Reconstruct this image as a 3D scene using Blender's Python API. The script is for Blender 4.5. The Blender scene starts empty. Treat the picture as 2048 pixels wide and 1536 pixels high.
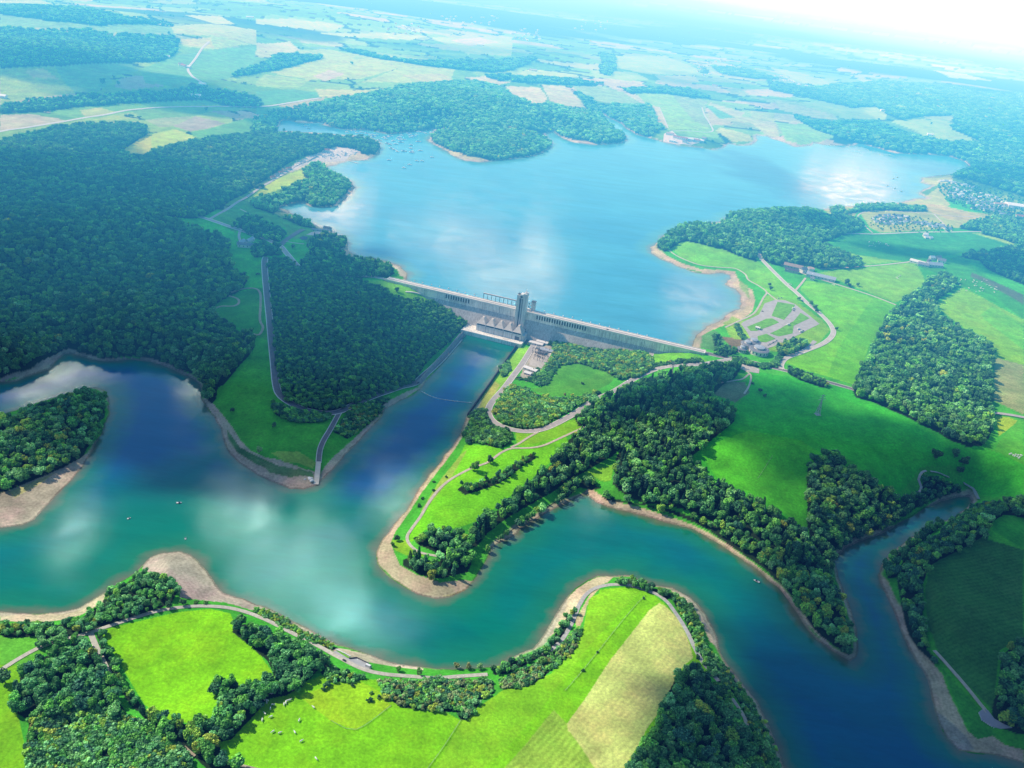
import bpy, bmesh, math, random
import numpy as np
from mathutils import Vector, Matrix
from mathutils.geometry import delaunay_2d_cdt
random.seed(7)
RNG = np.random.default_rng(11)
SC = bpy.context.scene
COL = SC.collection

# ------------------------------------------------------------------ camera
F, PITCH, ROLL, HC = 1704.0, math.radians(26.8), math.radians(7.0), 620.0
cp, sp_, ct, st = math.cos(PITCH), math.sin(PITCH), math.cos(ROLL), math.sin(ROLL)
cam = bpy.data.cameras.new('camera')
camo = bpy.data.objects.new('camera', cam)
COL.objects.link(camo)
SC.camera = camo
right, up, fwd = Vector((1, 0, 0)), Vector((0, sp_, cp)), Vector((0, cp, -sp_))
cr = right * ct + up * st
cu = up * ct - right * st
M = Matrix((cr, cu, -fwd)).transposed().to_4x4()
M.translation = Vector((0, 0, HC))
camo.matrix_world = M
cam.sensor_width = 36
cam.lens = 36 * F / 2048
cam.clip_start = 5
cam.clip_end = 300000

def rays(px, py):
    u = (np.asarray(px, float) - 1024) / F
    v = (768 - np.asarray(py, float)) / F
    u2 = u * ct - v * st
    v2 = u * st + v * ct
    return u2, cp + v2 * sp_, -sp_ + v2 * cp

def Wz(px, py, z):
    a, b, c = rays(px, py)
    t = (z - HC) / c
    return np.stack([a * t, b * t], -1)

def proj(x, y, z):
    z = z - HC
    dep = y * cp - z * sp_
    v2 = (y * sp_ + z * cp) / dep
    u2 = x / dep
    return 1024 + F * (u2 * ct + v2 * st), 768 - F * (-u2 * st + v2 * ct)

# ------------------------------------------------------------------ noise
def vnoise(x, y, s, seed=0):
    x = x / s; y = y / s
    xi = np.floor(x); yi = np.floor(y)
    fx = x - xi; fy = y - yi
    fx = fx * fx * (3 - 2 * fx); fy = fy * fy * (3 - 2 * fy)
    def h(a, b):
        v = np.sin(a * 127.1 + b * 311.7 + seed * 74.7) * 43758.5453
        return v - np.floor(v)
    return (h(xi, yi) * (1 - fx) + h(xi + 1, yi) * fx) * (1 - fy) + (h(xi, yi + 1) * (1 - fx) + h(xi + 1, yi + 1) * fx) * fy

def fbm(x, y, s, seed=0, o=3):
    r = 0; a = .5; t = 0
    for k in range(o):
        r = r + a * vnoise(x, y, s, seed + k * 13); t += a; a *= .5; s *= .5
    return r / t
def sstep(a, b, x):
    t = np.clip((x - a) / (b - a), 0, 1)
    return t * t * (3 - 2 * t)

# ------------------------------------------------------------------ water outlines (traced, then laid out at the water level)
UPZ = 45.0
U_PX = [(553,263),(563,240),(584,242),(600,246),(642,245),(652,243),(645,250),(667,255),(692,259),(720,259),(750,262),(777,268),(812,264),(862,259),(870,258),(864,271),(855,280),(870,290),(887,299),(905,311),(930,321),(962,325),(1000,320),(1024,317),(1050,315),(1074,310),(1104,292),(1104,284),(1090,268),(1105,260),(1115,268),(1125,277),(1150,285),(1194,290),(1245,286),(1256,280),(1252,271),(1235,262),(1219,250),(1205,230),(1201,222),(1214,233),(1244,247),(1250,255),(1274,269),(1304,277),(1324,284),(1340,287),(1365,292),(1399,295),(1425,300),(1440,297),(1452,289),(1460,287),(1475,291),(1500,291),(1514,283),(1512,271),(1534,272),(1545,278),(1561,282),(1591,294),(1600,294),(1623,291),(1628,285),(1650,290),(1686,291),(1708,291),(1718,286),(1753,295),(1790,306),(1830,308),(1870,309),(1900,313),(1930,322),(1938,332),(1930,340),(1905,348),(1871,352),(1845,356),(1840,365),(1863,371),(1846,379),(1839,388),(1851,396),(1830,398),(1804,405),(1792,407),(1775,410),(1698,412),(1660,416),(1643,421),(1600,422),(1561,420),(1520,424),(1460,430),(1446,438),(1441,444),(1399,450),(1359,456),(1329,471),(1301,494),(1304,506),(1330,521),(1355,533),(1386,544),(1414,549),(1449,548),(1461,550),(1459,559),(1450,568),(1458,574),(1472,581),(1481,597),(1483,608),(1472,621),(1449,634),(1421,649),(1403,660),(1394,671),(1384,694),(1384,701),(812,563),(814,546),(799,534),(785,528),(760,521),(717,513),(699,504),(692,494),(696,486),(687,476),(664,461),(644,456),(622,444),(599,433),(579,425),(557,416),(565,413),(589,406),(609,405),(627,413),(650,415),(672,412),(690,398),(702,386),(712,375),(700,363),(684,353),(667,346),(652,335),(662,332),(682,326),(697,322),(730,320),(752,310),(764,297),(760,286),(744,276),(712,271),(690,270),(652,267),(600,264),(570,262)]
DAM_SEG = {U_PX.index((1384,694)), U_PX.index((1384,701))}
L_PX = [(0,764),(30,762),(67,749),(97,736),(117,720),(127,707),(145,706),(170,716),(205,722),(235,722),(270,719),(300,723),(340,737),(375,752),(396,766),(403,783),(405,798),(415,815),(430,835),(442,858),(450,885),(462,907),(480,924),(512,948),(544,963),(577,977),(607,979),(634,971),(647,958),(667,937),(690,911),(717,884),(744,854),(767,831),(769,820),(799,803),(829,788),(842,777),(850,766),(934,671),(1033,694),(995,744),(950,812),(934,832),(924,860),(921,870),(897,904),(869,939),(839,975),(814,1018),(792,1043),(772,1069),(757,1090),(752,1105),(756,1127),(774,1149),(788,1159),(809,1174),(834,1189),(872,1199),(902,1195),(932,1179),(947,1162),(972,1122),(987,1095),(1022,1074),(1051,1051),(1079,1033),(1109,1018),(1134,1006),(1154,993),(1171,984),(1179,992),(1194,1005),(1214,1014),(1249,1022),(1281,1028),(1319,1039),(1351,1049),(1386,1058),(1404,1066),(1444,1091),(1481,1116),(1521,1144),(1536,1160),(1558,1175),(1576,1200),(1598,1232),(1616,1259),(1636,1280),(1661,1298),(1701,1323),(1713,1315),(1715,1300),(1713,1268),(1706,1232),(1691,1198),(1683,1170),(1673,1150),(1671,1118),(1691,1095),(1721,1080),(1756,1068),(1786,1055),(1811,1040),(1836,1027),(1856,1012),(1881,1001),(1916,995),(1941,991),(1946,1003),(1926,1023),(1901,1035),(1871,1045),(1836,1064),(1808,1086),(1778,1109),(1763,1130),(1758,1148),(1761,1162),(1773,1190),(1786,1220),(1798,1250),(1808,1277),(1821,1302),(1841,1332),(1856,1360),(1861,1387),(1868,1422),(1878,1450),(1893,1477),(1916,1500),(1946,1507),(1986,1510),(2048,1526),(2300,1590),(2300,1760),(1640,1760),(1571,1536),(1558,1502),(1543,1472),(1534,1444),(1514,1404),(1491,1378),(1471,1350),(1454,1328),(1439,1305),(1434,1278),(1424,1252),(1409,1227),(1396,1209),(1381,1195),(1361,1184),(1345,1176),(1310,1170),(1280,1160),(1262,1150),(1240,1150),(1229,1152),(1194,1153),(1174,1162),(1149,1180),(1129,1200),(1116,1225),(1097,1255),(1081,1280),(1067,1297),(1039,1307),(1000,1331),(970,1336),(912,1340),(872,1337),(832,1332),(795,1327),(762,1318),(730,1307),(702,1295),(675,1287),(652,1276),(622,1260),(590,1245),(560,1228),(532,1215),(512,1210),(490,1200),(470,1194),(445,1185),(430,1165),(410,1141),(395,1122),(380,1111),(360,1104),(325,1106),(300,1114),(286,1131),(272,1146),(240,1165),(212,1184),(185,1200),(160,1216),(120,1225),(75,1228),(25,1226),(0,1223),(-300,1240),(-420,800)]
I_PX = [(0,829),(27,822),(50,815),(82,803),(120,793),(150,784),(175,776),(190,774),(210,780),(217,793),(220,808),(217,828),(212,845),(202,865),(192,883),(185,900),(172,923),(155,945),(140,963),(120,983),(100,1005),(82,1023),(70,1040),(45,1050),(15,1054),(0,1056),(-160,1060),(-160,850)]
U_W = Wz(*np.array(U_PX).T, UPZ)
L_W = Wz(*np.array(L_PX).T, 0.0)
I_W = Wz(*np.array(I_PX).T, 0.0)

# ------------------------------------------------------------------ terrain sheet: fan-shaped grid, finer near, out to the horizon
NC = 1300
v0, v1 = -.56, math.tan(PITCH) - .0665
vv = np.arange(v0, v1, 1.9 / F)
YR = (HC - 30) * (cp + vv * sp_) / (sp_ - vv * cp)
YR = np.concatenate([YR, YR[-1] * (110000 / YR[-1]) ** (np.arange(1, 41) / 40)])
UC = np.linspace(-1.0, 1.08, NC)
NR = len(YR)
GX = YR[:, None] * UC[None, :]
GY = np.repeat(YR[:, None], NC, 1)

def inpoly(x, y, poly):
    r = np.zeros(x.shape, bool)
    n = len(poly)
    for i in range(n):
        x1, y1 = poly[i]; x2, y2 = poly[(i + 1) % n]
        if y1 == y2: continue
        c = ((y1 > y) != (y2 > y)) & (x < (x2 - x1) * (y - y1) / (y2 - y1) + x1)
        r ^= c
    return r

def window(poly, pad=0):
    y0, y1 = poly[:, 1].min() - pad, poly[:, 1].max() + pad
    r0 = max(0, np.searchsorted(YR, y0) - 1); r1 = min(NR, np.searchsorted(YR, y1) + 1)
    if r1 <= r0: return None
    yy = np.array([YR[r0], YR[r1 - 1]])
    xs = np.array([poly[:, 0].min() - pad, poly[:, 0].max() + pad])
    us = (xs[:, None] / np.maximum(yy, 1)[None, :]).ravel()
    c0 = max(0, np.searchsorted(UC, us.min()) - 1); c1 = min(NC, np.searchsorted(UC, us.max()) + 1)
    if c1 <= c0: return None
    return slice(r0, r1), slice(c0, c1)

def grid_in(poly):
    m = np.zeros((NR, NC), bool)
    w = window(poly)
    if w: m[w] = inpoly(GX[w], GY[w], poly)
    return m

def seg_dist(D, poly, skip=(), pad=260, closed=True):
    n = len(poly)
    for i in range(n if closed else n - 1):
        if i in skip: continue
        p, q = poly[i], poly[(i + 1) % n]
        w = window(np.array([p, q]), pad)
        if not w: continue
        X, Y = GX[w], GY[w]
        d = q - p; L = max(d @ d, 1e-6)
        t = np.clip(((X - p[0]) * d[0] + (Y - p[1]) * d[1]) / L, 0, 1)
        dd = np.hypot(X - p[0] - t * d[0], Y - p[1] - t * d[1])
        D[w] = np.minimum(D[w], dd)

DU = np.full((NR, NC), 260.0); DL = np.full((NR, NC), 260.0)
seg_dist(DU, U_W, DAM_SEG); seg_dist(DL, L_W); seg_dist(DL, I_W)
INU = grid_in(U_W); INI = grid_in(I_W); INL = grid_in(L_W) & ~INI
WOB = (fbm(GX, GY, 26, 3) - .5) * 9 * np.clip(GY / 900, .6, 2)
SDU = np.where(INU, -DU, DU) + WOB * (DU < 200)
SDL = np.where(INL, -DL, DL) + WOB * .6 * (DL < 200)
quay = Wz(np.array([842, 934, 1033, 934]), np.array([777, 671, 694, 832]), 0.0)
DQ = np.full((NR, NC), 260.0); seg_dist(DQ, quay, pad=60, closed=False)
SDL = np.where(DQ < 25, np.where(INL, -DL, DL), SDL)

CTRL = [(100,1400,14),(350,1330,12),(700,1450,16),(1100,1400,14),(1250,1250,10),(1400,1450,18),(30,1500,18),(600,1536,18),(300,1500,20),
(900,1020,9),(1000,940,13),(1000,900,14),(870,1080,7),(520,830,12),(480,700,22),(500,600,35),(520,560,42),(100,650,22),(250,600,42),(100,450,80),(300,420,80),(400,520,55),(50,330,95),(300,350,85),(450,300,75),
(650,650,38),(700,750,22),(850,680,20),(600,560,48),(800,600,34),(650,800,12),(860,740,7),(900,690,7),(760,800,7),(770,565,47),(740,560,50),(600,510,52),(560,480,54),(650,540,50),(810,578,42),(850,600,30),(890,625,18),(925,655,9),
(950,655,7),(1000,668,7),(1060,690,6.5),(1090,690,7),(1050,740,7),(1000,800,9),(1030,850,11),(1020,760,7),(1080,730,8),(1150,750,14),(1200,780,16),(1250,740,26),(1250,700,20),(1200,685,13),(1150,680,9),(1350,712,37),(1300,740,32),(1420,716,49),(1180,700,12),(1300,702,29),
(1150,850,16),(1300,800,36),(1400,780,44),(1250,930,18),(1400,960,22),(1350,870,38),(1500,740,50),(1600,760,52),(1640,830,50),(1800,850,55),(1950,900,55),(1500,880,40),(1560,980,30),(1900,930,40),(1700,920,42),(1850,980,20),
(1700,1000,25),(1600,1100,15),(1900,1150,25),(2000,1250,25),(2000,1050,35),(1950,1420,10),(2040,1400,18),(1600,650,52),(1700,600,56),(1500,560,50),(1600,500,62),(1800,560,60),(1950,700,60),(2040,780,60),(1450,480,58),(1600,440,66),(1850,470,56),(2000,430,58),(2000,500,70),(1950,560,64),
(1750,425,49),(1900,390,52),(1990,350,75),(1900,250,95),(1700,260,70),(1600,255,55),(1450,260,52),(1400,230,60),(1280,240,60),(1180,265,62),(1100,230,80),(950,190,110),(850,200,105),(980,280,65),(700,220,75),(580,240,60),(640,280,60),(700,295,55),(620,400,58),(660,360,58),(500,430,62),(430,430,66),(550,380,60),
(300,270,80),(100,240,80),(450,230,75),(300,150,120),(100,100,150),(400,60,140),(600,100,95),(800,120,100),(1000,100,100),(1200,150,80),(1400,130,80),(1600,200,80),(1900,160,105),(2000,220,110),(200,30,170),(1000,30,120),(1500,60,120),(1800,100,120),(600,20,140),(1080,200,80),(60,870,10),(80,960,4),(1500,650,50),(1450,680,48)]
cw = np.array([list(Wz(a, b, c)) + [c] for a, b, c in CTRL])
num = np.zeros((NR, NC)); den = np.zeros((NR, NC))
for x, y, z in cw:
    w = 1.0 / (((GX - x) ** 2 + (GY - y) ** 2) + 400.0) ** 1.7
    num += w * z; den += w
H0 = num / den
far = sstep(5000, 14000, GY)
H0 = H0 + far * (fbm(GX, GY * .6, 5200, 5, 4) - .5) * 130 + sstep(2500, 5000, GY) * (fbm(GX, GY, 900, 9) - .5) * 26
H0 = H0 + sstep(30000, 60000, GY) * (fbm(GX, GY, 9000, 15, 3)) * 160
H0 = H0 + (fbm(GX, GY, 70, 21) - .5) * 2.2
def shore(H, SD, lvl, D):
    w = sstep(-5, D, SD)
    land = lvl + np.maximum((H - lvl) * w, 0) + np.clip(SD, 0, 25) * .06 * (1 - w)
    bed = lvl - np.minimum(-SD * .10, 11) - .04
    return np.where(SD < 0, bed, np.where(SD < D, land, np.maximum(H, land * 0 + np.minimum(H, H))))
HH = H0.copy()
near_u = (DU < 255) | INU
near_l = (DL < 255) | INL
HL = shore(np.maximum(H0, 2.2), SDL, 0.0, 60.0)
HH = np.where(near_l, HL, HH)
HUp = shore(np.maximum(H0, UPZ + 1.5), SDU, UPZ, 100.0)
# only the ground on the lake side of the dam takes the upper lake's shore profile
a1, a2 = Wz(770, 558, 50.0), Wz(1450, 716, 50.0)
AX = (a2 - a1) / np.linalg.norm(a2 - a1)
NX = np.array([AX[1], -AX[0]])
if NX[1] > 0: NX = -NX
side = (GX - a1[0]) * NX[0] + (GY - a1[1]) * NX[1]
along = (GX - a1[0]) * AX[0] + (GY - a1[1]) * AX[1]
LD = np.linalg.norm(a2 - a1)
down = (side > 0) & (along > 30) & (along < LD - 40) & (side < 420)
blend = sstep(0, 70, np.where(down, np.minimum(np.minimum(along - 30, LD - 40 - along), 200), 0))
WU = np.where(near_u, 1 - sstep(150, 250, np.where(INU, 0, DU)), 0.0)
WU = np.where(side > 0, WU * (1 - np.clip(blend, 0, 1)), WU)
HH = HH * (1 - WU) + HUp * WU
HH = np.where(INU & (side < 3), HUp, HH)
def cell(x, y):
    r = np.interp(y, YR, np.arange(NR)); c = (np.asarray(x) / np.maximum(y, 1) - UC[0]) / (UC[1] - UC[0])
    return np.clip(r, 0, NR - 1.001), np.clip(c, 0, NC - 1.001)
def lookup(A, x, y):
    r, c = cell(x, y)
    i = r.astype(int); j = c.astype(int); fr = r - i; fc = c - j
    return (A[i, j] * (1 - fr) + A[i + 1, j] * fr) * (1 - fc) + (A[i, j + 1] * (1 - fr) + A[i + 1, j + 1] * fr) * fc
# under the dam body the ground runs on level from its downstream toe
um = (side > -19) & (side < 12) & (along > -5) & (along < LD + 5)
HH[um] = np.minimum(HH[um], lookup(HH, GX[um] + NX[0] * (13 - side[um]), GY[um] + NX[1] * (13 - side[um])))
HH[um & (side > -19) & (side < 0)] -= 2.0
# and it is cut down to the water in front of the power station quay
qa_, qb_ = Wz(932, 662, 7.0), Wz(1035, 687, 7.0)
qd = (qb_ - qa_) / np.linalg.norm(qb_ - qa_); qn = np.array([-qd[1], qd[0]])
lx = (GX - qa_[0]) * qd[0] + (GY - qa_[1]) * qd[1]; ly = (GX - qa_[0]) * qn[0] + (GY - qa_[1]) * qn[1]; QL = np.linalg.norm(qb_ - qa_)
fr_ = (lx > -3) & (lx < QL + 3) & (ly > -26) & (ly < 4); HH[fr_] = np.minimum(HH[fr_], -2.5); SDL[fr_] = -30; INL |= fr_; DL[fr_] = np.minimum(DL[fr_], 30)
bk_ = (lx > -3) & (lx < QL + 3) & (ly >= 4) & (ly < 36); HH[bk_] = np.minimum(HH[bk_], 5.0)

def cell(x, y):
    r = np.interp(y, YR, np.arange(NR)); c = (np.asarray(x) / np.maximum(y, 1) - UC[0]) / (UC[1] - UC[0])
    return np.clip(r, 0, NR - 1.001), np.clip(c, 0, NC - 1.001)
def lookup(A, x, y):
    r, c = cell(x, y)
    i = r.astype(int); j = c.astype(int); fr = r - i; fc = c - j
    return (A[i, j] * (1 - fr) + A[i + 1, j] * fr) * (1 - fc) + (A[i, j + 1] * (1 - fr) + A[i + 1, j + 1] * fr) * fc
def hgt(x, y):
    return lookup(HH, np.atleast_1d(np.asarray(x, float)), np.atleast_1d(np.asarray(y, float)))
HG = np.where(INU | (SDU < 0) & (side < 3), UPZ, np.where(INL | (SDL < 0) & near_l, np.maximum(HH, 0), HH))

def drop(pts, lift=0.0):
    """first hit of the sight lines through traced points with the ground (plus lift)"""
    p = np.array(pts, float).reshape(-1, 2)
    a, b, c = rays(p[:, 0], p[:, 1])
    out = np.zeros((len(p), 3)); done = np.zeros(len(p), bool); prev = None
    for z in np.concatenate([np.arange(330, -14, -2.5)]):
        t = (z - HC) / np.minimum(c, -1e-4)
        x, y = a * t, b * t
        g = lookup(HG, x, y) + lift
        hit = (~done) & (z <= g) & (t > 0)
        if hit.any():
            if prev is None: f = np.ones(hit.sum())
            else:
                pz, pg, px_, py_ = prev
                f = (pz - pg[hit]) / np.maximum((pz - pg[hit]) - (z - g[hit]), 1e-6)
            if prev is None:
                out[hit] = np.stack([x[hit], y[hit], g[hit]], -1)
            else:
                X = px_[hit] + (x[hit] - px_[hit]) * f; Y = py_[hit] + (y[hit] - py_[hit]) * f
                out[hit] = np.stack([X, Y, lookup(HG, X, Y)], -1)
            done |= hit
        prev = (z, g, x, y)
    return out
def P(px, py, lift=0.0):
    return Vector(drop([(px, py)], lift)[0])
def polyW(pts, lift=0.0):
    return drop(pts, lift)[:, :2]

# ------------------------------------------------------------------ materials
def new_mat(name):
    m = bpy.data.materials.new(name); m.use_nodes = True
    nt = m.node_tree; nt.nodes.clear()
    return m, nt
def N(nt, t, **kw):
    n = nt.nodes.new(t)
    for k, v in kw.items():
        if k in n.inputs.keys() if isinstance(k, str) else False: n.inputs[k].default_value = v
        else: setattr(n, k, v)
    return n
def lk(nt, a, b): nt.links.new(a, b)
def mth(nt, op, a, b=None, c=None):
    n = nt.nodes.new('ShaderNodeMath'); n.operation = op
    for i, q in enumerate((a, b, c)):
        if q is None: continue
        if isinstance(q, (int, float)): n.inputs[i].default_value = q
        else: lk(nt, q, n.inputs[i])
    return n.outputs[0]
def mixc(nt, fac, a, b, mode='MIX'):
    n = nt.nodes.new('ShaderNodeMix'); n.data_type = 'RGBA'; n.blend_type = mode
    for i, q in ((0, fac), (6, a), (7, b)):
        if isinstance(q, (int, float)): n.inputs[i].default_value = q
        elif isinstance(q, tuple): n.inputs[i].default_value = (*q[:3], 1)
        else: lk(nt, q, n.inputs[i])
    return n.outputs[2]
def noise(nt, vec, scale, detail=3, rough=.55, dist=0):
    n = nt.nodes.new('ShaderNodeTexNoise')
    n.inputs['Scale'].default_value = scale; n.inputs['Detail'].default_value = detail
    n.inputs['Roughness'].default_value = rough; n.inputs['Distortion'].default_value = dist
    if vec is not None: lk(nt, vec, n.inputs['Vector'])
    return n.outputs['Fac']
def rng(nt, v, a, b, c, d):
    n = nt.nodes.new('ShaderNodeMapRange')
    lk(nt, v, n.inputs[0])
    for i, q in enumerate((a, b, c, d)): n.inputs[i + 1].default_value = q
    return n.outputs[0]
def geo_pos(nt): return nt.nodes.new('ShaderNodeNewGeometry').outputs['Position']
def obj_pos(nt): return nt.nodes.new('ShaderNodeTexCoord').outputs['Object']
def out(nt, sh):
    o = nt.nodes.new('ShaderNodeOutputMaterial'); lk(nt, sh, o.inputs['Surface']); return o
def bsdf(nt, col, rough=.8, spec=.3, metal=0.0):
    b = nt.nodes.new('ShaderNodeBsdfPrincipled')
    if isinstance(col, tuple): b.inputs['Base Color'].default_value = (*col[:3], 1)
    else: lk(nt, col, b.inputs['Base Color'])
    if isinstance(rough, (int, float)): b.inputs['Roughness'].default_value = rough
    else: lk(nt, rough, b.inputs['Roughness'])
    b.inputs['Specular IOR Level'].default_value = spec; b.inputs['Metallic'].default_value = metal
    return b
_mc = {}
def plain(name, col, rough=.75, var=.22, scale=.25, spec=.3, metal=0.0, streak=False):
    """a solid surface with weathering: two noises, optional vertical streaks"""
    if name in _mc: return _mc[name]
    m, nt = new_mat(name)
    p = geo_pos(nt)
    n1 = noise(nt, p, scale, 4); n2 = noise(nt, p, scale * 9, 2)
    f = mth(nt, 'ADD', rng(nt, n1, .25, .75, 1 - var, 1 + var), rng(nt, n2, .2, .8, -var * .5, var * .5))
    if streak:
        mp = nt.nodes.new('ShaderNodeMapping'); mp.inputs['Scale'].default_value = (1, 1, .08); lk(nt, p, mp.inputs[0])
        n3 = noise(nt, mp.outputs[0], .5, 4, .65)
        f = mth(nt, 'MULTIPLY', f, rng(nt, n3, .35, .7, 1.12, .62))
    c = nt.nodes.new('ShaderNodeVectorMath'); c.operation = 'SCALE'
    c.inputs[0].default_value = col[:3]; lk(nt, f, c.inputs['Scale'])
    out(nt, bsdf(nt, c.outputs[0], rough, spec, metal).outputs[0])
    _mc[name] = m
    return m

# ------------------------------------------------------------------ object helpers
def tag(o, label=None, cat=None, group=None, kind=None):
    if label: o['label'] = label
    if cat: o['category'] = cat
    if group: o['group'] = group
    if kind: o['kind'] = kind
    return o
def link(name, me, parent=None, loc=(0, 0, 0), rz=0.0):
    o = bpy.data.objects.new(name, me); COL.objects.link(o)
    o.location = loc; o.rotation_euler = (0, 0, rz)
    if parent is not None: o.parent = parent
    return o
def empty(name, loc=(0, 0, 0), rz=0.0):
    return link(name, None, None, loc, rz)
def copy_tree(o, loc, rz, scale=None):
    c = o.copy(); COL.objects.link(c); c.location = loc; c.rotation_euler = (0, 0, rz)
    if scale is not None: c.scale = scale
    for ch in o.children:
        d = ch.copy(); COL.objects.link(d); d.parent = c
        for g in ch.children:
            e = g.copy(); COL.objects.link(e); e.parent = d
    return c
class MB:
    def __init__(s): s.v = []; s.f = []; s.m = []
    def add(s, vs, fs, m=0):
        b = len(s.v); s.v += [tuple(v) for v in vs]; s.f += [tuple(i + b for i in f) for f in fs]; s.m += [m] * len(fs)
    def box(s, x0, x1, y0, y1, z0, z1, m=0):
        s.add([(x0,y0,z0),(x1,y0,z0),(x1,y1,z0),(x0,y1,z0),(x0,y0,z1),(x1,y0,z1),(x1,y1,z1),(x0,y1,z1)],
              [(0,3,2,1),(4,5,6,7),(0,1,5,4),(1,2,6,5),(2,3,7,6),(3,0,4,7)], m)
    def taper(s, c, a0, b0, a1, b1, z0, z1, m=0, sh=(0, 0)):
        x, y = c
        v = [(x-a0,y-b0,z0),(x+a0,y-b0,z0),(x+a0,y+b0,z0),(x-a0,y+b0,z0)]
        x += sh[0]; y += sh[1]
        v += [(x-a1,y-b1,z1),(x+a1,y-b1,z1),(x+a1,y+b1,z1),(x-a1,y+b1,z1)]
        s.add(v, [(0,3,2,1),(4,5,6,7),(0,1,5,4),(1,2,6,5),(2,3,7,6),(3,0,4,7)], m)
    def cyl(s, x, y, z0, z1, r0, r1=None, n=10, m=0):
        r1 = r0 if r1 is None else r1
        v = [(x + r0 * math.cos(2*math.pi*i/n), y + r0 * math.sin(2*math.pi*i/n), z0) for i in range(n)]
        v += [(x + r1 * math.cos(2*math.pi*i/n), y + r1 * math.sin(2*math.pi*i/n), z1) for i in range(n)]
        f = [(i, (i+1) % n, n + (i+1) % n, n + i) for i in range(n)] + [tuple(range(n-1, -1, -1)), tuple(range(n, 2*n))]
        s.add(v, f, m)
    def bar(s, p, q, w, m=0, h=None):
        p = Vector(p); q = Vector(q); d = (q - p).normalized()
        e = Vector((0, 0, 1)) if abs(d.z) < .9 else Vector((1, 0, 0))
        a = d.cross(e).normalized() * w / 2; b = a.cross(d).normalized() * (h or w) / 2
        v = [p-a-b, p+a-b, p+a+b, p-a+b, q-a-b, q+a-b, q+a+b, q-a+b]
        s.add(v, [(0,3,2,1),(4,5,6,7),(0,1,5,4),(1,2,6,5),(2,3,7,6),(3,0,4,7)], m)
    def loft(s, rings, m=0, cap=True):
        n = len(rings[0]); b = [v for r in rings for v in r]; f = []
        for k in range(len(rings) - 1):
            for i in range(n): f.append((k*n+i, k*n+(i+1) % n, (k+1)*n+(i+1) % n, (k+1)*n+i))
        if cap: f += [tuple(range(n-1, -1, -1)), tuple((len(rings)-1)*n+i for i in range(n))]
        s.add(b, f, m)
    def mesh(s, name, mats):
        me = bpy.data.meshes.new(name); me.from_pydata(s.v, [], s.f)
        for m in (mats if isinstance(mats, (list, tuple)) else [mats]): me.materials.append(m)
        me.polygons.foreach_set('material_index', s.m); me.update()
        return me
    def build(s, name, mats, parent=None, loc=(0, 0, 0), rz=0.0):
        return link(name, s.mesh(name, mats), parent, loc, rz)

def grid_mesh(name, V, mask=None):
    """V: (r,c,3) grid of points -> mesh"""
    r, c = V.shape[:2]
    idx = np.arange(r * c).reshape(r, c)
    q = np.stack([idx[:-1, :-1], idx[:-1, 1:], idx[1:, 1:], idx[1:, :-1]], -1).reshape(-1, 4)
    keep = None
    if mask is not None:
        q = q[mask.ravel()]
        keep, inv = np.unique(q, return_inverse=True); q = inv.reshape(-1, 4)
        pts = V.reshape(-1, 3)[keep]
    else: pts = V.reshape(-1, 3)
    me = bpy.data.meshes.new(name)
    me.vertices.add(len(pts)); me.vertices.foreach_set('co', pts.astype(np.float32).ravel())
    me.loops.add(len(q) * 4); me.loops.foreach_set('vertex_index', q.astype(np.int32).ravel())
    me.polygons.add(len(q)); me.polygons.foreach_set('loop_start', np.arange(0, len(q) * 4, 4, dtype=np.int32))
    me.polygons.foreach_set('use_smooth', np.ones(len(q), bool))
    me.update(); me.validate()
    return me, keep
def vattr(me, name, typ, arr):
    a = me.attributes.new(name, typ, 'POINT')
    if typ == 'FLOAT': a.data.foreach_set('value', arr.astype(np.float32).ravel())
    elif typ == 'INT': a.data.foreach_set('value', arr.astype(np.int32).ravel())
    elif typ == 'FLOAT_VECTOR': a.data.foreach_set('vector', arr.astype(np.float32).ravel())
    else: a.data.foreach_set('color', arr.astype(np.float32).ravel())
# ------------------------------------------------------------------ ground cover painted on the ground sheet (base colours only)
CR = np.zeros((NR, NC, 3)); ROW = np.zeros((NR, NC)); RAMP = np.zeros((NR, NC)); GRAIN = np.full((NR, NC), .5)
# farmland: field parcels with hedges
def voron(x, y, sx, sy, seed, ang):
    c, s = math.cos(ang), math.sin(ang)
    X = (x * c + y * s) / sx; Y = (-x * s + y * c) / sy
    xi = np.floor(X); yi = np.floor(Y)
    b1 = np.full(x.shape, 9.0); b2 = np.full(x.shape, 9.0); bid = np.zeros(x.shape)
    for i in (-1, 0, 1):
        for j in (-1, 0, 1):
            a = xi + i; b = yi + j
            h1 = np.sin(a * 127.1 + b * 311.7 + seed) * 43758.5453; h1 -= np.floor(h1)
            h2 = np.sin(a * 269.5 + b * 183.3 + seed) * 43758.5453; h2 -= np.floor(h2)
            d = np.maximum(np.abs(X - a - .15 - .7 * h1), np.abs(Y - b - .15 - .7 * h2))
            hid = np.sin(a * 12.9898 + b * 78.233 + seed * 3.1) * 43758.5453; hid -= np.floor(hid)
            lt = d < b1
            b2 = np.where(lt, b1, np.minimum(b2, d)); bid = np.where(lt, hid, bid); b1 = np.where(lt, d, b1)
    return bid, (b2 - b1) * min(sx, sy)
xw = GX + (fbm(GX, GY, 400, 31) - .5) * 220; yw = GY + (fbm(GX, GY, 400, 37) - .5) * 220
fid, fed = voron(xw, yw, 360, 210, 3.3, .35)
PAL = np.array([(.15,.34,.05),(.22,.40,.06),(.26,.42,.08),(.12,.28,.05),(.36,.42,.15),(.10,.24,.05),(.42,.38,.22),(.20,.40,.06),(.27,.44,.09),(.17,.36,.05),(.24,.34,.12),(.13,.31,.04),(.18,.38,.05),(.11,.27,.05)])
CR[:] = PAL[np.minimum((fid * len(PAL)).astype(int), len(PAL) - 1)]
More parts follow.
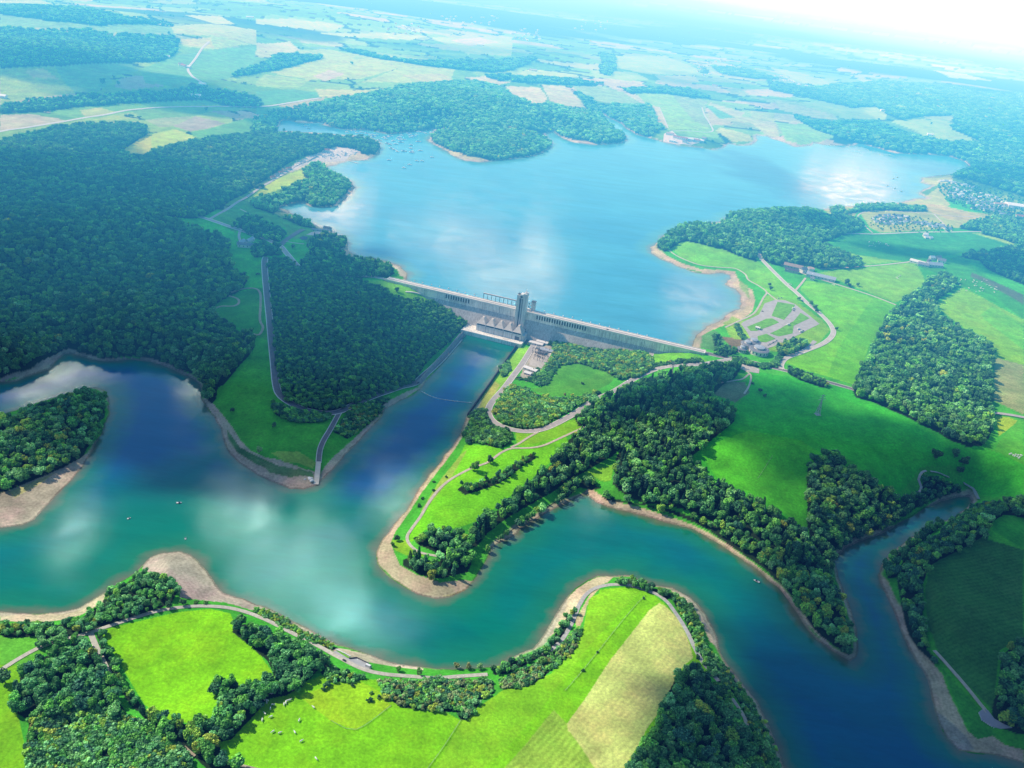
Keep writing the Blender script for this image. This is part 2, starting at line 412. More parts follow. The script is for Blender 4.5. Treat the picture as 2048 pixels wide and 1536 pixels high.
HED = hed = (fed < 9 + 5 * (fbm(GX, GY, 60, 3) - .5) + GY * .0012) & (fbm(GX, GY, 180, 8) > .42)
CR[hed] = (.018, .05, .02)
wood = sstep(.56, .60, fbm(GX * .55, GY, 1500, 44, 4)) * sstep(3600, 5200, GY)
wood = np.maximum(wood, sstep(.50, .56, fbm(GX * .4, GY, 3800, 48, 4)) * sstep(8500, 10500, GY))
CR = CR * (1 - wood[..., None]) + np.array((.02, .05, .025)) * wood[..., None]
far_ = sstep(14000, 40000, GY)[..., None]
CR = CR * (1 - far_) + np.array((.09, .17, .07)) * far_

def paint(pts, col, feather=None, row=None, grain=.5, lift=0.0, var=0.0, seed=1):
    poly = polyW(pts, lift)
    w = window(poly)
    if not w: return
    m = inpoly(GX[w], GY[w], poly)
    c = np.array(col)[None, :]
    if var:
        f = 1 + var * 2 * (fbm(GX[w][m], GY[w][m], 55, seed) - .5)
        c = c * f[:, None]
    CR[w][m] = c
    GRAIN[w][m] = grain
    if row:
        ang, amp = row
        ROW[w][m] = GX[w][m] * math.cos(ang) + GY[w][m] * math.sin(ang); RAMP[w][m] = amp
    else: RAMP[w][m] = 0

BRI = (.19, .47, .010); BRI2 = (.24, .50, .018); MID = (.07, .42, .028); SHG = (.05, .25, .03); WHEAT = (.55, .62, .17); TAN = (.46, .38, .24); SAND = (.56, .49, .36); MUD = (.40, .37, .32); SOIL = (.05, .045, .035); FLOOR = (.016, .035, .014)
# the valley floor and the plateau near the dam: pasture by default
nearw = (GY < 1750) | ((GY < 2900) & (GX > 200) & (GX < 1400))
CR[nearw] = MID
v_ = (fbm(GX, GY, 90, 55) - .5)[..., None]
CR = np.where(nearw[..., None], CR * (1 + v_ * .5), CR)
FIELDS = [
 # left hinterland
 ([(0,230),(60,228),(130,240),(125,246),(60,254),(0,262)], (.50,.40,.30)), ([(0,262),(120,246),(260,222),(240,243),(170,248),(85,262),(40,270),(0,280)], (.20,.36,.06)),
 ([(105,215),(200,200),(330,203),(290,222),(230,228),(160,238),(100,225)], (.10,.32,.05)), ([(160,220),(200,215),(235,225),(170,234)], (.42,.46,.12)), ([(180,240),(230,230),(285,238),(200,240)], (.36,.46,.06)),
 ([(115,262),(160,245),(290,243),(250,245),(175,248)], (.44,.36,.22)), ([(290,240),(370,222),(400,226),(350,252),(320,255)], (.30,.34,.16)), ([(345,252),(390,232),(450,247),(380,263)], (.36,.26,.24)), ([(420,222),(450,220),(495,237),(475,240)], (.34,.26,.22)),
 ([(310,200),(460,196),(510,210),(350,212),(260,219)], (.10,.34,.06)), ([(260,219),(350,214),(512,215),(470,222),(420,222),(390,232),(330,235),(290,240)], (.11,.30,.05)), ([(380,265),(450,248),(512,238),(512,262),(450,272),(400,278)], (.07,.30,.06)),
 ([(237,300),(262,283),(292,265),(300,268),(303,295),(290,313),(262,308)], (.45,.50,.07)), ([(303,268),(350,258),(395,276),(340,290),(312,300),(303,295)], (.38,.54,.06)),
 ([(0,136),(50,137),(80,137),(120,158),(150,186),(60,197),(0,208)], (.28,.42,.07)), ([(50,142),(85,136),(118,158),(65,155)], (.52,.48,.16)), ([(0,152),(35,155),(45,172),(0,172)], (.34,.46,.06)),
 ([(110,132),(260,126),(280,140),(220,155),(225,165),(190,185),(150,185),(125,160)], (.10,.30,.10)), ([(235,160),(275,150),(330,172),(270,180),(230,175)], (.32,.28,.24)), ([(360,92),(400,80),(512,60),(512,90),(430,100)], (.34,.46,.09)), ([(360,78),(420,76),(430,98),(365,90)], (.55,.50,.12)),
 ([(345,110),(420,100),(512,95),(512,120),(470,155),(400,165),(330,172),(290,165),(280,140),(320,124)], (.10,.33,.08)), ([(340,52),(450,50),(512,60),(512,90),(430,72),(350,68)], (.46,.50,.13)), ([(0,28),(100,42),(200,52),(340,52),(350,68),(225,66),(110,58),(0,48)], (.16,.34,.12)), ([(0,0),(80,0),(105,8),(0,6)], (.45,.5,.1)),
 ([(370,30),(440,32),(470,48),(430,48)], (.5,.5,.12)), ([(512,38),(590,37),(690,52),(660,62),(580,55),(512,47)], (.48,.52,.14)), ([(512,85),(580,83),(600,100),(570,108),(512,100)], (.52,.48,.2)), ([(596,103),(640,98),(720,108),(700,120),(640,118)], (.40,.50,.08)),
 ([(645,118),(760,118),(800,135),(720,158),(620,160),(540,145)], (.44,.52,.09)), ([(625,152),(660,140),(690,148),(650,163)], (.58,.44,.28)), ([(530,148),(620,160),(600,175),(512,172),(512,165)], (.34,.50,.07)), ([(512,182),(590,178),(640,186),(640,195),(580,205),(512,210)], (.06,.30,.10)), ([(630,178),(740,180),(740,188),(640,194)], (.52,.50,.14)), ([(555,212),(620,197),(720,186),(760,184),(600,216)], (.48,.36,.22)), ([(515,215),(555,212),(580,218),(540,228),(512,228)], (.05,.27,.06)),
 ([(700,110),(780,112),(910,140),(900,160),(820,165),(720,165),(800,135)], (.40,.50,.10)), ([(800,150),(880,147),(910,160),(860,166)], (.50,.46,.14)), ([(930,155),(975,152),(1020,165),(985,172)], (.55,.44,.24)), ([(575,92),(700,95),(720,100),(640,98)], (.14,.32,.16)), ([(860,75),(1024,75),(1024,112),(935,108)], (.40,.50,.12)), ([(900,80),(960,75),(1000,85),(940,92)], (.55,.42,.32)), ([(640,66),(770,66),(860,72),(820,80),(700,74)], (.46,.52,.14)),
 # middle distance behind the lake
 ([(1010,172),(1080,175),(1095,195),(1088,206),(1060,208),(1030,198)], (.60,.50,.30)), ([(1084,170),(1130,172),(1150,190),(1172,216),(1140,214),(1100,202)], (.50,.44,.26)), ([(1145,172),(1210,172),(1250,186),(1290,206),(1210,206),(1170,196)], (.26,.38,.14)), ([(1255,190),(1270,188),(1300,206),(1290,210)], (.55,.46,.28)),
 ([(1270,184),(1345,188),(1420,258),(1336,260),(1310,215),(1290,205)], (.26,.50,.07)), ([(1345,188),(1415,202),(1410,230),(1420,256),(1385,240)], (.26,.36,.14)), ([(1304,210),(1318,215),(1335,250),(1330,258),(1318,246)], (.55,.44,.26)), ([(1336,262),(1420,258),(1440,275),(1400,275)], (.20,.46,.07)),
 ([(1060,138),(1140,148),(1165,152),(1090,160),(1024,150)], (.40,.50,.12)), ([(1180,140),(1270,145),(1300,160),(1240,160),(1190,155)], (.34,.50,.10)), ([(1185,155),(1290,165),(1270,172),(1215,166)], (.52,.40,.30)), ([(1230,112),(1330,112),(1400,140),(1380,150),(1290,148),(1230,135)], (.36,.50,.10)), ([(1310,150),(1390,152),(1400,165),(1330,168)], (.5,.46,.18)), ([(1420,205),(1490,225),(1480,235),(1415,215)], (.50,.46,.22)), ([(1415,222),(1450,240),(1470,250),(1420,250)], (.48,.40,.20)), ([(1440,255),(1500,270),(1505,283),(1465,285),(1430,262)], (.46,.50,.12)), ([(1410,210),(1425,212),(1470,235),(1440,238)], (.10,.34,.12)),
 ([(1484,180),(1540,178),(1590,188),(1580,195),(1500,190)], (.56,.42,.32)), ([(1490,192),(1600,205),(1660,212),(1640,222),(1540,205)], (.30,.42,.12)), ([(1550,200),(1600,212),(1665,228),(1680,240),(1640,238),(1560,220)], (.44,.44,.18)), ([(1536,225),(1590,230),(1620,250),(1575,245),(1550,240)], (.50,.46,.24)), ([(1552,245),(1615,248),(1670,275),(1600,290),(1570,280)], (.22,.48,.08)), ([(1500,220),(1548,225),(1550,245),(1505,240)], (.40,.46,.12)), ([(1500,245),(1545,240),(1560,275),(1530,270)], (.46,.44,.2)),
 ([(1670,205),(1745,210),(1775,230),(1770,240),(1710,238),(1660,225)], (.36,.50,.10)), ([(1600,205),(1670,200),(1730,225),(1700,240),(1640,222)], (.32,.50,.10)), ([(1780,242),(1870,240),(1905,246),(1900,255),(1935,272),(1965,282),(1860,280),(1830,262)], (.34,.52,.08)), ([(1845,232),(1905,230),(1908,240),(1850,238)], (.36,.46,.10)), ([(1865,140),(1930,148),(1985,162),(1900,155)], (.48,.5,.1)), ([(1710,157),(1755,162),(1730,165)], (.46,.5,.12)), ([(1990,203),(2010,205),(2015,212),(1992,210)], (.46,.5,.12)), ([(1540,135),(1600,145),(1690,172),(1640,172),(1580,160)], (.40,.50,.10)),
 ([(1340,494),(1366,481),(1400,486),(1449,497),(1486,511),(1515,522),(1535,535),(1562,560),(1605,605),(1590,606),(1555,597),(1533,584),(1518,572),(1497,560),(1490,548),(1470,538),(1440,536),(1400,531),(1360,516)], (.17,.52,.020)), ([(1533,590),(1560,594),(1600,608),(1645,640),(1660,660),(1640,684),(1600,700),(1560,704),(1520,698),(1480,645),(1515,620)], (.20,.46,.03)),
 # right side near the lake
 ([(1675,480),(1690,468),(1836,466),(1950,464),(2031,488),(1990,500),(1925,505),(1800,522),(1720,528),(1690,503),(1656,490)], (.05,.30,.05)),
 ([(1945,466),(1965,466),(2035,488),(2025,492)], (.28,.52,.06)), ([(1690,505),(1720,528),(1740,531),(1640,536),(1900,515),(1800,523)], (.20,.50,.03)),
 ([(1640,545),(1740,534),(1830,524),(1850,560),(1840,580),(1790,605),(1730,582)], (.20,.50,.025)), ([(1600,580),(1612,560),(1640,565),(1690,575),(1790,612),(1735,690),(1710,770),(1600,738),(1565,722),(1620,702),(1665,680),(1672,655),(1640,620)], (.17,.56,.012)),
 ([(1750,590),(1795,612),(1740,690),(1710,768),(1655,750),(1680,690)], (.13,.50,.010)),
 ([(1830,530),(1920,512),(1960,545),(2048,600),(2048,640),(1985,590),(1915,570),(1880,550)], (.06,.32,.03)), ([(1945,545),(2048,590),(2048,610),(1970,565),(1940,553)], (.10,.16,.08)), ([(1870,610),(1925,575),(2048,640),(2048,760),(1995,720),(1940,665)], (.22,.54,.02)), ([(1960,630),(1985,612),(2048,650),(2048,700)], (.16,.55,.02)),
 ([(1990,715),(2048,730),(2048,830),(1985,800)], (.30,.40,.14)), ([(1990,832),(2020,835),(2035,842),(1998,872)], (.34,.54,.03)), ([(2000,880),(2035,840),(2048,840),(2048,930),(1990,900)], (.10,.46,.03)),
 # large field by the right-hand channel
 ([(1495,740),(1560,750),(1710,782),(1790,820),(1880,865),(1970,895),(2048,930),(2048,1000),(1960,990),(1930,960),(1900,930),(1840,935),(1800,985),(1745,965),(1680,905),(1640,905),(1618,960),(1612,1060),(1590,1050),(1560,1028),(1440,965),(1390,915),(1450,850),(1490,790)], (.050,.46,.024)),
 ([(1400,900),(1500,860),(1600,880),(1640,905),(1618,960),(1612,1060),(1540,1012),(1440,962)], (.080,.50,.018)),
 ([(1990,1025),(2048,1032),(2048,1100),(1985,1060)], (.05,.36,.03)), ([(1860,1110),(1960,1075),(2048,1100),(2048,1280),(2000,1300),(1985,1420),(1960,1395),(1880,1315),(1855,1250),(1850,1180)], (.045,.19,.035)),
 ([(1880,1330),(1960,1420),(1985,1460),(2000,1490),(1950,1480),(1925,1440),(1905,1385)], (.05,.30,.03)),
 # by the dam
 ([(775,562),(822,575),(884,608),(925,645),(920,655),(860,615),(800,600),(730,580),(720,562)], (.16,.50,.03)), ([(1075,680),(1200,682),(1300,697),(1400,712),(1415,722),(1380,730),(1330,735),(1310,735),(1290,705),(1180,690)], (.15,.50,.02)),
 ([(1100,770),(1090,755),(1110,735),(1160,722),(1210,735),(1235,745),(1225,762),(1180,785),(1150,793),(1100,793),(1060,778)], (.075,.31,.025)), ([(1030,860),(1080,864),(1150,838),(1160,852),(1170,862),(1080,885),(1035,893)], (.20,.52,.02)),
 # headland meadow
 ([(930,890),(1010,900),(1130,870),(1140,890),(1110,915),(1080,945),(1040,975),(1000,1010),(950,1045),(905,1058),(850,1060),(822,1085),(815,1070),(860,1000),(900,950)], (.155,.56,.010)), ([(780,1080),(810,1080),(830,1100),(850,1112),(810,1110),(790,1100)], (.16,.52,.02)),
 # foreground
 ([(-200,1300),(60,1290),(45,1350),(30,1400),(60,1536),(60,1700),(-200,1700)], (.14,.52,.010)), ([(0,1262),(70,1260),(110,1290),(60,1330),(0,1330)], (.12,.42,.03)),
 ([(195,1262),(245,1250),(300,1237),(360,1224),(420,1218),(460,1226),(480,1270),(512,1297),(545,1345),(512,1400),(440,1440),(370,1445),(335,1440),(290,1410),(265,1370),(230,1310)], (.155,.60,.006)),
 ([(430,1480),(512,1420),(560,1385),(640,1352),(760,1360),(920,1440),(1010,1380),(1100,1350),(1165,1260),(1200,1180),(1290,1175),(1350,1230),(1420,1350),(1300,1500),(1200,1700),(480,1700)], (.14,.56,.008)),
 ([(597,1392),(662,1442),(712,1460),(782,1412),(755,1380),(725,1365),(660,1370)], (.20,.56,.012)), ([(1010,1378),(1110,1345),(1165,1265),(1180,1195),(1220,1178),(1280,1185),(1180,1290),(1110,1380),(1080,1420),(1010,1500),(960,1540),(870,1540),(925,1440)], (.155,.55,.014)),
 ([(1319,1206),(1336,1217),(1356,1237),(1369,1260),(1381,1292),(1386,1317),(1369,1330),(1354,1350),(1344,1375),(1329,1405),(1314,1430),(1294,1457),(1279,1487),(1264,1510),(1249,1540),(1240,1600),(1200,1600),(1189,1536),(1164,1497),(1136,1460),(1134,1447),(1174,1392),(1224,1315),(1274,1252),(1299,1220)], WHEAT),
 ([(1009,1536),(1050,1490),(1090,1440),(1108,1420),(1134,1447),(1136,1460),(1164,1497),(1189,1536),(1200,1600),(960,1600)], (.28,.50,.05)),
]
for i, (pts, col) in enumerate(FIELDS):
    g = .5
    if col[1] > .28 and col[0] < .26 and col[2] < .06 and min(q[1] for q in pts) > 880 and col[0] > .12: col = (col[0] * 1.42, col[1] * .98, col[2])
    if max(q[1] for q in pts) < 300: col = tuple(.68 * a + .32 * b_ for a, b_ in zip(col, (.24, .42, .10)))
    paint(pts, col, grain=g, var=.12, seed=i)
# drilled rows show in these fields
for pts, ang, amp in (([(1319,1206),(1386,1317),(1249,1540),(1200,1600),(1136,1460),(1299,1220)], -.62, .045), ([(1860,1110),(1960,1075),(2048,1100),(2048,1280),(2000,1300),(1985,1420),(1880,1315),(1855,1250),(1850,1180)], 1.9, .085), ([(1990,715),(2048,730),(2048,830),(1985,800)], .6, .12), ([(1009,1536),(1108,1420),(1134,1447),(1189,1536)], -.6, .10)):
    poly = polyW(pts); w = window(poly); m = inpoly(GX[w], GY[w], poly)
    ROW[w][m] = GX[w][m] * math.cos(ang) + GY[w][m] * math.sin(ang) + (fbm(GX[w][m], GY[w][m], 260, 77) - .5) * 60 * (amp == .085); RAMP[w][m] = amp
# bare ground, banks and worn places
BARE = [([(1083,1278),(1100,1258),(1118,1226),(1131,1201),(1150,1181),(1176,1163),(1196,1154),(1228,1153),(1215,1165),(1180,1180),(1158,1200),(1145,1225),(1125,1250),(1105,1270)], SAND), ([(1340,1180),(1362,1187),(1380,1197),(1400,1225),(1418,1255),(1432,1290),(1420,1285),(1405,1250),(1385,1215),(1355,1192)], SAND),
 ([(0,985),(20,980),(55,965),(95,948),(130,932),(165,912),(178,905),(172,925),(140,965),(100,1008),(70,1042),(0,1058),(-160,1060),(-160,985)], (.43,.38,.33)), ([(15,985),(60,966),(110,945),(85,965),(30,995)], (.46,.44,.22)),
 ([(286,1131),(300,1114),(325,1106),(360,1104),(380,1111),(410,1141),(445,1185),(490,1200),(532,1215),(510,1222),(450,1205),(400,1200),(360,1195),(355,1165),(325,1150),(285,1142)], (.42,.38,.34)), ([(0,1224),(75,1229),(160,1217),(212,1185),(205,1205),(150,1235),(80,1245),(0,1242)], SAND),
 ([(405,798),(415,815),(430,835),(442,858),(450,885),(462,907),(480,924),(512,948),(544,963),(577,977),(607,979),(634,971),(636,945),(600,935),(560,920),(530,915),(500,900),(480,880),(465,855),(450,835),(430,812),(415,795)], (.44,.40,.34)), ([(455,860),(480,895),(520,915),(570,940),(560,945),(515,930),(475,905),(455,880)], (.08,.22,.06)), ([(505,915),(540,928),(590,938),(625,945),(628,955),(580,955),(540,945)], (.12,.24,.08)), ([(540,905),(600,905),(632,925),(625,938),(570,925)], (.24,.44,.06)),
 ([(640,968),(647,958),(690,911),(744,854),(769,820),(799,803),(842,777),(835,775),(800,790),(768,805),(765,820),(735,850),(700,885),(665,915),(645,940)], (.40,.38,.35)),
 ([(752,1105),(757,1090),(792,1043),(839,975),(869,939),(897,904),(921,870),(925,862),(930,865),(905,905),(870,950),(840,990),(815,1030),(790,1065),(782,1085),(790,1110),(800,1130),(835,1150),(880,1165),(930,1160),(947,1162),(932,1179),(902,1195),(872,1199),(834,1189),(788,1159),(756,1127)], (.52,.46,.34)), ([(885,1192),(905,1188),(932,1177),(928,1183),(902,1196)], (.50,.46,.16)),
 ([(1170,982),(1180,975),(1200,990),(1230,1003),(1280,1015),(1330,1030),(1386,1050),(1420,1066),(1460,1092),(1510,1128),(1540,1152),(1580,1190),(1605,1225),(1640,1265),(1665,1295),(1661,1300),(1598,1232),(1536,1160),(1444,1091),(1351,1049),(1249,1022),(1194,1005)], (.55,.49,.38)),
 ([(1758,1148),(1761,1162),(1786,1220),(1808,1277),(1841,1332),(1861,1387),(1878,1450),(1916,1500),(1986,1510),(2048,1526),(2048,1500),(2010,1490),(1985,1472),(1955,1478),(1935,1462),(1920,1430),(1900,1390),(1885,1350),(1850,1305),(1825,1260),(1795,1205),(1775,1160)], (.42,.37,.29)), ([(1868,1420),(1885,1430),(1930,1470),(1950,1500),(1915,1500),(1893,1477)], (.30,.30,.24)),
 ([(1860,1010),(1916,994),(1944,991),(1946,1003),(1926,1023),(1895,1030),(1870,1025)], (.22,.24,.22)), ([(1680,1165),(1672,1120),(1692,1096),(1720,1081),(1700,1110),(1688,1140)], (.20,.13,.10)),
 ([(0,745),(60,730),(100,708),(125,690),(150,692),(170,705),(220,712),(300,714),(345,728),(395,758),(403,783),(396,766),(340,737),(300,723),(205,722),(145,706),(117,720),(67,749),(0,764)], (.32,.28,.25)), ([(770,522),(800,530),(814,546),(812,556),(800,552),(795,540)], (.60,.56,.48)), ([(670,490),(690,493),(705,508),(720,516),(700,514),(680,500)], (.46,.42,.36)),
 ([(625,418),(650,420),(680,410),(700,392),(714,374),(700,380),(685,398),(665,410)], (.55,.48,.38)), ([(652,335),(660,320),(690,300),(712,295),(735,300),(765,297),(752,310),(730,320),(697,322),(682,326),(662,332)], (.52,.46,.34)),
 ([(860,275),(872,290),(890,304),(908,312),(935,322),(965,326),(1000,321),(1030,317),(1080,308),(1072,306),(1030,312),(980,318),(940,314),(905,302),(880,288),(868,272)], (.44,.42,.22)), ([(1112,270),(1128,277),(1150,284),(1195,289),(1248,285),(1244,281),(1196,284),(1150,278),(1120,268)], (.50,.44,.32)), ([(1214,233),(1246,247),(1274,270),(1304,277),(1300,272),(1276,264),(1250,245),(1216,229)], (.50,.44,.32)),
 ([(1300,490),(1335,466),(1346,458),(1330,480),(1312,494),(1335,512),(1360,525),(1400,538),(1440,540),(1470,542),(1475,555),(1485,570),(1505,580),(1510,600),(1505,622),(1485,640),(1450,650),(1420,662),(1403,672),(1400,660),(1449,634),(1480,608),(1480,596),(1458,574),(1460,550),(1414,548),(1355,532),(1303,505)], (.52,.45,.33)), ([(1478,560),(1495,572),(1500,600),(1490,590),(1480,575)], (.26,.40,.10)),
 ([(1716,286),(1755,292),(1800,304),(1838,306),(1835,309),(1800,308),(1752,297)], (.56,.48,.36)), ([(1850,307),(1900,312),(1950,330),(1938,336),(1928,322),(1890,314)], (.56,.48,.36)), ([(1645,415),(1700,408),(1800,400),(1850,395),(1880,372),(1840,365),(1850,352),(1900,350),(1905,362),(1890,392),(1900,410),(1880,420),(1800,415),(1720,418),(1705,435),(1690,425),(1660,428)], (.36,.42,.15)),
 ([(1720,425),(1830,412),(1900,418),(1990,430),(1950,445),(1920,455),(1850,460),(1760,465),(1740,455)], (.34,.42,.14)), ([(1835,405),(1890,412),(1960,430),(1960,440),(1900,440),(1870,428)], (.40,.38,.16)),
 ([(1450,655),(1480,650),(1495,665),(1510,690),(1480,695),(1465,680)], (.24,.50,.04)), ([(1400,672),(1430,660),(1450,680),(1440,705),(1400,695)], (.10,.30,.08)), ([(1435,640),(1465,632),(1490,645),(1480,655),(1450,650)], (.28,.46,.08)), ([(1441,672),(1485,680),(1490,700),(1470,705)], (.20,.16,.08)),
 ([(410,618),(470,585),(525,575),(530,640),(535,680),(510,672),(460,645)], (.06,.30,.03)), ([(935,900),(925,905),(880,960),(840,1025),(850,1020),(900,960)], (.26,.46,.06)), ([(1010,715),(1035,690),(1060,695),(1050,720),(1000,790),(960,850),(945,830),(985,760)], (.22,.56,.03)), ([(985,760),(1000,770),(970,820),(945,850),(940,835)], (.34,.42,.10)),
 ([(1070,690),(1105,692),(1085,760),(1065,765),(1040,760),(1045,735)], (.36,.36,.35)), ([(1055,1236),(1150,1228),(1168,1185),(1150,1210)], SAND), ([(1150,1240),(1165,1215),(1182,1185),(1200,1176),(1178,1200),(1166,1240),(1155,1262)], (.46,.42,.26)),
 ([(640,1290),(690,1298),(740,1310),(800,1325),(840,1335),(850,1340),(800,1335),(740,1325),(690,1312)], (.55,.50,.40)), ([(560,430),(640,450),(700,470),(690,485),(625,500),(600,470)], (.08,.27,.04)), ([(585,345),(610,338),(625,350),(600,365),(560,378),(520,392),(505,395),(550,360)], (.36,.52,.06)), ([(420,440),(500,395),(545,425),(620,455),(560,455),(530,440),(470,465)], (.10,.34,.05)), ([(1165,945),(1228,930),(1222,962),(1205,962),(1190,955)], (.20,.50,.03)),
 ([(600,320),(640,300),(675,293),(710,293),(725,303),(700,312),(690,324),(650,330),(610,335),(580,345),(575,340)], (.58,.52,.46)), ([(570,450),(610,440),(650,455),(660,465),(625,470),(590,480),(575,470)], (.12,.36,.05)), ([(1400,773),(1440,760),(1490,765),(1500,785),(1470,805),(1430,790)], (.17,.24,.11))]
for i, (pts, col) in enumerate(BARE):
    if col[0] > .3: col = (col[0] * 1.02, col[1] * 1.02, col[2] * .84)
    paint(pts, col, grain=1.0, var=.25, seed=i + 200)
# shore bands everywhere: washed stone and sand between the water and the grass
for SD, lvl in ((SDU, UPZ), (SDL, 0.0)):
    wdt = -3 + 26 * fbm(GX, GY, 95, 61, 4) ** 1.5 + 6 * (fbm(GX, GY, 24, 63) - .5) + (5 if lvl else 0)
    m = (SD > -40) & (SD < wdt) & ((side < 6) | (lvl == 0.0))
    k = (fbm(GX[m], GY[m], 14, 66))[:, None]
    c = np.array((.45, .405, .29)) * (.75 + .5 * k)
    a = sstep(0, 4, wdt[m] - SD[m])[:, None] * .9
    CR[m] = CR[m] * (1 - a) + c * a
    s2 = (np.abs(SD) < 45) & (RAMP == 0) & ((CR[..., 0] > .25) & (CR[..., 2] > .14))
    ROW[s2] = SD[s2] * 1.2; RAMP[s2] = .07 * fbm(GX[s2], GY[s2], 40, 91)
    wet = (SD > -60) & (SD < 1.6)
    CR[wet] *= .55
CR[(GY < 1000) & (CR[..., 1] > .35) & (CR[..., 2] < .06)] *= 1.0
CR *= (1 + .16 * (fbm(GX, GY, 34, 71) - .5) * 2 + .10 * (fbm(GX, GY, 160, 72) - .5) * 2)[..., None]
# ------------------------------------------------------------------ trees
def leaf_mat():
    m, nt = new_mat('foliage')
    ti = N(nt, 'ShaderNodeAttribute', attribute_name='tint', attribute_type='INSTANCER').outputs['Color']
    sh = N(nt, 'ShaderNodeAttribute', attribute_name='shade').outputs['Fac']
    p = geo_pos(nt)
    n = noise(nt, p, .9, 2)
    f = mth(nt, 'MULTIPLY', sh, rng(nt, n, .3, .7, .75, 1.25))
    c = nt.nodes.new('ShaderNodeVectorMath'); c.operation = 'SCALE'; lk(nt, ti, c.inputs[0]); lk(nt, f, c.inputs['Scale'])
    b = bsdf(nt, c.outputs[0], .7, .18)
    tl = nt.nodes.new('ShaderNodeBsdfTranslucent'); lk(nt, c.outputs[0], tl.inputs[0])
    mx = nt.nodes.new('ShaderNodeMixShader'); mx.inputs[0].default_value = .22; lk(nt, b.outputs[0], mx.inputs[1]); lk(nt, tl.outputs[0], mx.inputs[2])
    out(nt, mx.outputs[0])
    return m
LEAF = leaf_mat()
BARK = plain('bark', (.09, .065, .045), .9, .3, 2.0, .1)
def ico(sub):
    bm = bmesh.new(); bmesh.ops.create_icosphere(bm, subdivisions=sub, radius=1)
    v = [x.co.copy() for x in bm.verts]; f = [tuple(q.index for q in x.verts) for x in bm.faces]; bm.free()
    return v, f
ICO = ico(1)
def rnd_dir(r):
    while True:
        d = Vector((r.uniform(-1, 1), r.uniform(-1, 1), r.uniform(-1, 1)))
        if .05 < d.length < 1: return d.normalized()
def crown(seed, kind):
    """unit height crown: lumpy solid core wrapped in leaf clumps"""
    r = random.Random(seed); v = []; f = []; sh = []
    lumps = []
    if kind == 'tree':
        w = r.uniform(.36, .46)
        for k in range(r.randint(8, 11)):
            a = r.uniform(0, 6.283); rr = w * math.sqrt(r.uniform(0, 1)) * .72; z = r.uniform(.30, .80) - (rr / w) ** 2 * .14
            lumps.append((Vector((rr * math.cos(a), rr * math.sin(a), z)), r.uniform(.13, .21)))
        lumps.append((Vector((0, 0, .52)), w * .72)); leaves, ls = 420, .052
    elif kind == 'bush':
        w = .75
        for k in range(r.randint(6, 9)):
            a = r.uniform(0, 6.283); rr = w * math.sqrt(r.uniform(0, 1)) * .75
            lumps.append((Vector((rr * math.cos(a), rr * math.sin(a), r.uniform(.25, .72) * (1 - .35 * rr / w))), r.uniform(.24, .38)))
        leaves, ls = 190, .115
    else:
        n = 7
        for k in range(n):
            t = k / (n - 1); lumps.append((Vector((r.uniform(-.02, .02), r.uniform(-.02, .02), .14 + .80 * t)), .21 * (1 - t) ** .8 + .025))
        leaves, ls = 330, .055
    for c, rad in lumps:
        b = len(v); ph = r.uniform(0, 6)
        for q in ICO[0]:
            k = .80 * rad * (1 + .16 * math.sin(q.x * 5 + ph) * math.cos(q.y * 4 + ph) + r.uniform(-.06, .06))
            v.append(c + q * k)
        for t in ICO[1]:
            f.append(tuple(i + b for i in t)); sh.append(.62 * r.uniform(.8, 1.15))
    for k in range(leaves):
        c, rad = lumps[k % len(lumps)]
        d = rnd_dir(r)
        if d.z < -.35: d.z *= -1
        p = c + d * rad * r.uniform(.78, 1.12)
        if p.z < .05: p.z = .05
        nrm = (d + rnd_dir(r) * .75).normalized(); a = nrm.orthogonal().normalized(); bb = nrm.cross(a)
        ro = r.uniform(0, 6.283); a, bb = a * math.cos(ro) + bb * math.sin(ro), bb * math.cos(ro) - a * math.sin(ro)
        s = ls * r.uniform(.7, 1.35)
        b = len(v); v += [p - a * s - bb * s * .6, p + a * s * .8 - bb * s * .8, p + a * s + bb * s * .7, p - a * s * .7 + bb * s]
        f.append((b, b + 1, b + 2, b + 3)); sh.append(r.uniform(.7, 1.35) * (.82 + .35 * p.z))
    me = bpy.data.meshes.new('crown_' + kind); me.from_pydata([tuple(q) for q in v], [], f)
    at = me.attributes.new('shade', 'FLOAT', 'FACE'); at.data.foreach_set('value', sh)
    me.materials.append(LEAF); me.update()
    return me
KINDS = {'tree': [crown(100 + i, 'tree') for i in range(6)], 'bush': [crown(200 + i, 'bush') for i in range(4)], 'conifer': [crown(300 + i, 'conifer') for i in range(3)]}
PC = {}
for k, ms in KINDS.items():
    c = bpy.data.collections.new('crowns_' + k)
    for i, me in enumerate(ms):
        c.objects.link(bpy.data.objects.new('crown_%s_%d' % (k, i), me))
    PC[k] = c
def trunk_mesh():
    b = MB(); n = 7; rings = []
    for z, r_, dx in ((-.02, .034, 0), (.1, .024, .003), (.28, .019, .008), (.5, .012, .004)):
        rings.append([(dx + r_ * math.cos(6.283 * i / n), r_ * math.sin(6.283 * i / n), z) for i in range(n)])
    b.loft(rings)
    for a in (0.4, 2.2, 4.1, 5.4): b.bar((.005, 0, .27), (.2 * math.cos(a), .2 * math.sin(a), .52), .014)
    return b.mesh('trunk', BARK)
TRUNK = trunk_mesh()
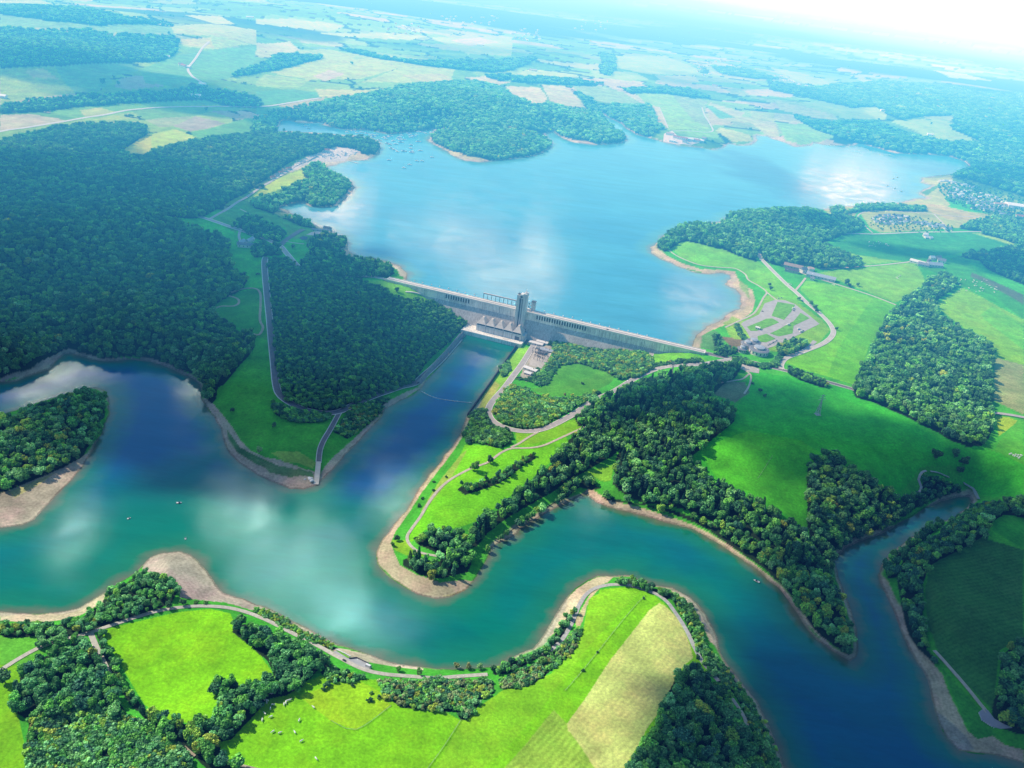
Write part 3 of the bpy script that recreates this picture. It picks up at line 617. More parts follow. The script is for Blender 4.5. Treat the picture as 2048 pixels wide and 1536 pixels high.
def gn_group(coll):
    g = bpy.data.node_groups.new('scatter_' + coll.name, 'GeometryNodeTree')
    g.interface.new_socket('Geometry', in_out='INPUT', socket_type='NodeSocketGeometry')
    g.interface.new_socket('Geometry', in_out='OUTPUT', socket_type='NodeSocketGeometry')
    i = g.nodes.new('NodeGroupInput'); o = g.nodes.new('NodeGroupOutput')
    ci = g.nodes.new('GeometryNodeCollectionInfo'); ci.inputs['Collection'].default_value = coll
    ci.inputs['Separate Children'].default_value = True; ci.inputs['Reset Children'].default_value = True
    ip = g.nodes.new('GeometryNodeInstanceOnPoints'); ip.inputs['Pick Instance'].default_value = True
    def na(n, t):
        a = g.nodes.new('GeometryNodeInputNamedAttribute'); a.data_type = t; a.inputs['Name'].default_value = n
        return a.outputs[0]
    g.links.new(i.outputs[0], ip.inputs['Points']); g.links.new(ci.outputs[0], ip.inputs['Instance'])
    g.links.new(na('idx', 'INT'), ip.inputs['Instance Index'])
    g.links.new(na('rot', 'FLOAT_VECTOR'), ip.inputs['Rotation']); g.links.new(na('scl', 'FLOAT_VECTOR'), ip.inputs['Scale'])
    g.links.new(ip.outputs[0], o.inputs[0])
    return g
GN = {k: gn_group(c) for k, c in PC.items()}
# tints: real leaf albedos
GREEN = np.array([(.042,.100,.020),(.055,.125,.022),(.034,.085,.024),(.070,.140,.022),(.048,.105,.034)])
DARK = np.array([(.022,.060,.022),(.028,.072,.022),(.020,.052,.026)])
PALE = np.array([(.085,.150,.055),(.075,.135,.040),(.095,.165,.050)])
YEL = np.array([(.12,.15,.02),(.15,.145,.02),(.10,.15,.02)])
ORA = np.array([(.12,.10,.022),(.11,.095,.024)])
BRN = np.array([(.10,.11,.042),(.12,.115,.045),(.09,.10,.036)])
TINTN = ['green', 'dark green', 'pale green', 'yellow-turning', 'orange', 'brownish']
TPAL = [GREEN, DARK, PALE, YEL, ORA, BRN]
SCAT = []   # (kind, forest index, pos, h, tint, tone)
FORESTS = []
def forest(name, label, where, poly, kind='tree', h=13.0, sp=8.5, mix=(.62, .18, .10, .07, .01, .02), lift=None, hv=.25, conif=0.0, jit=.42, paintfloor=True, br=1.32):
    lift = h * .5 if lift is None else lift
    pw = polyW(poly, lift)
    fi = len(FORESTS); FORESTS.append((name, label, where))
    x0, y0 = pw.min(0); x1, y1 = pw.max(0)
    yy = y0; pts = []
    while yy < y1:
        s = sp * max(1.0, yy / 2300.0)
        nx = int((x1 - x0) / s) + 1
        xs = x0 + s * (np.arange(nx) + .5 * (len(pts) % 2)); pts.append(np.stack([xs, np.full(nx, yy), np.full(nx, s)], -1)); yy += s * .88
    if not pts: return
    q = np.concatenate(pts)
    q[:, 0] += RNG.uniform(-jit, jit, len(q)) * q[:, 2]; q[:, 1] += RNG.uniform(-jit, jit, len(q)) * q[:, 2]
    ex = (fbm(q[:, 0], q[:, 1], 22, 5) - .5) * sp * .9
    q = q[inpoly(q[:, 0] + ex, q[:, 1] + ex, pw)]
    u = q[:, 0] / q[:, 1]
    q = q[(u > -1) & (u < 1.05)]
    hz = lookup(HH, q[:, 0], q[:, 1])
    su = lookup(SDU, q[:, 0], q[:, 1]); sl = lookup(SDL, q[:, 0], q[:, 1])
    ok = (su > 1.5) & (sl > 1.5) & (RNG.random(len(q)) > .06); q = q[ok]; hz = hz[ok]
    n = len(q); k = np.maximum(1, q[:, 2] / sp)
    hh = h * (1 + hv * RNG.uniform(-1, 1, n)) * (1 + .22 * (k - 1))
    patch = fbm(q[:, 0], q[:, 1], 70, 88 + fi)
    cum = np.cumsum(np.array(mix) / sum(mix))
    rv = np.clip(.55 * RNG.random(n) + .45 * (sstep(.25, .75, patch)), 0, .999) if False else RNG.random(n)
    # autumn colour comes in patches
    tone = np.searchsorted(cum, np.clip(rv * (1 + .5 * (.5 - patch)) / 1.13, 0, .985))
    tint = np.zeros((n, 3))
    for t in range(6):
        mm = tone == t
        if mm.any():
            pal = TPAL[t]; tint[mm] = pal[RNG.integers(0, len(pal), mm.sum())]
    tint *= np.array((2.5, 3.15, 3.4)) * br * RNG.uniform(.75, 1.3, (n, 1)) * (.85 + .3 * patch[:, None])
    kd = np.where(RNG.random(n) < conif, 1, 0)
    wide = k * (1 + .28 * RNG.uniform(-1, 1, n))
    for i in range(n):
        kk = 'conifer' if kd[i] else kind
        SCAT.append((kk, fi, q[i, 0], q[i, 1], hz[i], hh[i], wide[i], tint[i], tone[i]))
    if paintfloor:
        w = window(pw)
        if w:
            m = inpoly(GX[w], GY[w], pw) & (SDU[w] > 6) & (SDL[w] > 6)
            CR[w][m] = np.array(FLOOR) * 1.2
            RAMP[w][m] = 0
MIXD = (.45, .42, .05, .06, .01, .01); MIXY = (.40, .08, .14, .30, .04, .04); MIXP = (.45, .05, .40, .06, .01, .03); MIXB = (.28, .12, .14, .10, .02, .34)
fo = forest
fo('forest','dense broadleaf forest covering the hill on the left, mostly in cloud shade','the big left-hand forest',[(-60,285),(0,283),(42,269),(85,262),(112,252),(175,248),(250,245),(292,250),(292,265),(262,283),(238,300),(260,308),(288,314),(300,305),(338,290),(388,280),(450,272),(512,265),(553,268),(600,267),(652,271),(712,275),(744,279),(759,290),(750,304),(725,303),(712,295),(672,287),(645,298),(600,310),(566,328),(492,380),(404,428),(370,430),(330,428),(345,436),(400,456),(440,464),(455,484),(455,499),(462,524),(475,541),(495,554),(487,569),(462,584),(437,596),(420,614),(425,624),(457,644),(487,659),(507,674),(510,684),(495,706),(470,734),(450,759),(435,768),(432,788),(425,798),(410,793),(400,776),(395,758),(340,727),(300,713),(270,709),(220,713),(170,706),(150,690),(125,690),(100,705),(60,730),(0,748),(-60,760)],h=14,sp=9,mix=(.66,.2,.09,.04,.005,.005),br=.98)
fo('wood','mixed wood with a few yellow crowns covering the island at the left edge','the wooded island',[(-60,860),(0,838),(50,820),(82,808),(120,798),(180,782),(205,787),(212,800),(210,830),(195,862),(180,888),(160,908),(125,927),(90,942),(50,958),(15,972),(0,978),(-60,985)],h=12,sp=8,mix=(.5,.12,.2,.14,.02,.02))
fo('plantation','large dark plantation of closely set young trees between the straight road and the basin','the dark plantation',[(534,517),(574,513),(594,531),(637,546),(687,556),(724,560),(737,566),(774,578),(780,588),(812,598),(837,598),(884,608),(912,630),(936,645),(922,656),(902,676),(874,701),(849,726),(834,752),(824,766),(800,774),(737,794),(694,812),(652,820),(612,813),(577,801),(565,788),(560,766),(552,734),(545,634),(540,559)],h=8,sp=5.2,mix=(.5,.40,.05,.04,0,.01),hv=.2,br=1.12)
fo('shrub_belt','curved belt of shrubs along the outside of the road bend, by the shaded meadow','the shrub belt at the bend',[(546,800),(556,805),(600,820),(667,828),(652,837),(625,843),(582,840),(550,826)],kind='bush',h=5,sp=4,mix=MIXD)
fo('scrub','dark rusty scrub on the bank beside the basin slip road','the rusty scrub',[(668,862),(690,830),(700,812),(760,796),(782,793),(768,806),(762,825),(735,848),(695,875)],kind='bush',h=4,sp=4,mix=(.4,.3,.1,.05,.05,.1))
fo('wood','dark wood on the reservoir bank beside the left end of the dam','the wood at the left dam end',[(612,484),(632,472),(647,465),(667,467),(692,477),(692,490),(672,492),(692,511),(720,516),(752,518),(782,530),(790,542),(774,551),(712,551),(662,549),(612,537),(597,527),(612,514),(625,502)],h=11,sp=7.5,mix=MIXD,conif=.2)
fo('copse','dark copse between the road junction and the viewpoint lane','the copse by the junction',[(464,450),(491,428),(528,439),(559,453),(569,466),(559,478),(525,476),(498,464)],h=11,sp=8,mix=MIXD)
fo('copse','dark trees wrapped around the white farmhouse','the farmhouse trees',[(500,498),(523,480),(559,491),(566,505),(537,507),(509,510)],h=10,sp=7.5,mix=MIXD)
fo('wood','sunlit wood on the small promontory with a pale beach','the promontory wood',[(605,341),(630,323),(646,325),(653,341),(685,352),(703,368),(689,387),(669,405),(641,412),(610,404),(587,408),(557,413),(546,423),(564,430),(596,432),(628,448),(644,455),(605,448),(573,434),(541,421),(510,411),(500,400),(522,390),(552,386),(563,378),(591,366),(623,357),(610,350)],h=12,sp=9,mix=MIXP)
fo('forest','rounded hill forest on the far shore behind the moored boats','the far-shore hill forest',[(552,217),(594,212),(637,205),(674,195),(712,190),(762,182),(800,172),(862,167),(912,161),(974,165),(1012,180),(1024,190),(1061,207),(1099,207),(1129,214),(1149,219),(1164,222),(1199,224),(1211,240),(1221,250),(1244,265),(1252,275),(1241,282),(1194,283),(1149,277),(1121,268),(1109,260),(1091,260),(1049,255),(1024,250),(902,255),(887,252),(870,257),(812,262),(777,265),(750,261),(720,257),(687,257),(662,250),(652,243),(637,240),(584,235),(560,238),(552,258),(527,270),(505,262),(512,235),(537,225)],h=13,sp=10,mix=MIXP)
fo('wood','oval wood on the peninsula ringed by a pale beach','the peninsula wood',[(864,270),(874,262),(902,257),(937,247),(987,240),(1024,248),(1061,265),(1094,275),(1104,285),(1086,300),(1049,312),(1024,314),(974,316),(937,309),(902,297),(874,285),(864,277)],h=12,sp=9,mix=MIXP)
fo('wood','wood between the narrow inlet and the big bright field across the water','the inlet wood',[(1196,210),(1219,207),(1274,212),(1296,207),(1304,212),(1309,232),(1316,247),(1331,255),(1306,265),(1299,272),(1274,267),(1249,252),(1244,245),(1214,230),(1199,220)],h=12,sp=9.5,mix=MIXP)
fo('hedgerow','tree-lined hollow running down to the head of the narrow inlet','the hollow',[(1136,172),(1159,185),(1184,197),(1199,210),(1196,220),(1179,220),(1164,197),(1144,177)],h=11,sp=9)
fo('wood','rounded wood on the headland at the right of the dam','the headland wood',[(1314,489),(1336,464),(1359,451),(1394,444),(1436,450),(1449,441),(1461,426),(1499,421),(1524,416),(1536,408),(1561,405),(1586,408),(1623,418),(1648,428),(1686,431),(1721,436),(1728,449),(1721,459),(1686,466),(1661,476),(1636,484),(1656,491),(1691,504),(1726,519),(1726,529),(1686,532),(1648,534),(1631,529),(1586,524),(1551,525),(1528,516),(1521,490),(1516,505),(1514,518),(1486,509),(1449,494),(1399,482),(1366,477),(1346,489),(1331,499)],h=13,sp=9.5,mix=(.55,.2,.18,.05,.01,.01))
fo('wood','large spade-shaped wood standing among bright fields at the right','the spade-shaped wood',[(1806,600),(1823,588),(1843,574),(1858,556),(1886,549),(1913,556),(1910,570),(1888,586),(1868,599),(1871,616),(1878,631),(1906,649),(1941,664),(1971,676),(1984,691),(1988,709),(1983,734),(1981,759),(1981,793),(1984,818),(1988,843),(1983,866),(1966,884),(1936,886),(1911,876),(1881,858),(1836,836),(1786,813),(1748,796),(1714,787),(1708,775),(1711,759),(1731,721),(1756,671),(1773,634),(1793,613)],h=14,sp=9.5,mix=(.52,.22,.16,.07,.01,.02))
fo('wood','dark shaded wood at the right edge above the bright fields','the shaded wood at right',[(1921,509),(1948,501),(1973,502),(2011,494),(2048,487),(2110,480),(2110,580),(2048,564),(2011,549),(1978,534),(1961,516)],h=13,sp=9.5,mix=MIXD)
fo('forest','green woodland behind the holiday village on the right shore','the woodland by the holiday village',[(1921,454),(1941,441),(1986,434),(2048,437),(2110,440),(2110,485),(2048,487),(2031,484),(1998,472),(1961,464),(1975,460)],h=11,sp=9)
fo('forest','wide forest along the far right shore of the reservoir','the far right-hand forest',[(1681,275),(1648,262),(1620,250),(1586,230),(1616,240),(1660,244),(1700,242),(1755,242),(1790,256),(1830,270),(1895,283),(1970,284),(1935,268),(1905,256),(1912,238),(1905,228),(1845,230),(1800,238),(1773,226),(1752,208),(1706,214),(1648,196),(1600,176),(1660,172),(1700,168),(1761,162),(1861,170),(1961,180),(2060,190),(2120,200),(2120,405),(2048,389),(2011,377),(1961,362),(1906,349),(1923,343),(1948,331),(1936,321),(1898,309),(1861,304),(1811,304),(1761,294),(1711,281)],h=14,sp=11)
fo('scrub','tall yellow-green scrub between the substation and the loop road','the scrub by the substation',[(1099,686),(1129,683),(1164,683),(1199,691),(1249,696),(1286,703),(1301,710),(1306,736),(1274,752),(1239,756),(1234,744),(1214,734),(1186,726),(1149,719),(1124,721),(1106,729),(1086,754),(1076,766),(1070,764),(1082,740),(1106,711),(1108,696)],kind='bush',h=6,sp=5,mix=MIXY)
fo('scrub','teardrop of yellow-green young trees inside the bend of the loop road','the teardrop scrub',[(1016,773),(1038,771),(1059,780),(1077,790),(1103,794),(1129,795),(1149,793),(1168,790),(1194,781),(1205,783),(1173,800),(1142,818),(1103,840),(1077,853),(1051,855),(1018,849),(994,838),(988,823),(996,805),(1006,788)],kind='bush',h=5.5,sp=4.4,mix=MIXY)
fo('scrub','dark thicket filling the bank outside the road bend','the thicket at the bend',[(952,818),(969,817),(974,837),(992,852),(1022,862),(1022,880),(1007,891),(987,891),(957,883),(934,882),(929,868),(939,850)],kind='bush',h=6,sp=4.6,mix=MIXD)
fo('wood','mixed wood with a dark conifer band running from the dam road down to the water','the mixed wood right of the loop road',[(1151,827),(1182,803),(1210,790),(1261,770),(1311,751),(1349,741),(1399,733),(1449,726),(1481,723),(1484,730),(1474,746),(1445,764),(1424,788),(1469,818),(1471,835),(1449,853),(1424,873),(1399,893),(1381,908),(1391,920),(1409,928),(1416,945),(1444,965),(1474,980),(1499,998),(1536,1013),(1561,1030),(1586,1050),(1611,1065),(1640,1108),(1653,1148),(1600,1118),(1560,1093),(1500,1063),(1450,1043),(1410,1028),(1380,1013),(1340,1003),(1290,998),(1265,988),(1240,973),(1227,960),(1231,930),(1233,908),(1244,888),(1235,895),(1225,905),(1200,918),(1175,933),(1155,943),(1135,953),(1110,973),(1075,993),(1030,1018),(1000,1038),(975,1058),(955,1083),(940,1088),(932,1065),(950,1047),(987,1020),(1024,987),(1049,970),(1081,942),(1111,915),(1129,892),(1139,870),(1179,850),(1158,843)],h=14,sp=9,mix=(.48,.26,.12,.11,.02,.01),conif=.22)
fo('tree_row','shore-side row of trees on the shaded bank of the headland','the shaded shore row',[(965,1098),(1000,1073),(1040,1040),(1080,1015),(1105,1000),(1120,985),(1137,962),(1165,952),(1190,960),(1203,970),(1193,973),(1160,967),(1145,980),(1125,998),(1100,1010),(1060,1033),(1030,1053),(1000,1083),(975,1103)],h=11,sp=7.5,mix=(.45,.2,.1,.2,.03,.02))
fo('tree_row','long bright row of trees beside the pale beach on the far bank','the row above the pale beach',[(1200,984),(1215,993),(1240,998),(1290,1003),(1340,1018),(1390,1038),(1420,1053),(1450,1075),(1490,1103),(1530,1128),(1560,1160),(1590,1200),(1620,1240),(1655,1280),(1690,1306),(1700,1310),(1706,1290),(1703,1260),(1694,1225),(1682,1190),(1668,1160),(1653,1150),(1600,1122),(1560,1097),(1500,1067),(1450,1048),(1410,1034),(1370,1020),(1340,1010),(1290,1001),(1250,994)],h=12,sp=8,mix=(.44,.10,.12,.30,.02,.02))
fo('copse','copse on the tip of the headland with a few conifers','the headland tip copse',[(826,1068),(836,1063),(862,1056),(917,1059),(932,1069),(946,1095),(945,1116),(937,1136),(887,1148),(862,1150),(832,1136),(806,1123),(808,1110),(827,1104),(847,1111),(880,1115),(880,1104),(867,1094),(839,1083)],h=12,sp=8,mix=(.5,.14,.14,.18,.02,.02),conif=.2)
fo('wood','dark triangular wood pointing up the slope at the right','the triangular wood',[(1618,928),(1638,908),(1658,898),(1676,905),(1691,925),(1716,942),(1743,955),(1751,970),(1778,972),(1796,990),(1811,997),(1836,990),(1856,995),(1856,1008),(1836,1023),(1806,1036),(1761,1056),(1711,1076),(1676,1098),(1668,1133),(1661,1152),(1653,1148),(1648,1105),(1623,1068),(1616,1030),(1616,968)],h=13,sp=8.5,mix=(.42,.40,.06,.08,.02,.02))
fo('copse','shaded shrubs and trees inside the loop of the stream path','the copse in the path loop',[(1848,952),(1865,948),(1898,960),(1921,970),(1926,980),(1906,988),(1861,996),(1845,985)],h=8,sp=6.5,mix=MIXD)
fo('tree_row','inner row of trees along the right-hand channel','the row along the right channel',[(1891,1042),(1848,1075),(1811,1102),(1798,1130),(1798,1160),(1818,1260),(1840,1290),(1870,1318),(1884,1320),(1858,1290),(1856,1262),(1848,1235),(1849,1215),(1844,1177),(1842,1150),(1820,1140),(1780,1150),(1770,1130),(1786,1107),(1823,1080),(1856,1052),(1881,1040)],h=12,sp=8,mix=(.5,.34,.04,.10,.01,.01))
fo('tree_row','outer belt of trees between the right-hand channel and the dark ploughed field','the outer belt by the dark field',[(1803,1143),(1808,1113),(1848,1085),(1886,1057),(1926,1030),(1948,1010),(1998,1002),(2060,1005),(2060,1030),(2011,1022),(1986,1038),(1973,1063),(1936,1085),(1886,1110),(1858,1128),(1853,1152),(1830,1170)],h=12,sp=8,mix=(.5,.34,.04,.10,.01,.01))
fo('wood','dark wood at the right edge beside the paved turning place','the wood by the turning place',[(2070,1280),(2048,1282),(2023,1289),(2008,1304),(2003,1352),(1993,1390),(1988,1415),(1995,1435),(2016,1450),(2040,1458),(2070,1460)],h=13,sp=8.5,mix=(.45,.4,.05,.08,.01,.01))
fo('wood','dark wood behind the pale stubble field at the bottom','the bottom wood by the stubble field',[(1386,1324),(1404,1334),(1424,1359),(1449,1384),(1464,1399),(1474,1424),(1489,1447),(1496,1467),(1524,1479),(1536,1502),(1552,1540),(1560,1640),(1240,1640),(1254,1536),(1264,1524),(1276,1504),(1289,1469),(1311,1442),(1316,1424),(1331,1399),(1341,1372),(1354,1347),(1369,1332)],h=12.5,sp=7.5,mix=(.5,.26,.12,.09,.01,.02))
fo('scrub','shrub strip between the lane and the water on the right of the stubble field','the shrub strip by the water',[(1340,1182),(1363,1197),(1384,1213),(1396,1240),(1408,1275),(1414,1297),(1434,1314),(1461,1344),(1486,1379),(1509,1409),(1521,1434),(1536,1455),(1548,1490),(1556,1530),(1536,1500),(1505,1458),(1492,1425),(1474,1392),(1445,1368),(1420,1340),(1400,1310),(1388,1280),(1372,1240),(1352,1210)],kind='bush',h=4.5,sp=4.5,mix=(.45,.1,.2,.18,.02,.05))
fo('scrub','dense young scrub in yellow and grey greens at the bottom left','the young scrub at bottom left',[(62,1425),(140,1420),(200,1415),(250,1425),(300,1450),(345,1480),(375,1520),(392,1545),(400,1640),(40,1640),(58,1537),(50,1502),(54,1460)],kind='bush',h=5,sp=3.9,mix=(.40,.14,.2,.2,.02,.04))
fo('copse','mature copse at the bottom left with a few orange crowns','the mature copse at bottom left',[(107,1294),(120,1282),(150,1274),(175,1279),(183,1302),(195,1322),(205,1342),(222,1367),(236,1392),(255,1420),(250,1426),(200,1417),(140,1421),(62,1428),(50,1427),(27,1413),(29,1397),(39,1382),(37,1347),(47,1327),(75,1309)],h=12.5,sp=8,mix=(.50,.18,.14,.12,.05,.01))
fo('hedge','hedge of trees between the sandy path and the bright square meadow','the hedge by the sandy path',[(192,1262),(203,1264),(214,1290),(228,1320),(243,1350),(262,1380),(282,1404),(276,1418),(262,1408),(240,1375),(222,1338),(206,1308)],h=7,sp=5.2,mix=(.5,.22,.18,.08,.01,.01))
fo('tree_belt','curved belt of big trees below the bright square meadow','the curved tree belt',[(277,1415),(300,1412),(337,1432),(375,1440),(425,1440),(438,1415),(450,1398),(428,1380),(428,1368),(450,1356),(480,1362),(512,1360),(545,1352),(560,1370),(530,1395),(505,1425),(485,1445),(462,1470),(436,1475),(445,1502),(475,1520),(510,1534),(480,1545),(440,1530),(412,1528),(385,1502),(362,1482),(325,1457),(295,1435)],h=11,sp=7,mix=(.48,.26,.08,.15,.02,.01))
fo('copse','shoreline copse of rounded pale green trees beside the mudflat','the mudflat copse',[(250,1162),(268,1148),(287,1142),(325,1152),(348,1162),(354,1178),(343,1200),(325,1208),(300,1218),(250,1233),(220,1245),(180,1260),(150,1268),(105,1283),(75,1293),(73,1282),(76,1265),(50,1268),(7,1268),(0,1262),(0,1242),(30,1247),(87,1247),(150,1237),(176,1219),(202,1210),(205,1195),(214,1184),(232,1173)],h=8,sp=6.5,mix=(.42,.08,.34,.12,.01,.03))
fo('tree_belt','belt of big dark trees between the bright meadow and the shore lane','the belt above the shore lane',[(470,1240),(490,1240),(512,1248),(545,1262),(575,1275),(605,1290),(640,1305),(656,1315),(658,1325),(635,1332),(622,1347),(598,1367),(572,1382),(545,1387),(522,1393),(514,1388),(517,1370),(542,1350),(547,1335),(532,1310),(514,1297),(502,1282),(482,1270),(464,1255)],h=11,sp=7,mix=(.5,.28,.08,.11,.01,.02))
fo('scrub','yellow-green shrubs on the bank between the shore lane and the water','the yellow bank shrubs',[(512,1212),(535,1220),(562,1233),(592,1250),(622,1265),(652,1282),(675,1292),(665,1297),(640,1292),(600,1270),(560,1250),(530,1236),(505,1225)],kind='bush',h=3.6,sp=3.6,mix=(.3,.06,.14,.46,.01,.03))
fo('scrub','rounded shrubs below the paved quay lot','the shrubs below the quay lot',[(640,1342),(660,1328),(690,1337),(728,1350),(733,1355),(700,1362),(665,1360)],kind='bush',h=4,sp=4.2,mix=MIXY)
fo('scrub','brownish heathy patch of bushes in the middle of the bottom pastures','the brownish bush patch',[(755,1359),(787,1357),(837,1362),(874,1352),(897,1362),(962,1359),(977,1354),(988,1367),(988,1385),(968,1392),(948,1422),(932,1438),(920,1435),(912,1420),(874,1420),(830,1415),(807,1412),(764,1388),(767,1372)],kind='bush',h=4,sp=3.9,mix=MIXB)
fo('scrub','curving band of brownish shrubs along the inside of the shore lane','the curving brown band',[(1000,1357),(1024,1346),(1060,1330),(1095,1310),(1130,1280),(1153,1258),(1165,1250),(1162,1272),(1148,1300),(1120,1325),(1090,1350),(1060,1368),(1030,1375),(1000,1374)],kind='bush',h=3.2,sp=3.4,mix=MIXB)
fo('tree_row','row of round green trees along the inner shore of the peninsula','the inner shore row',[(985,1340),(1010,1325),(1040,1310),(1075,1300),(1100,1280),(1115,1255),(1135,1230),(1145,1215),(1150,1225),(1140,1250),(1120,1275),(1100,1300),(1060,1320),(1020,1340),(990,1345)],h=7.5,sp=6.5,mix=(.55,.1,.2,.12,.01,.02))
fo('tree_row','cluster of trees on the top shore of the bottom peninsula','the top shore trees',[(1230,1157),(1260,1152),(1280,1163),(1300,1169),(1330,1177),(1345,1187),(1335,1195),(1310,1182),(1280,1174),(1235,1164)],h=7.5,sp=6.5,mix=(.55,.12,.18,.12,.01,.02))
fo('hedge','thick hedge along the main road below the bright field','the thick roadside hedge',[(1577,732),(1588,736),(1620,748),(1650,760),(1658,772),(1640,770),(1600,756),(1578,744)],h=7,sp=5,mix=MIXD)
fo('tree_belt','trees and hedge around the round visitor building','the visitor building trees',[(1462,715),(1480,712),(1500,722),(1530,728),(1548,722),(1556,706),(1562,715),(1556,732),(1530,735),(1500,727),(1470,721)],kind='bush',h=6,sp=4.8,mix=MIXD)
fo('copse','trees beside the car park entrance road','the car park trees',[(1553,690),(1570,682),(1590,676),(1612,678),(1616,690),(1600,698),(1578,708),(1560,706)],h=9,sp=7,mix=(.45,.15,.12,.25,.01,.02))
fo('copse','trees between the shore garden and the visitor building','the shore garden trees',[(1424,665),(1440,668),(1445,690),(1470,695),(1475,703),(1450,712),(1428,705),(1430,690)],h=7,sp=6,mix=MIXD)
fo('hedge','shrubs between the garden lawn and the car park','the garden hedge',[(1468,648),(1478,645),(1484,662),(1496,680),(1490,684),(1478,668)],kind='bush',h=4,sp=4,mix=MIXD)
fo('hedge','long hedge on the grass triangle beside the loop road','the hedge on the grass triangle',[(1300,726),(1340,722),(1380,716),(1400,715),(1406,724),(1370,726),(1330,730),(1305,734)],kind='bush',h=4,sp=4,mix=MIXD)
fo('hedgerow','broken hedgerow on the headland meadow','the headland hedgerow',[(915,975),(925,965),(940,967),(955,960),(975,955),(1000,945),(1020,930),(1040,915),(1060,905),(1068,902),(1074,912),(1050,925),(1025,945),(1000,962),(965,975),(930,985)],h=7.5,sp=7,mix=(.5,.18,.1,.18,.02,.02))
fo('tree_row','fringe of trees along the tip of the reservoir beach on the right','the beach fringe',[(1658,412),(1680,410),(1692,418),(1680,426),(1700,420),(1720,404),(1760,402),(1790,408),(1812,410),(1850,412),(1858,420),(1830,420),(1790,418),(1720,420),(1690,426),(1665,424)],h=10,sp=9,mix=MIXP)
fo('hedgerow','brushy hedge around the sunken oval meadow near the substation','the oval meadow hedge',[(1100,735),(1115,723),(1150,718),(1190,725),(1218,735),(1236,748),(1228,752),(1210,740),(1180,730),(1150,724),(1120,730),(1108,745),(1094,768),(1078,770),(1085,760)],kind='bush',h=4.5,sp=4,mix=MIXD)
fo('scrub','low bushes round the spoil heaps beside the substation','the spoil heap bushes',[(1030,758),(1050,760),(1068,764),(1076,750),(1082,735),(1074,735),(1064,752),(1050,756),(1034,752)],kind='bush',h=2.5,sp=3,mix=MIXD)
fo('tree_row','line of shrubs on the grassy strip between the basin and the road','the basin strip shrubs',[(1005,722),(1018,718),(1022,735),(1012,752),(1002,748)],kind='bush',h=5,sp=4.5,mix=MIXP)
for poly, lab, wh, kw in [
 ([(0,52),(50,57),(125,60),(175,58),(225,68),(350,71),(357,85),(350,105),(320,120),(250,122),(125,128),(0,133)], 'wide dark forest on the far hills at the upper left', 'the far upper-left forest', {}),
 ([(0,10),(125,13),(187,18),(250,33),(350,50),(200,49),(100,39),(0,26)], 'long forest on the most distant ridge at the upper left', 'the most distant left ridge', {}),
 ([(0,211),(62,198),(150,189),(225,186),(325,181),(400,173),(462,181),(512,192),(527,205),(512,212),(462,210),(412,196),(337,198),(250,203),(150,210),(100,218),(0,223)], 'narrow belt of forest along the valley at the left', 'the narrow left belt', {}),
 ([(462,151),(475,142),(512,130),(562,108),(624,111),(644,111),(642,116),(587,129),(512,144)], 'dark wooded ridge among pale fields, upper left of centre', 'the wooded ridge', {}),
 ([(674,96),(717,100),(762,111),(837,122),(937,121),(1024,116),(1074,116),(1024,138),(987,143),(912,136),(849,129),(762,116)], 'long dark wood across the middle of the far fields', 'the long far wood', {}),
 ([(1024,151),(1074,153),(1149,158),(1209,167),(1174,169),(1086,165),(1024,161)], 'narrow wood behind the tan fields across the lake', 'the narrow wood behind the tan fields', {}),
 ([(1244,176),(1299,173),(1374,176),(1424,194),(1399,194),(1324,184),(1261,184)], 'belt of trees above the big bright field across the lake', 'the belt above the bright field', {}),
 ([(970,150),(1024,148),(1034,155),(1000,160)], 'small wood at the field corner behind the hill forest', 'the field-corner wood', {}),
 ([(1200,104),(1225,108),(1232,135),(1220,150),(1200,145),(1205,125)], 'clump of trees among the distant village fields', 'the distant village clump', {}),
 ([(1424,132),(1500,140),(1560,158),(1500,155),(1440,145)], 'strip of woodland beside the distant right-hand village', 'the right-hand village strip', {}),
 ([(1536,160),(1600,172),(1648,193),(1706,212),(1680,208),(1600,190),(1540,178)], 'tree-dotted slope around the far holiday houses', 'the far holiday slope', {'sp': 14}),
 ([(1690,204),(1745,203),(1765,210),(1720,212)], 'small dark wood above the sloping meadow', 'the small dark wood', {}),
]:
    fo('forest', lab, wh, poly, h=12, mix=(.5, .4, .1, 0, 0, 0), **({'sp': 10} | kw))
fo('tree_belt','trees and bushes between the cottages of the holiday village','the round holiday cluster',[(1745,430),(1800,428),(1860,436),(1905,452),(1905,464),(1850,464),(1770,462),(1740,450)],h=6,sp=17,mix=MIXD,paintfloor=False)
fo('tree_belt','trees between the cottages of the big shore village at the right','the big shore village',[(1870,362),(1960,372),(2048,392),(2048,440),(2000,436),(1940,418),(1890,400)],h=7,sp=14,mix=MIXD,paintfloor=False)
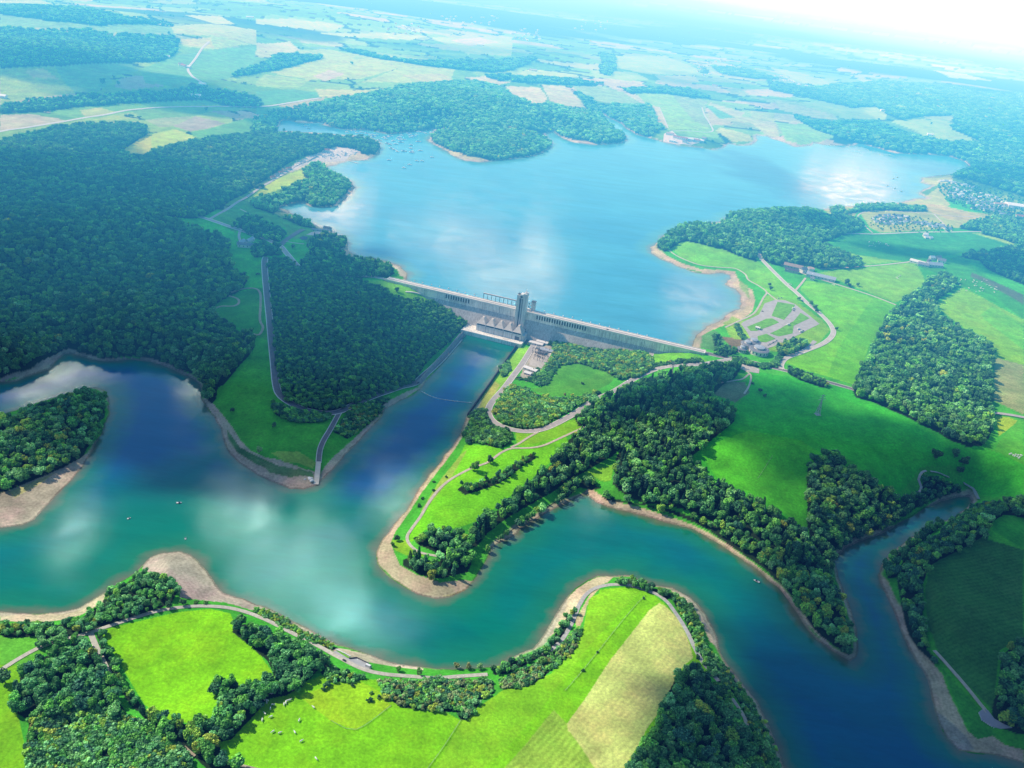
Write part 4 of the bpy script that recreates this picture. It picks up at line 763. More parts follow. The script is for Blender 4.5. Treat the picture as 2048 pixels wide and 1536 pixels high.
# lone trees and bushes, each where it stands: (px, py of the foot, kind, height m, tone, label)
LONE = [(948,941,'tree',14,0,'large round green tree beside the headland path, left of a darker one'),(980,925,'tree',11,1,'dark round tree beside the headland path'),(519,906,'tree',9,2,'grey-green bush-like tree at the sandy edge of the left meadow'),(548,856,'tree',8,1,'dark lone tree in the middle of the shaded left meadow'),(465,824,'tree',8,1,'dark lone tree on the slope near the left beach'),
 (1870,918,'tree',15,1,'dark spreading tree left of the clump in the shaded field'),(1908,915,'tree',14,1,'dark tree at the top of the clump in the shaded field'),(1925,930,'tree',15,1,'broad dark tree in the clump right of the shaded field'),(1918,945,'tree',12,1,'dark tree at the foot of the clump above the stream path'),
 (1622,610,'tree',10,0,'first tree of three on the slope above the car park road'),(1628,618,'tree',11,0,'middle tree of three on the slope above the car park road'),(1633,625,'tree',9,1,'lowest tree of three on the slope above the car park road'),(1598,600,'tree',8,0,'tree standing right beside the car park road'),(1672,660,'tree',7,1,'small tree at the outside of the road bend by the car park'),(1538,572,'tree',8,1,'left tree of the pair on the bay meadow'),(1541,580,'tree',8,1,'right tree of the pair on the bay meadow'),
 (1692,570,'tree',14,1,'big dark tree beside the farm track'),(1698,574,'tree',10,1,'dark tree just right of the big one on the farm track'),(1715,572,'tree',9,0,'small tree further along the farm track'),(1880,552,'tree',12,1,'dark tree at the top of the spade-shaped wood'),
 (1520,785,'tree',8,1,'dark shrubby tree on the rough slope below the main road'),(1530,792,'bush',5,1,'dark bush beside the shrubby tree below the main road'),(1505,768,'bush',4,1,'small dark bush near the forked path'),(1165,768,'bush',4,1,'dark bush standing in the oval meadow'),(1208,737,'bush',5,1,'dark bush at the upper rim of the oval meadow'),(1112,748,'bush',3,1,'low bush on the left part of the oval meadow'),(1144,793,'tree',6,3,'bright yellow tree on the lower edge of the oval meadow'),(1130,792,'tree',6,5,'brown tree on the lower edge of the oval meadow'),
 (10,1365,'tree',13,1,'dark round tree at the left edge below the lane'),(653,1372,'bush',5,1,'dark round bush alone in the bottom pasture'),(646,1380,'bush',3,1,'small bush just below the dark round one'),(738,1402,'bush',4,1,'dark bush standing out in the pasture below the shrubs'),(757,1396,'bush',3,1,'low bush right of the dark pasture bush'),(742,1387,'bush',2.5,0,'small pale bush between the two pasture bushes'),(706,1372,'bush',3,1,'dark bush under the shrubs below the quay lot'),(600,1373,'bush',4,1,'small dark bush at the foot of the tree belt'),
 (55,1245,'bush',4,1,'dark bush on the left shore grass'),(367,1210,'tree',7,1,'round dark tree beside the lane by the mudflat'),(338,1216,'tree',8,1,'dark tree at the bend of the lane by the mudflat'),(393,1208,'bush',4,0,'first green bush on the verge beyond the mudflat'),(412,1208,'bush',4,0,'second green bush on the verge beyond the mudflat'),(797,1342,'tree',6.5,0,'round bluish tree between the lane and the beach'),(838,1350,'tree',7,0,'dark round tree between the lane and the beach'),(913,1336,'tree',6,5,'brownish tree by the shore'),(937,1338,'tree',7,5,'taller brownish tree by the shore'),(958,1338,'tree',6.5,2,'pale tree by the shore'),(987,1343,'tree',7,1,'dark tree where the shore lane bends'),
 (1084,1327,'tree',9,0,'broad green tree standing alone inside the shore lane'),(1287,1197,'bush',2.5,1,'dark bush at the top of the bottom peninsula meadow'),(1195,1305,'bush',2,1,'small dark bush on the field boundary, upper one'),(1165,1342,'bush',2.5,1,'small dark bush on the field boundary, lower one'),(1395,1315,'bush',4,1,'dark bush at the tip of the bottom wood'),(1392,1240,'tree',7,0,'green tree on the shore strip right of the peninsula'),
 (867,982,'bush',3,1,'small bush on the headland shore bank'),(868,965,'bush',3,1,'upper small bush on the headland shore bank'),(845,998,'bush',3,1,'bush between the headland path and the stones'),(838,1012,'bush',4,1,'long bush between the headland path and the stones'),(794,1082,'tree',8,1,'dark tree at the western corner of the headland'),(785,1092,'tree',6,0,'smaller tree at the western corner of the headland'),(893,955,'bush',3,1,'bush at the top of the headland bank'),
 (1040,688,'tree',6,1,'dark tree at the corner of the power station yard'),(1055,691,'tree',5,0,'small tree beside the power station yard'),(1100,690,'tree',9,1,'dark green tree next to the substation sheds'),(1112,688,'tree',8,1,'dark green tree right of the substation sheds'),(1118,692,'tree',7,0,'tree beside the yellow scrub near the sheds'),
 (737,552,'tree',7,1,'dark tree on the road verge near the left end of the dam'),(720,555,'tree',8,1,'dark tree overhanging the road near the left end of the dam'),(793,583,'tree',9,1,'dark tree on the grassy bank under the dam'),(516,550,'bush',5,1,'dark bush in the shaded meadow beside the straight road'),(586,497,'tree',9,1,'dark tree in the grass below the viewpoint lane'),
 (1868,302,'tree',9,1,'dark tree beside the lonely house in the far meadow'),(1862,249,'tree',12,1,'round dark tree in the far meadow'),(1410,287,'tree',10,1,'dark tree among the marina buildings'),(1425,286,'tree',13,1,'big dark tree at the tip of the marina point'),(1398,281,'tree',8,0,'tree behind the marina buildings'),(237,170,'tree',14,1,'dark tree beside the brown field, upper left'),(412,221,'tree',12,1,'dark tree beside the far road'),(205,168,'tree',20,1,'dark clump on the far green field'),(704,129,'tree',14,0,'lone tree in the pale field, upper middle')]
# ------------------------------------------------------------------ ground object
V = np.stack([GX, GY, HH], -1)
def build_ground():
    me, _ = grid_mesh('ground', V)
    vattr(me, 'cover', 'FLOAT_COLOR', np.concatenate([np.clip(CR, 0, 1), np.ones((NR, NC, 1))], -1))
    vattr(me, 'row', 'FLOAT', ROW); vattr(me, 'ramp', 'FLOAT', RAMP); vattr(me, 'grain', 'FLOAT', GRAIN)
    m, nt = new_mat('ground_cover')
    at = lambda n: N(nt, 'ShaderNodeAttribute', attribute_name=n)
    p = geo_pos(nt)
    n1 = noise(nt, p, .35, 5, .7); n2 = noise(nt, p, .05, 4, .6); n3 = noise(nt, p, .012, 3)
    g = at('grain').outputs['Fac']
    f = mth(nt, 'MULTIPLY', rng(nt, n1, .3, .7, .70, 1.30), rng(nt, n2, .3, .7, .80, 1.20))
    f = mth(nt, 'MULTIPLY', f, rng(nt, n3, .3, .7, .92, 1.08))
    wv = mth(nt, 'SINE', mth(nt, 'MULTIPLY', mth(nt, 'ADD', at('row').outputs['Fac'], mth(nt, 'MULTIPLY', n2, 6.0)), 1.15))
    f = mth(nt, 'MULTIPLY', f, mth(nt, 'ADD', 1.0, mth(nt, 'MULTIPLY', wv, at('ramp').outputs['Fac'])))
    c = nt.nodes.new('ShaderNodeVectorMath'); c.operation = 'SCALE'
    lk(nt, at('cover').outputs['Color'], c.inputs[0]); lk(nt, f, c.inputs['Scale'])
    dry = mixc(nt, rng(nt, noise(nt, p, .022, 6, .68), .46, .72, 0, .75), c.outputs[0], (1.42, 1.03, 1.3), 'MULTIPLY')
    b = bsdf(nt, dry, .95, .05)
    bp = nt.nodes.new('ShaderNodeBump'); bp.inputs['Strength'].default_value = .5; bp.inputs['Distance'].default_value = .6
    lk(nt, n1, bp.inputs['Height']); lk(nt, bp.outputs[0], b.inputs['Normal'])
    out(nt, b.outputs[0])
    me.materials.append(m)
    return tag(link('ground', me), 'rolling ground of pasture, stubble and bare banks around two lakes', 'ground', kind='structure')
build_ground()

# ------------------------------------------------------------------ water
def water_mat(name, dusky, teal, shal, spec, rough, ior=1.62, tint=(.9, .97, 1)):
    m, nt = new_mat(name)
    p = geo_pos(nt)
    sd = N(nt, 'ShaderNodeAttribute', attribute_name='shore').outputs['Fac']
    cl = noise(nt, p, .0045, 3, .5, .6); c2 = noise(nt, p, .03, 4, .6)
    dp = N(nt, 'ShaderNodeAttribute', attribute_name='dusky').outputs['Fac']
    k = mth(nt, 'SUBTRACT', rng(nt, cl, .30, .58, .55, 1), mth(nt, 'MULTIPLY', dp, 1.15)); k.node.use_clamp = True  # painted cloud shade pulls the water towards the darker blue
    c = mixc(nt, k, dusky, teal)
    d = mth(nt, 'ADD', sd, mth(nt, 'MULTIPLY', mth(nt, 'SUBTRACT', c2, .5), 26.0))
    c = mixc(nt, rng(nt, d, 8, 42, .75, 0), c, (teal[0] * 1.6 + .012, teal[1] * 1.05, teal[2] * .7))
    c = mixc(nt, rng(nt, d, 0, 12, .85, 0), c, shal)
    mw = nt.nodes.new('ShaderNodeMapping'); mw.inputs['Rotation'].default_value = (0, 0, .5); mw.inputs['Scale'].default_value = (.35, 1.6, 1); lk(nt, p, mw.inputs[0])
    st_ = noise(nt, mw.outputs[0], .018, 6, .7, .4); s2_ = noise(nt, mw.outputs[0], .14, 4, .7)
    vs_ = nt.nodes.new('ShaderNodeVectorMath'); vs_.operation = 'SCALE'; lk(nt, c, vs_.inputs[0])
    lk(nt, mth(nt, 'MULTIPLY', rng(nt, st_, .3, .7, .86, 1.14), rng(nt, s2_, .3, .7, .94, 1.06)), vs_.inputs['Scale']); c = vs_.outputs[0]
    b = bsdf(nt, c, rough, spec)
    b.inputs['IOR'].default_value = ior; b.inputs['Specular Tint'].default_value = (*tint, 1)
    w = noise(nt, p, .22, 4, .6); w2 = noise(nt, p, .02, 3)
    lk(nt, rng(nt, w2, .3, .7, rough * .6, rough * 1.5), b.inputs['Roughness'])
    bp = nt.nodes.new('ShaderNodeBump'); bp.inputs['Strength'].default_value = .10; bp.inputs['Distance'].default_value = .25
    lk(nt, w, bp.inputs['Height']); lk(nt, bp.outputs[0], b.inputs['Normal'])
    out(nt, b.outputs[0])
    return m
CLOUD_SHADE = np.zeros((NR, NC))  # cloud shade on the lower lake, painted into the water colour as soft blobs
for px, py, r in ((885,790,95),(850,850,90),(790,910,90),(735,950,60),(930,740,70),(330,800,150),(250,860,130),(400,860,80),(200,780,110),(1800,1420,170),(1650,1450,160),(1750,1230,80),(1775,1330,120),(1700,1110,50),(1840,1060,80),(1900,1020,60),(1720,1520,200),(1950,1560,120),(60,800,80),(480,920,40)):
    q = Wz(px, py, 0.0); CLOUD_SHADE = np.maximum(CLOUD_SHADE, np.exp(-(((GX - q[0]) ** 2 + (GY - q[1]) ** 2) / (r * r)) ** 1.3) * (.62 if px > 1600 else 1.0))
def build_water(SD, inside, lvl, mat, label, extra):
    S = 2
    r = np.arange(0, NR, S); c = np.arange(0, NC, S)
    sd = SD[np.ix_(r, c)]; ok = ((sd < 5) & extra[np.ix_(r, c)])
    mk = ok[:-1, :-1] | ok[1:, :-1] | ok[1:, 1:] | ok[:-1, 1:]
    VV = V[np.ix_(r, c)].copy(); VV[..., 2] = lvl
    me, keep = grid_mesh('water', VV, mk)
    vattr(me, 'shore', 'FLOAT', -sd.ravel()[keep]); vattr(me, 'dusky', 'FLOAT', CLOUD_SHADE[np.ix_(r, c)].ravel()[keep])
    me.materials.append(mat)
    return tag(link('water', me), label, 'water', kind='structure')
SU2 = np.where(INU, np.minimum(SDU, -1), SDU); SL2 = SDL
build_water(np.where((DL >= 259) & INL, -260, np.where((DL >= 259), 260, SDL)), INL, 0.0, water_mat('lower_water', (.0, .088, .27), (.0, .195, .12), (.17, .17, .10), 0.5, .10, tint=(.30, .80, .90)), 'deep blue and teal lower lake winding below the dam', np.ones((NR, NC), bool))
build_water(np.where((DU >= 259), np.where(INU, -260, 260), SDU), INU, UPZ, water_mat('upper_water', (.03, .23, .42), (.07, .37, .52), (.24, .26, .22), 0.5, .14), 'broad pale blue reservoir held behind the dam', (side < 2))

# ------------------------------------------------------------------ sun, sky, haze, clouds
SUN_EL = math.radians(39)
SD_ = Vector((.930, -.366)).normalized()          # way the shadows fall on the ground
sun = bpy.data.lights.new('sun', 'SUN'); sun.energy = 5.0; sun.angle = math.radians(.53); sun.color = (1.0, .96, .88)
so = bpy.data.objects.new('sun', sun); COL.objects.link(so)
dv = Vector((SD_.x * math.cos(SUN_EL), SD_.y * math.cos(SUN_EL), -math.sin(SUN_EL)))
so.rotation_euler = dv.to_track_quat('-Z', 'Y').to_euler(); so.location = (-800, 400, 900)
world = bpy.data.worlds.new('World'); SC.world = world; world.use_nodes = True
nt = world.node_tree; nt.nodes.clear()
sky = nt.nodes.new('ShaderNodeTexSky'); sky.sky_type = 'NISHITA'; sky.sun_disc = False
sky.sun_elevation = SUN_EL; sky.sun_rotation = math.atan2(-SD_.x, -SD_.y); sky.altitude = 300; sky.air_density = 1.0; sky.dust_density = .2; sky.ozone_density = 3.0
bg = nt.nodes.new('ShaderNodeBackground'); bg.inputs['Strength'].default_value = .085
lk(nt, sky.outputs[0], bg.inputs['Color'])
wo = nt.nodes.new('ShaderNodeOutputWorld'); lk(nt, bg.outputs[0], wo.inputs['Surface'])

# the summer haze that fills the air below 1000 m
def haze_box(name, x0, x1, y0, y1, z0, z1, sig, lim, label):
    b = MB(); b.box(x0, x1, y0, y1, z0, z1)
    m, nt = new_mat(name)
    mx = max(sig)
    ab = nt.nodes.new('ShaderNodeVolumeAbsorption'); ab.inputs['Density'].default_value = mx
    ab.inputs['Color'].default_value = (*[1 - s / mx for s in sig], 1)
    em = nt.nodes.new('ShaderNodeEmission')
    e = [s * l for s, l in zip(sig, lim)]; me_ = max(e)
    em.inputs['Color'].default_value = (*[q / me_ for q in e], 1); em.inputs['Strength'].default_value = me_  # emission stands in for sunlight scattered by the haze
    ad = nt.nodes.new('ShaderNodeAddShader'); lk(nt, ab.outputs[0], ad.inputs[0]); lk(nt, em.outputs[0], ad.inputs[1])
    o = nt.nodes.new('ShaderNodeOutputMaterial'); lk(nt, ad.outputs[0], o.inputs['Volume'])
    ob = b.build(name, m); tag(ob, label, 'haze', kind='structure')
    return ob
haze_box('haze', -120000, 120000, -20000, 120000, -60, 1000, (2e-6, 1.0e-5, 3.2e-5), (1.0, 1.0, 1.02), 'pale blue summer haze over the whole valley')
haze_box('haze', -110000, 110000, 1080, 110000, -58, 900, (2.2e-5, 1.75e-4, 3.3e-4), (1.12, 1.10, 1.12), 'thicker bright haze beyond the reservoir')
haze_box('haze', -100000, 100000, 4200, 105000, -57, 870, (4.5e-5, 3.5e-5, 1.5e-5), (1.1, 1.05, 1.0), 'whitish haze over the far farmland')
haze_box('haze', 3000, 100000, 7500, 100000, -56, 850, (5e-5, 4.5e-5, 4e-5), (1.25, 1.25, 1.25), 'white haze over the plain at the upper right')

ALT = 1250.0; ALT2 = 2600.0
def cloud_mat(name, df_c, tl_c, amax):
    m, nt = new_mat(name)
    tc = nt.nodes.new('ShaderNodeTexCoord').outputs['Object']
    oi = nt.nodes.new('ShaderNodeObjectInfo')
    mp = nt.nodes.new('ShaderNodeVectorMath'); mp.operation = 'ADD'; lk(nt, tc, mp.inputs[0])
    cb = nt.nodes.new('ShaderNodeCombineXYZ'); lk(nt, mth(nt, 'MULTIPLY', oi.outputs['Random'], 60.0), cb.inputs[0]); lk(nt, cb.outputs[0], mp.inputs[1])
    sx = nt.nodes.new('ShaderNodeSeparateXYZ'); lk(nt, tc, sx.inputs[0])
    r = mth(nt, 'SQRT', mth(nt, 'ADD', mth(nt, 'MULTIPLY', sx.outputs[0], sx.outputs[0]), mth(nt, 'MULTIPLY', sx.outputs[1], sx.outputs[1])))
    n1 = noise(nt, mp.outputs[0], 2.2, 6, .58, .5)
    d = mth(nt, 'ADD', mth(nt, 'SUBTRACT', 1.0, r), mth(nt, 'MULTIPLY', mth(nt, 'SUBTRACT', n1, .5), 2.3))
    a = nt.nodes.new('ShaderNodeMapRange'); a.interpolation_type = 'SMOOTHSTEP'; lk(nt, d, a.inputs[0])
    a.inputs[1].default_value = .10; a.inputs[2].default_value = .50; a.inputs[3].default_value = 0; a.inputs[4].default_value = amax
    edge = rng(nt, r, .80, .98, 1, 0)
    al = mth(nt, 'MULTIPLY', a.outputs[0], edge)
    df = nt.nodes.new('ShaderNodeBsdfDiffuse'); df.inputs[0].default_value = (df_c, df_c, df_c, 1)
    tl = nt.nodes.new('ShaderNodeBsdfTranslucent'); tl.inputs[0].default_value = (tl_c, tl_c * 1.02, tl_c * 1.04, 1)
    mx = nt.nodes.new('ShaderNodeMixShader'); mx.inputs[0].default_value = .88; lk(nt, df.outputs[0], mx.inputs[1]); lk(nt, tl.outputs[0], mx.inputs[2])
    tr = nt.nodes.new('ShaderNodeBsdfTransparent')
    m2 = nt.nodes.new('ShaderNodeMixShader'); lk(nt, al, m2.inputs[0]); lk(nt, tr.outputs[0], m2.inputs[1]); lk(nt, mx.outputs[0], m2.inputs[2])
    out(nt, m2.outputs[0])
    return m
CM = cloud_mat('bright_cloud', .95, 5.2, .85)
CMT = cloud_mat('thick_cloud', .75, .30, .97)
def cloud_mesh(mat):
    n, k = 48, 10
    b = MB(); rings = []
    for s in (1,):
        vs = [(0, 0, .16 if s > 0 else -.05)]
        for i in range(1, k + 1):
            r = i / k
            for j in range(n):
                a = 2 * math.pi * j / n
                bump = .5 + .5 * math.sin(a * 5 + i * 1.3) * math.sin(i * 2.1 + a * 3)
                z = (.16 * (1 - r * r) * (.6 + .7 * bump)) if s > 0 else -.05 * (1 - r * r)
                vs.append((r * math.cos(a), r * math.sin(a), z if i < k else 0))
        fs = [(0, 1 + j, 1 + (j + 1) % n) for j in range(n)]
        for i in range(k - 1):
            for j in range(n):
                fs.append((1 + i*n + j, 1 + (i+1)*n + j, 1 + (i+1)*n + (j+1) % n, 1 + i*n + (j+1) % n))
        b.add(vs, fs if s > 0 else [tuple(reversed(f)) for f in fs])
    me = b.mesh('cloud', mat)
    me.polygons.foreach_set('use_smooth', [True] * len(me.polygons))
    return me
CMU = cloud_mat('thin_cloud', .95, 3.4, .50)
CMEU = cloud_mesh(CMU); CME = cloud_mesh(CM); CMET = cloud_mesh(CMT)
def cloud(x, y, rx, ry, rz=0, alt=ALT, me=None):
    o = link('cloud', me or CME, None, (x, y, alt), rz); o.scale = (rx, ry, max(rx, ry) * .8)
    tag(o, 'white fair-weather cloud drifting above the lakes', 'cloud', 'clouds over the lakes', 'structure')
SH = ALT / math.tan(SUN_EL)
def cloud_shadow(px, py, rx, ry, rz=0):
    q = P(px, py); k = (ALT2 - q.z) / math.tan(SUN_EL)
    cloud(q.x - SD_.x * k, q.y - SD_.y * k, rx, ry, rz, ALT2, CMET)
def cloud_mirror(px, py, z, rx, ry, rz=0, alt=ALT):
    if z < 1: alt = 3000.0; rx *= 1.94; ry *= 1.94
    a, b, c = rays(px, py); q = Wz(px, py, z); t = (alt - z) / -c
    cloud(q[0] + a * t, q[1] + b * t, rx, ry, rz, alt, CME if z < 1 or px > 1650 else CMEU)
for s in [(180,500,620,560,.3),(330,620,420,330,0),(60,330,520,420,.2),(640,660,280,300,0),(480,830,260,240,.4),(270,440,420,350,0),(560,560,230,230,.5),(330,850,330,170,.1),
          (1560,850,200,150,.2),(1730,880,230,110,-.3),(1880,920,150,90,0),(1900,1080,300,220,.2),(1780,1300,260,300,.2),(1960,1250,300,260,0),(1700,1480,240,200,0),(1950,1480,260,240,0),(1480,790,150,100,0),
          (1830,503,250,80,-.1),(2010,530,200,150,0),(1640,445,150,110,0),(810,850,170,120,1.0),(300,860,230,110,.2),(880,800,100,60,0),(1400,1420,100,110,.3),(1430,1490,110,110,0),(1330,800,170,110,.4),(190,800,130,60,0),(500,640,200,300,0),(400,200,500,220,0),(150,140,600,260,0),(1060,760,1,1,0)]:
    if s[2] > 5: cloud_shadow(*s)
for s in [(610,1110,0,300,400,.4),(800,1000,0,150,230,.2),(470,1030,0,170,200,.5),(1190,1010,0,90,70,0),(130,735,0,330,150,.3),(60,790,0,200,90,0),(388,775,0,120,90,.5),(150,1060,0,90,260,.2),(720,1230,0,240,170,0),
          (1020,560,45,420,500,.1),(1090,500,45,200,700,.2),(640,430,45,420,600,0),(700,390,45,300,600,.2),(1700,360,45,800,1300,.2),(1420,610,45,380,520,.3),(900,470,45,500,500,.2),(975,700,0,130,150,0)]:
    cloud_mirror(s[0], s[1], s[2], s[3], s[4], s[5])

SC.view_settings.view_transform = 'Standard'; SC.view_settings.look = 'None'; SC.view_settings.exposure = 0; SC.view_settings.gamma = 1
SC.cycles.max_bounces = 6; SC.cycles.transparent_max_bounces = 24; SC.cycles.diffuse_bounces = 2; SC.cycles.glossy_bounces = 2; SC.cycles.volume_bounces = 0
SC.cycles.use_denoising = True
# ------------------------------------------------------------------ plant the trees
S_k = np.array([s[0] for s in SCAT]); S_f = np.array([s[1] for s in SCAT])
S_p = np.array([[s[2], s[3], s[4]] for s in SCAT]); S_h = np.array([s[5] for s in SCAT]); S_w = np.array([s[6] for s in SCAT])
S_t = np.array([s[7] for s in SCAT]); S_tone = np.array([s[8] for s in SCAT])
S_dist = np.sqrt(S_p[:, 0] ** 2 + S_p[:, 1] ** 2 + (S_p[:, 2] - HC) ** 2)
ppx, ppy = proj(S_p[:, 0], S_p[:, 1], S_p[:, 2] + S_h * .5)
inf = (ppx > 4) & (ppx < 2044) & (ppy > 4) & (ppy < 1532)
size = np.where(inf, S_h * S_w ** .5 / S_dist, 0)
lone_n = {k: sum(1 for l in LONE if l[2] == k) for k in ('tree', 'bush')}
pick = np.zeros(len(SCAT), bool)
for k, n in (('tree', 300 - lone_n['tree']), ('bush', 300 - lone_n['bush']), ('conifer', 150)):
    idx = np.where(S_k == k)[0]
    idx = idx[np.argsort(-size[idx])][:n]
    pick[idx] = size[idx] > 0
KNAME = {'tree': 'tree', 'bush': 'bush', 'conifer': 'conifer_tree'}
KCAT = {'tree': 'tree', 'bush': 'bush', 'conifer': 'conifer'}
KWORD = {'tree': 'broadleaf tree', 'bush': 'bush', 'conifer': 'pointed conifer'}
KPL = {'tree': 'broadleaf trees', 'bush': 'bushes', 'conifer': 'conifers'}
def plant(kind, loc, h, w, tint, label, group=None):
    me = random.choice(KINDS[kind]); rz = random.uniform(0, 6.283); s = (h * w, h * w, h)
    if kind == 'bush':
        o = link('bush', me, None, loc, rz); o.scale = s; o['tint'] = [float(q) for q in tint]
        return tag(o, label, 'bush', group)
    r = empty(KNAME[kind], loc, rz); r.scale = s; tag(r, label, KCAT[kind], group)
    c = link('crown', me, r); c['tint'] = [float(q) for q in tint]
    link('trunk', TRUNK, r)
    return r
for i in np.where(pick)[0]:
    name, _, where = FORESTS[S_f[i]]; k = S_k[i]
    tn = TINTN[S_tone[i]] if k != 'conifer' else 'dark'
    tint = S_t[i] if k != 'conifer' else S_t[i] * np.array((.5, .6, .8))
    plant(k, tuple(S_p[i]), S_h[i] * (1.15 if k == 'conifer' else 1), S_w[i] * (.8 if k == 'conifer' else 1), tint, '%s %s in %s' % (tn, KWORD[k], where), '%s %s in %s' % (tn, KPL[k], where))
lp = drop([(l[0], l[1]) for l in LONE])
for l, q in zip(LONE, lp):
    pal = TPAL[l[4 + 0]] if False else TPAL[l[4]]
    plant(l[2], tuple(q), l[3], 1.15 if l[2] == 'tree' else 1.0, pal[0] * 3.4 * random.uniform(.85, 1.2), l[5])
def scatter(name, label, idx, kind):
    n = len(idx)
    me = bpy.data.meshes.new(name); me.vertices.add(n); me.vertices.foreach_set('co', S_p[idx].astype(np.float32).ravel())
    h = S_h[idx] * (1.15 if kind == 'conifer' else 1); w = S_w[idx] * (.8 if kind == 'conifer' else 1.0)
    vattr(me, 'scl', 'FLOAT_VECTOR', np.stack([h * w, h * w, h], -1))
    vattr(me, 'rot', 'FLOAT_VECTOR', np.stack([np.zeros(n), np.zeros(n), RNG.uniform(0, 6.283, n)], -1))
    vattr(me, 'idx', 'INT', RNG.integers(0, len(KINDS[kind]), n))
    t = S_t[idx] * (np.array((.5, .6, .8)) if kind == 'conifer' else 1)
    vattr(me, 'tint', 'FLOAT_COLOR', np.concatenate([t, np.ones((n, 1))], -1))
    me.update()
    o = link(name, me)
    md = o.modifiers.new('scatter', 'NODES'); md.node_group = GN[kind]
    return tag(o, label, {'plantation': 'plantation', 'scrub': 'scrub', 'hedge': 'hedge', 'hedgerow': 'hedgerow', 'shrub_belt': 'shrubs', 'tree_row': 'tree row', 'tree_belt': 'tree belt', 'copse': 'copse', 'wood': 'wood'}.get(name, 'forest'), None, 'stuff')
for fi, (name, label, where) in enumerate(FORESTS):
    for k in ('tree', 'bush', 'conifer'):
        idx = np.where((S_f == fi) & (S_k == k) & ~pick)[0]
        if len(idx) < 4: continue
        if k == 'conifer': scatter('conifers', 'dark pointed conifers standing in ' + where, idx, k)
        else: scatter(name, label, idx, k)
hy, hx = np.where(HED & (GY > 1900) & (GY < 9000) & (SDU > 30) & (CR[..., 1] < .09))
sel = RNG.permutation(len(hy))[:2600]
S_p = np.stack([GX[hy[sel], hx[sel]], GY[hy[sel], hx[sel]], HH[hy[sel], hx[sel]]], -1)
S_h = RNG.uniform(5, 11, len(sel)); S_w = RNG.uniform(1.0, 2.2, len(sel)); S_t = GREEN[RNG.integers(0, 5, len(sel))] * 2.4
scatter('hedgerow', 'hedgerow trees strung between the far farm fields', np.arange(len(sel)), 'tree')
print('TREES', len(SCAT), pick.sum())
# ------------------------------------------------------------------ roads, paths, paved places
ASPH = plain('asphalt', (.42, .41, .41), .9, .16, .15, .1); ASPD = plain('worn_asphalt', (.19, .19, .205), .9, .16, .15, .1); CONC = plain('concrete', (.52, .50, .46), .85, .16, .12, .2); KERB = plain('kerb_concrete', (.66, .65, .62), .85, .12, .3, .2)
DIRT = plain('dirt_track', (.44, .36, .26), .95, .25, .3, .05); GRAV = plain('gravel', (.48, .46, .43), .95, .22, .3, .05); PATHM = plain('pale_path', (.55, .50, .42), .95, .2, .3, .05)
GRASS = plain('verge_grass', (.15, .40, .04), .95, .35, .12, .05)
def curve(p, step):
    p = np.array(p, float); o = []
    for i in range(len(p) - 1):
        a = p[max(i - 1, 0)]; b = p[i]; c = p[i + 1]; d = p[min(i + 2, len(p) - 1)]
        n = max(2, int(np.linalg.norm(c - b) / step))
        t = (np.arange(n) / n)[:, None]
        o.append(.5 * (2 * b + (c - a) * t + (2 * a - 5 * b + 4 * c - d) * t * t + (3 * b - a - 3 * c + d) * t ** 3))
    o.append(p[-1:]); return np.concatenate(o)
def ribbon(name, px, width, mat, label, cat='road', lift=.35, kerb=0, z=None, step=5.0):
    w = drop(px)[:, :2] if z is None else Wz(*np.array(px, float).T, z)
    c = curve(w, step)
    d = np.gradient(c, axis=0); d /= np.maximum(np.linalg.norm(d, axis=1, keepdims=True), 1e-6)
    nrm = np.stack([-d[:, 1], d[:, 0]], -1)
    def strip(o0, o1, up, skirt=True):
        b = MB(); L = c + nrm * o0; R = c + nrm * o1
        if z is None:
            zc = np.maximum(np.maximum(hgt(L[:, 0], L[:, 1]), hgt(R[:, 0], R[:, 1])), hgt(c[:, 0], c[:, 1])) + up
            k = np.ones(5) / 5
            if len(zc) > 6: zc[2:-2] = np.maximum(np.convolve(zc, k, 'valid'), zc[2:-2] - .1)
        else: zc = np.full(len(c), z + up)
        n = len(c); vs = []
        for i in range(n):
            vs += [(L[i, 0], L[i, 1], zc[i] - .6), (L[i, 0], L[i, 1], zc[i]), (R[i, 0], R[i, 1], zc[i]), (R[i, 0], R[i, 1], zc[i] - .6)]
        fs = []
        for i in range(n - 1):
            for k in range(3): fs.append((4*i + k + 1, 4*i + k, 4*i + 4 + k, 4*i + 5 + k))
        b.add(vs, fs); return b
    b = strip(-width / 2, width / 2, lift)
    o = b.build(name, mat); tag(o, label, cat, kind='structure')
    if kerb:
        strip(-width / 2 - kerb, -width / 2, lift + .12).build('kerb', KERB, o); strip(width / 2, width / 2 + kerb, lift + .12).build('kerb', KERB, o)
    return o
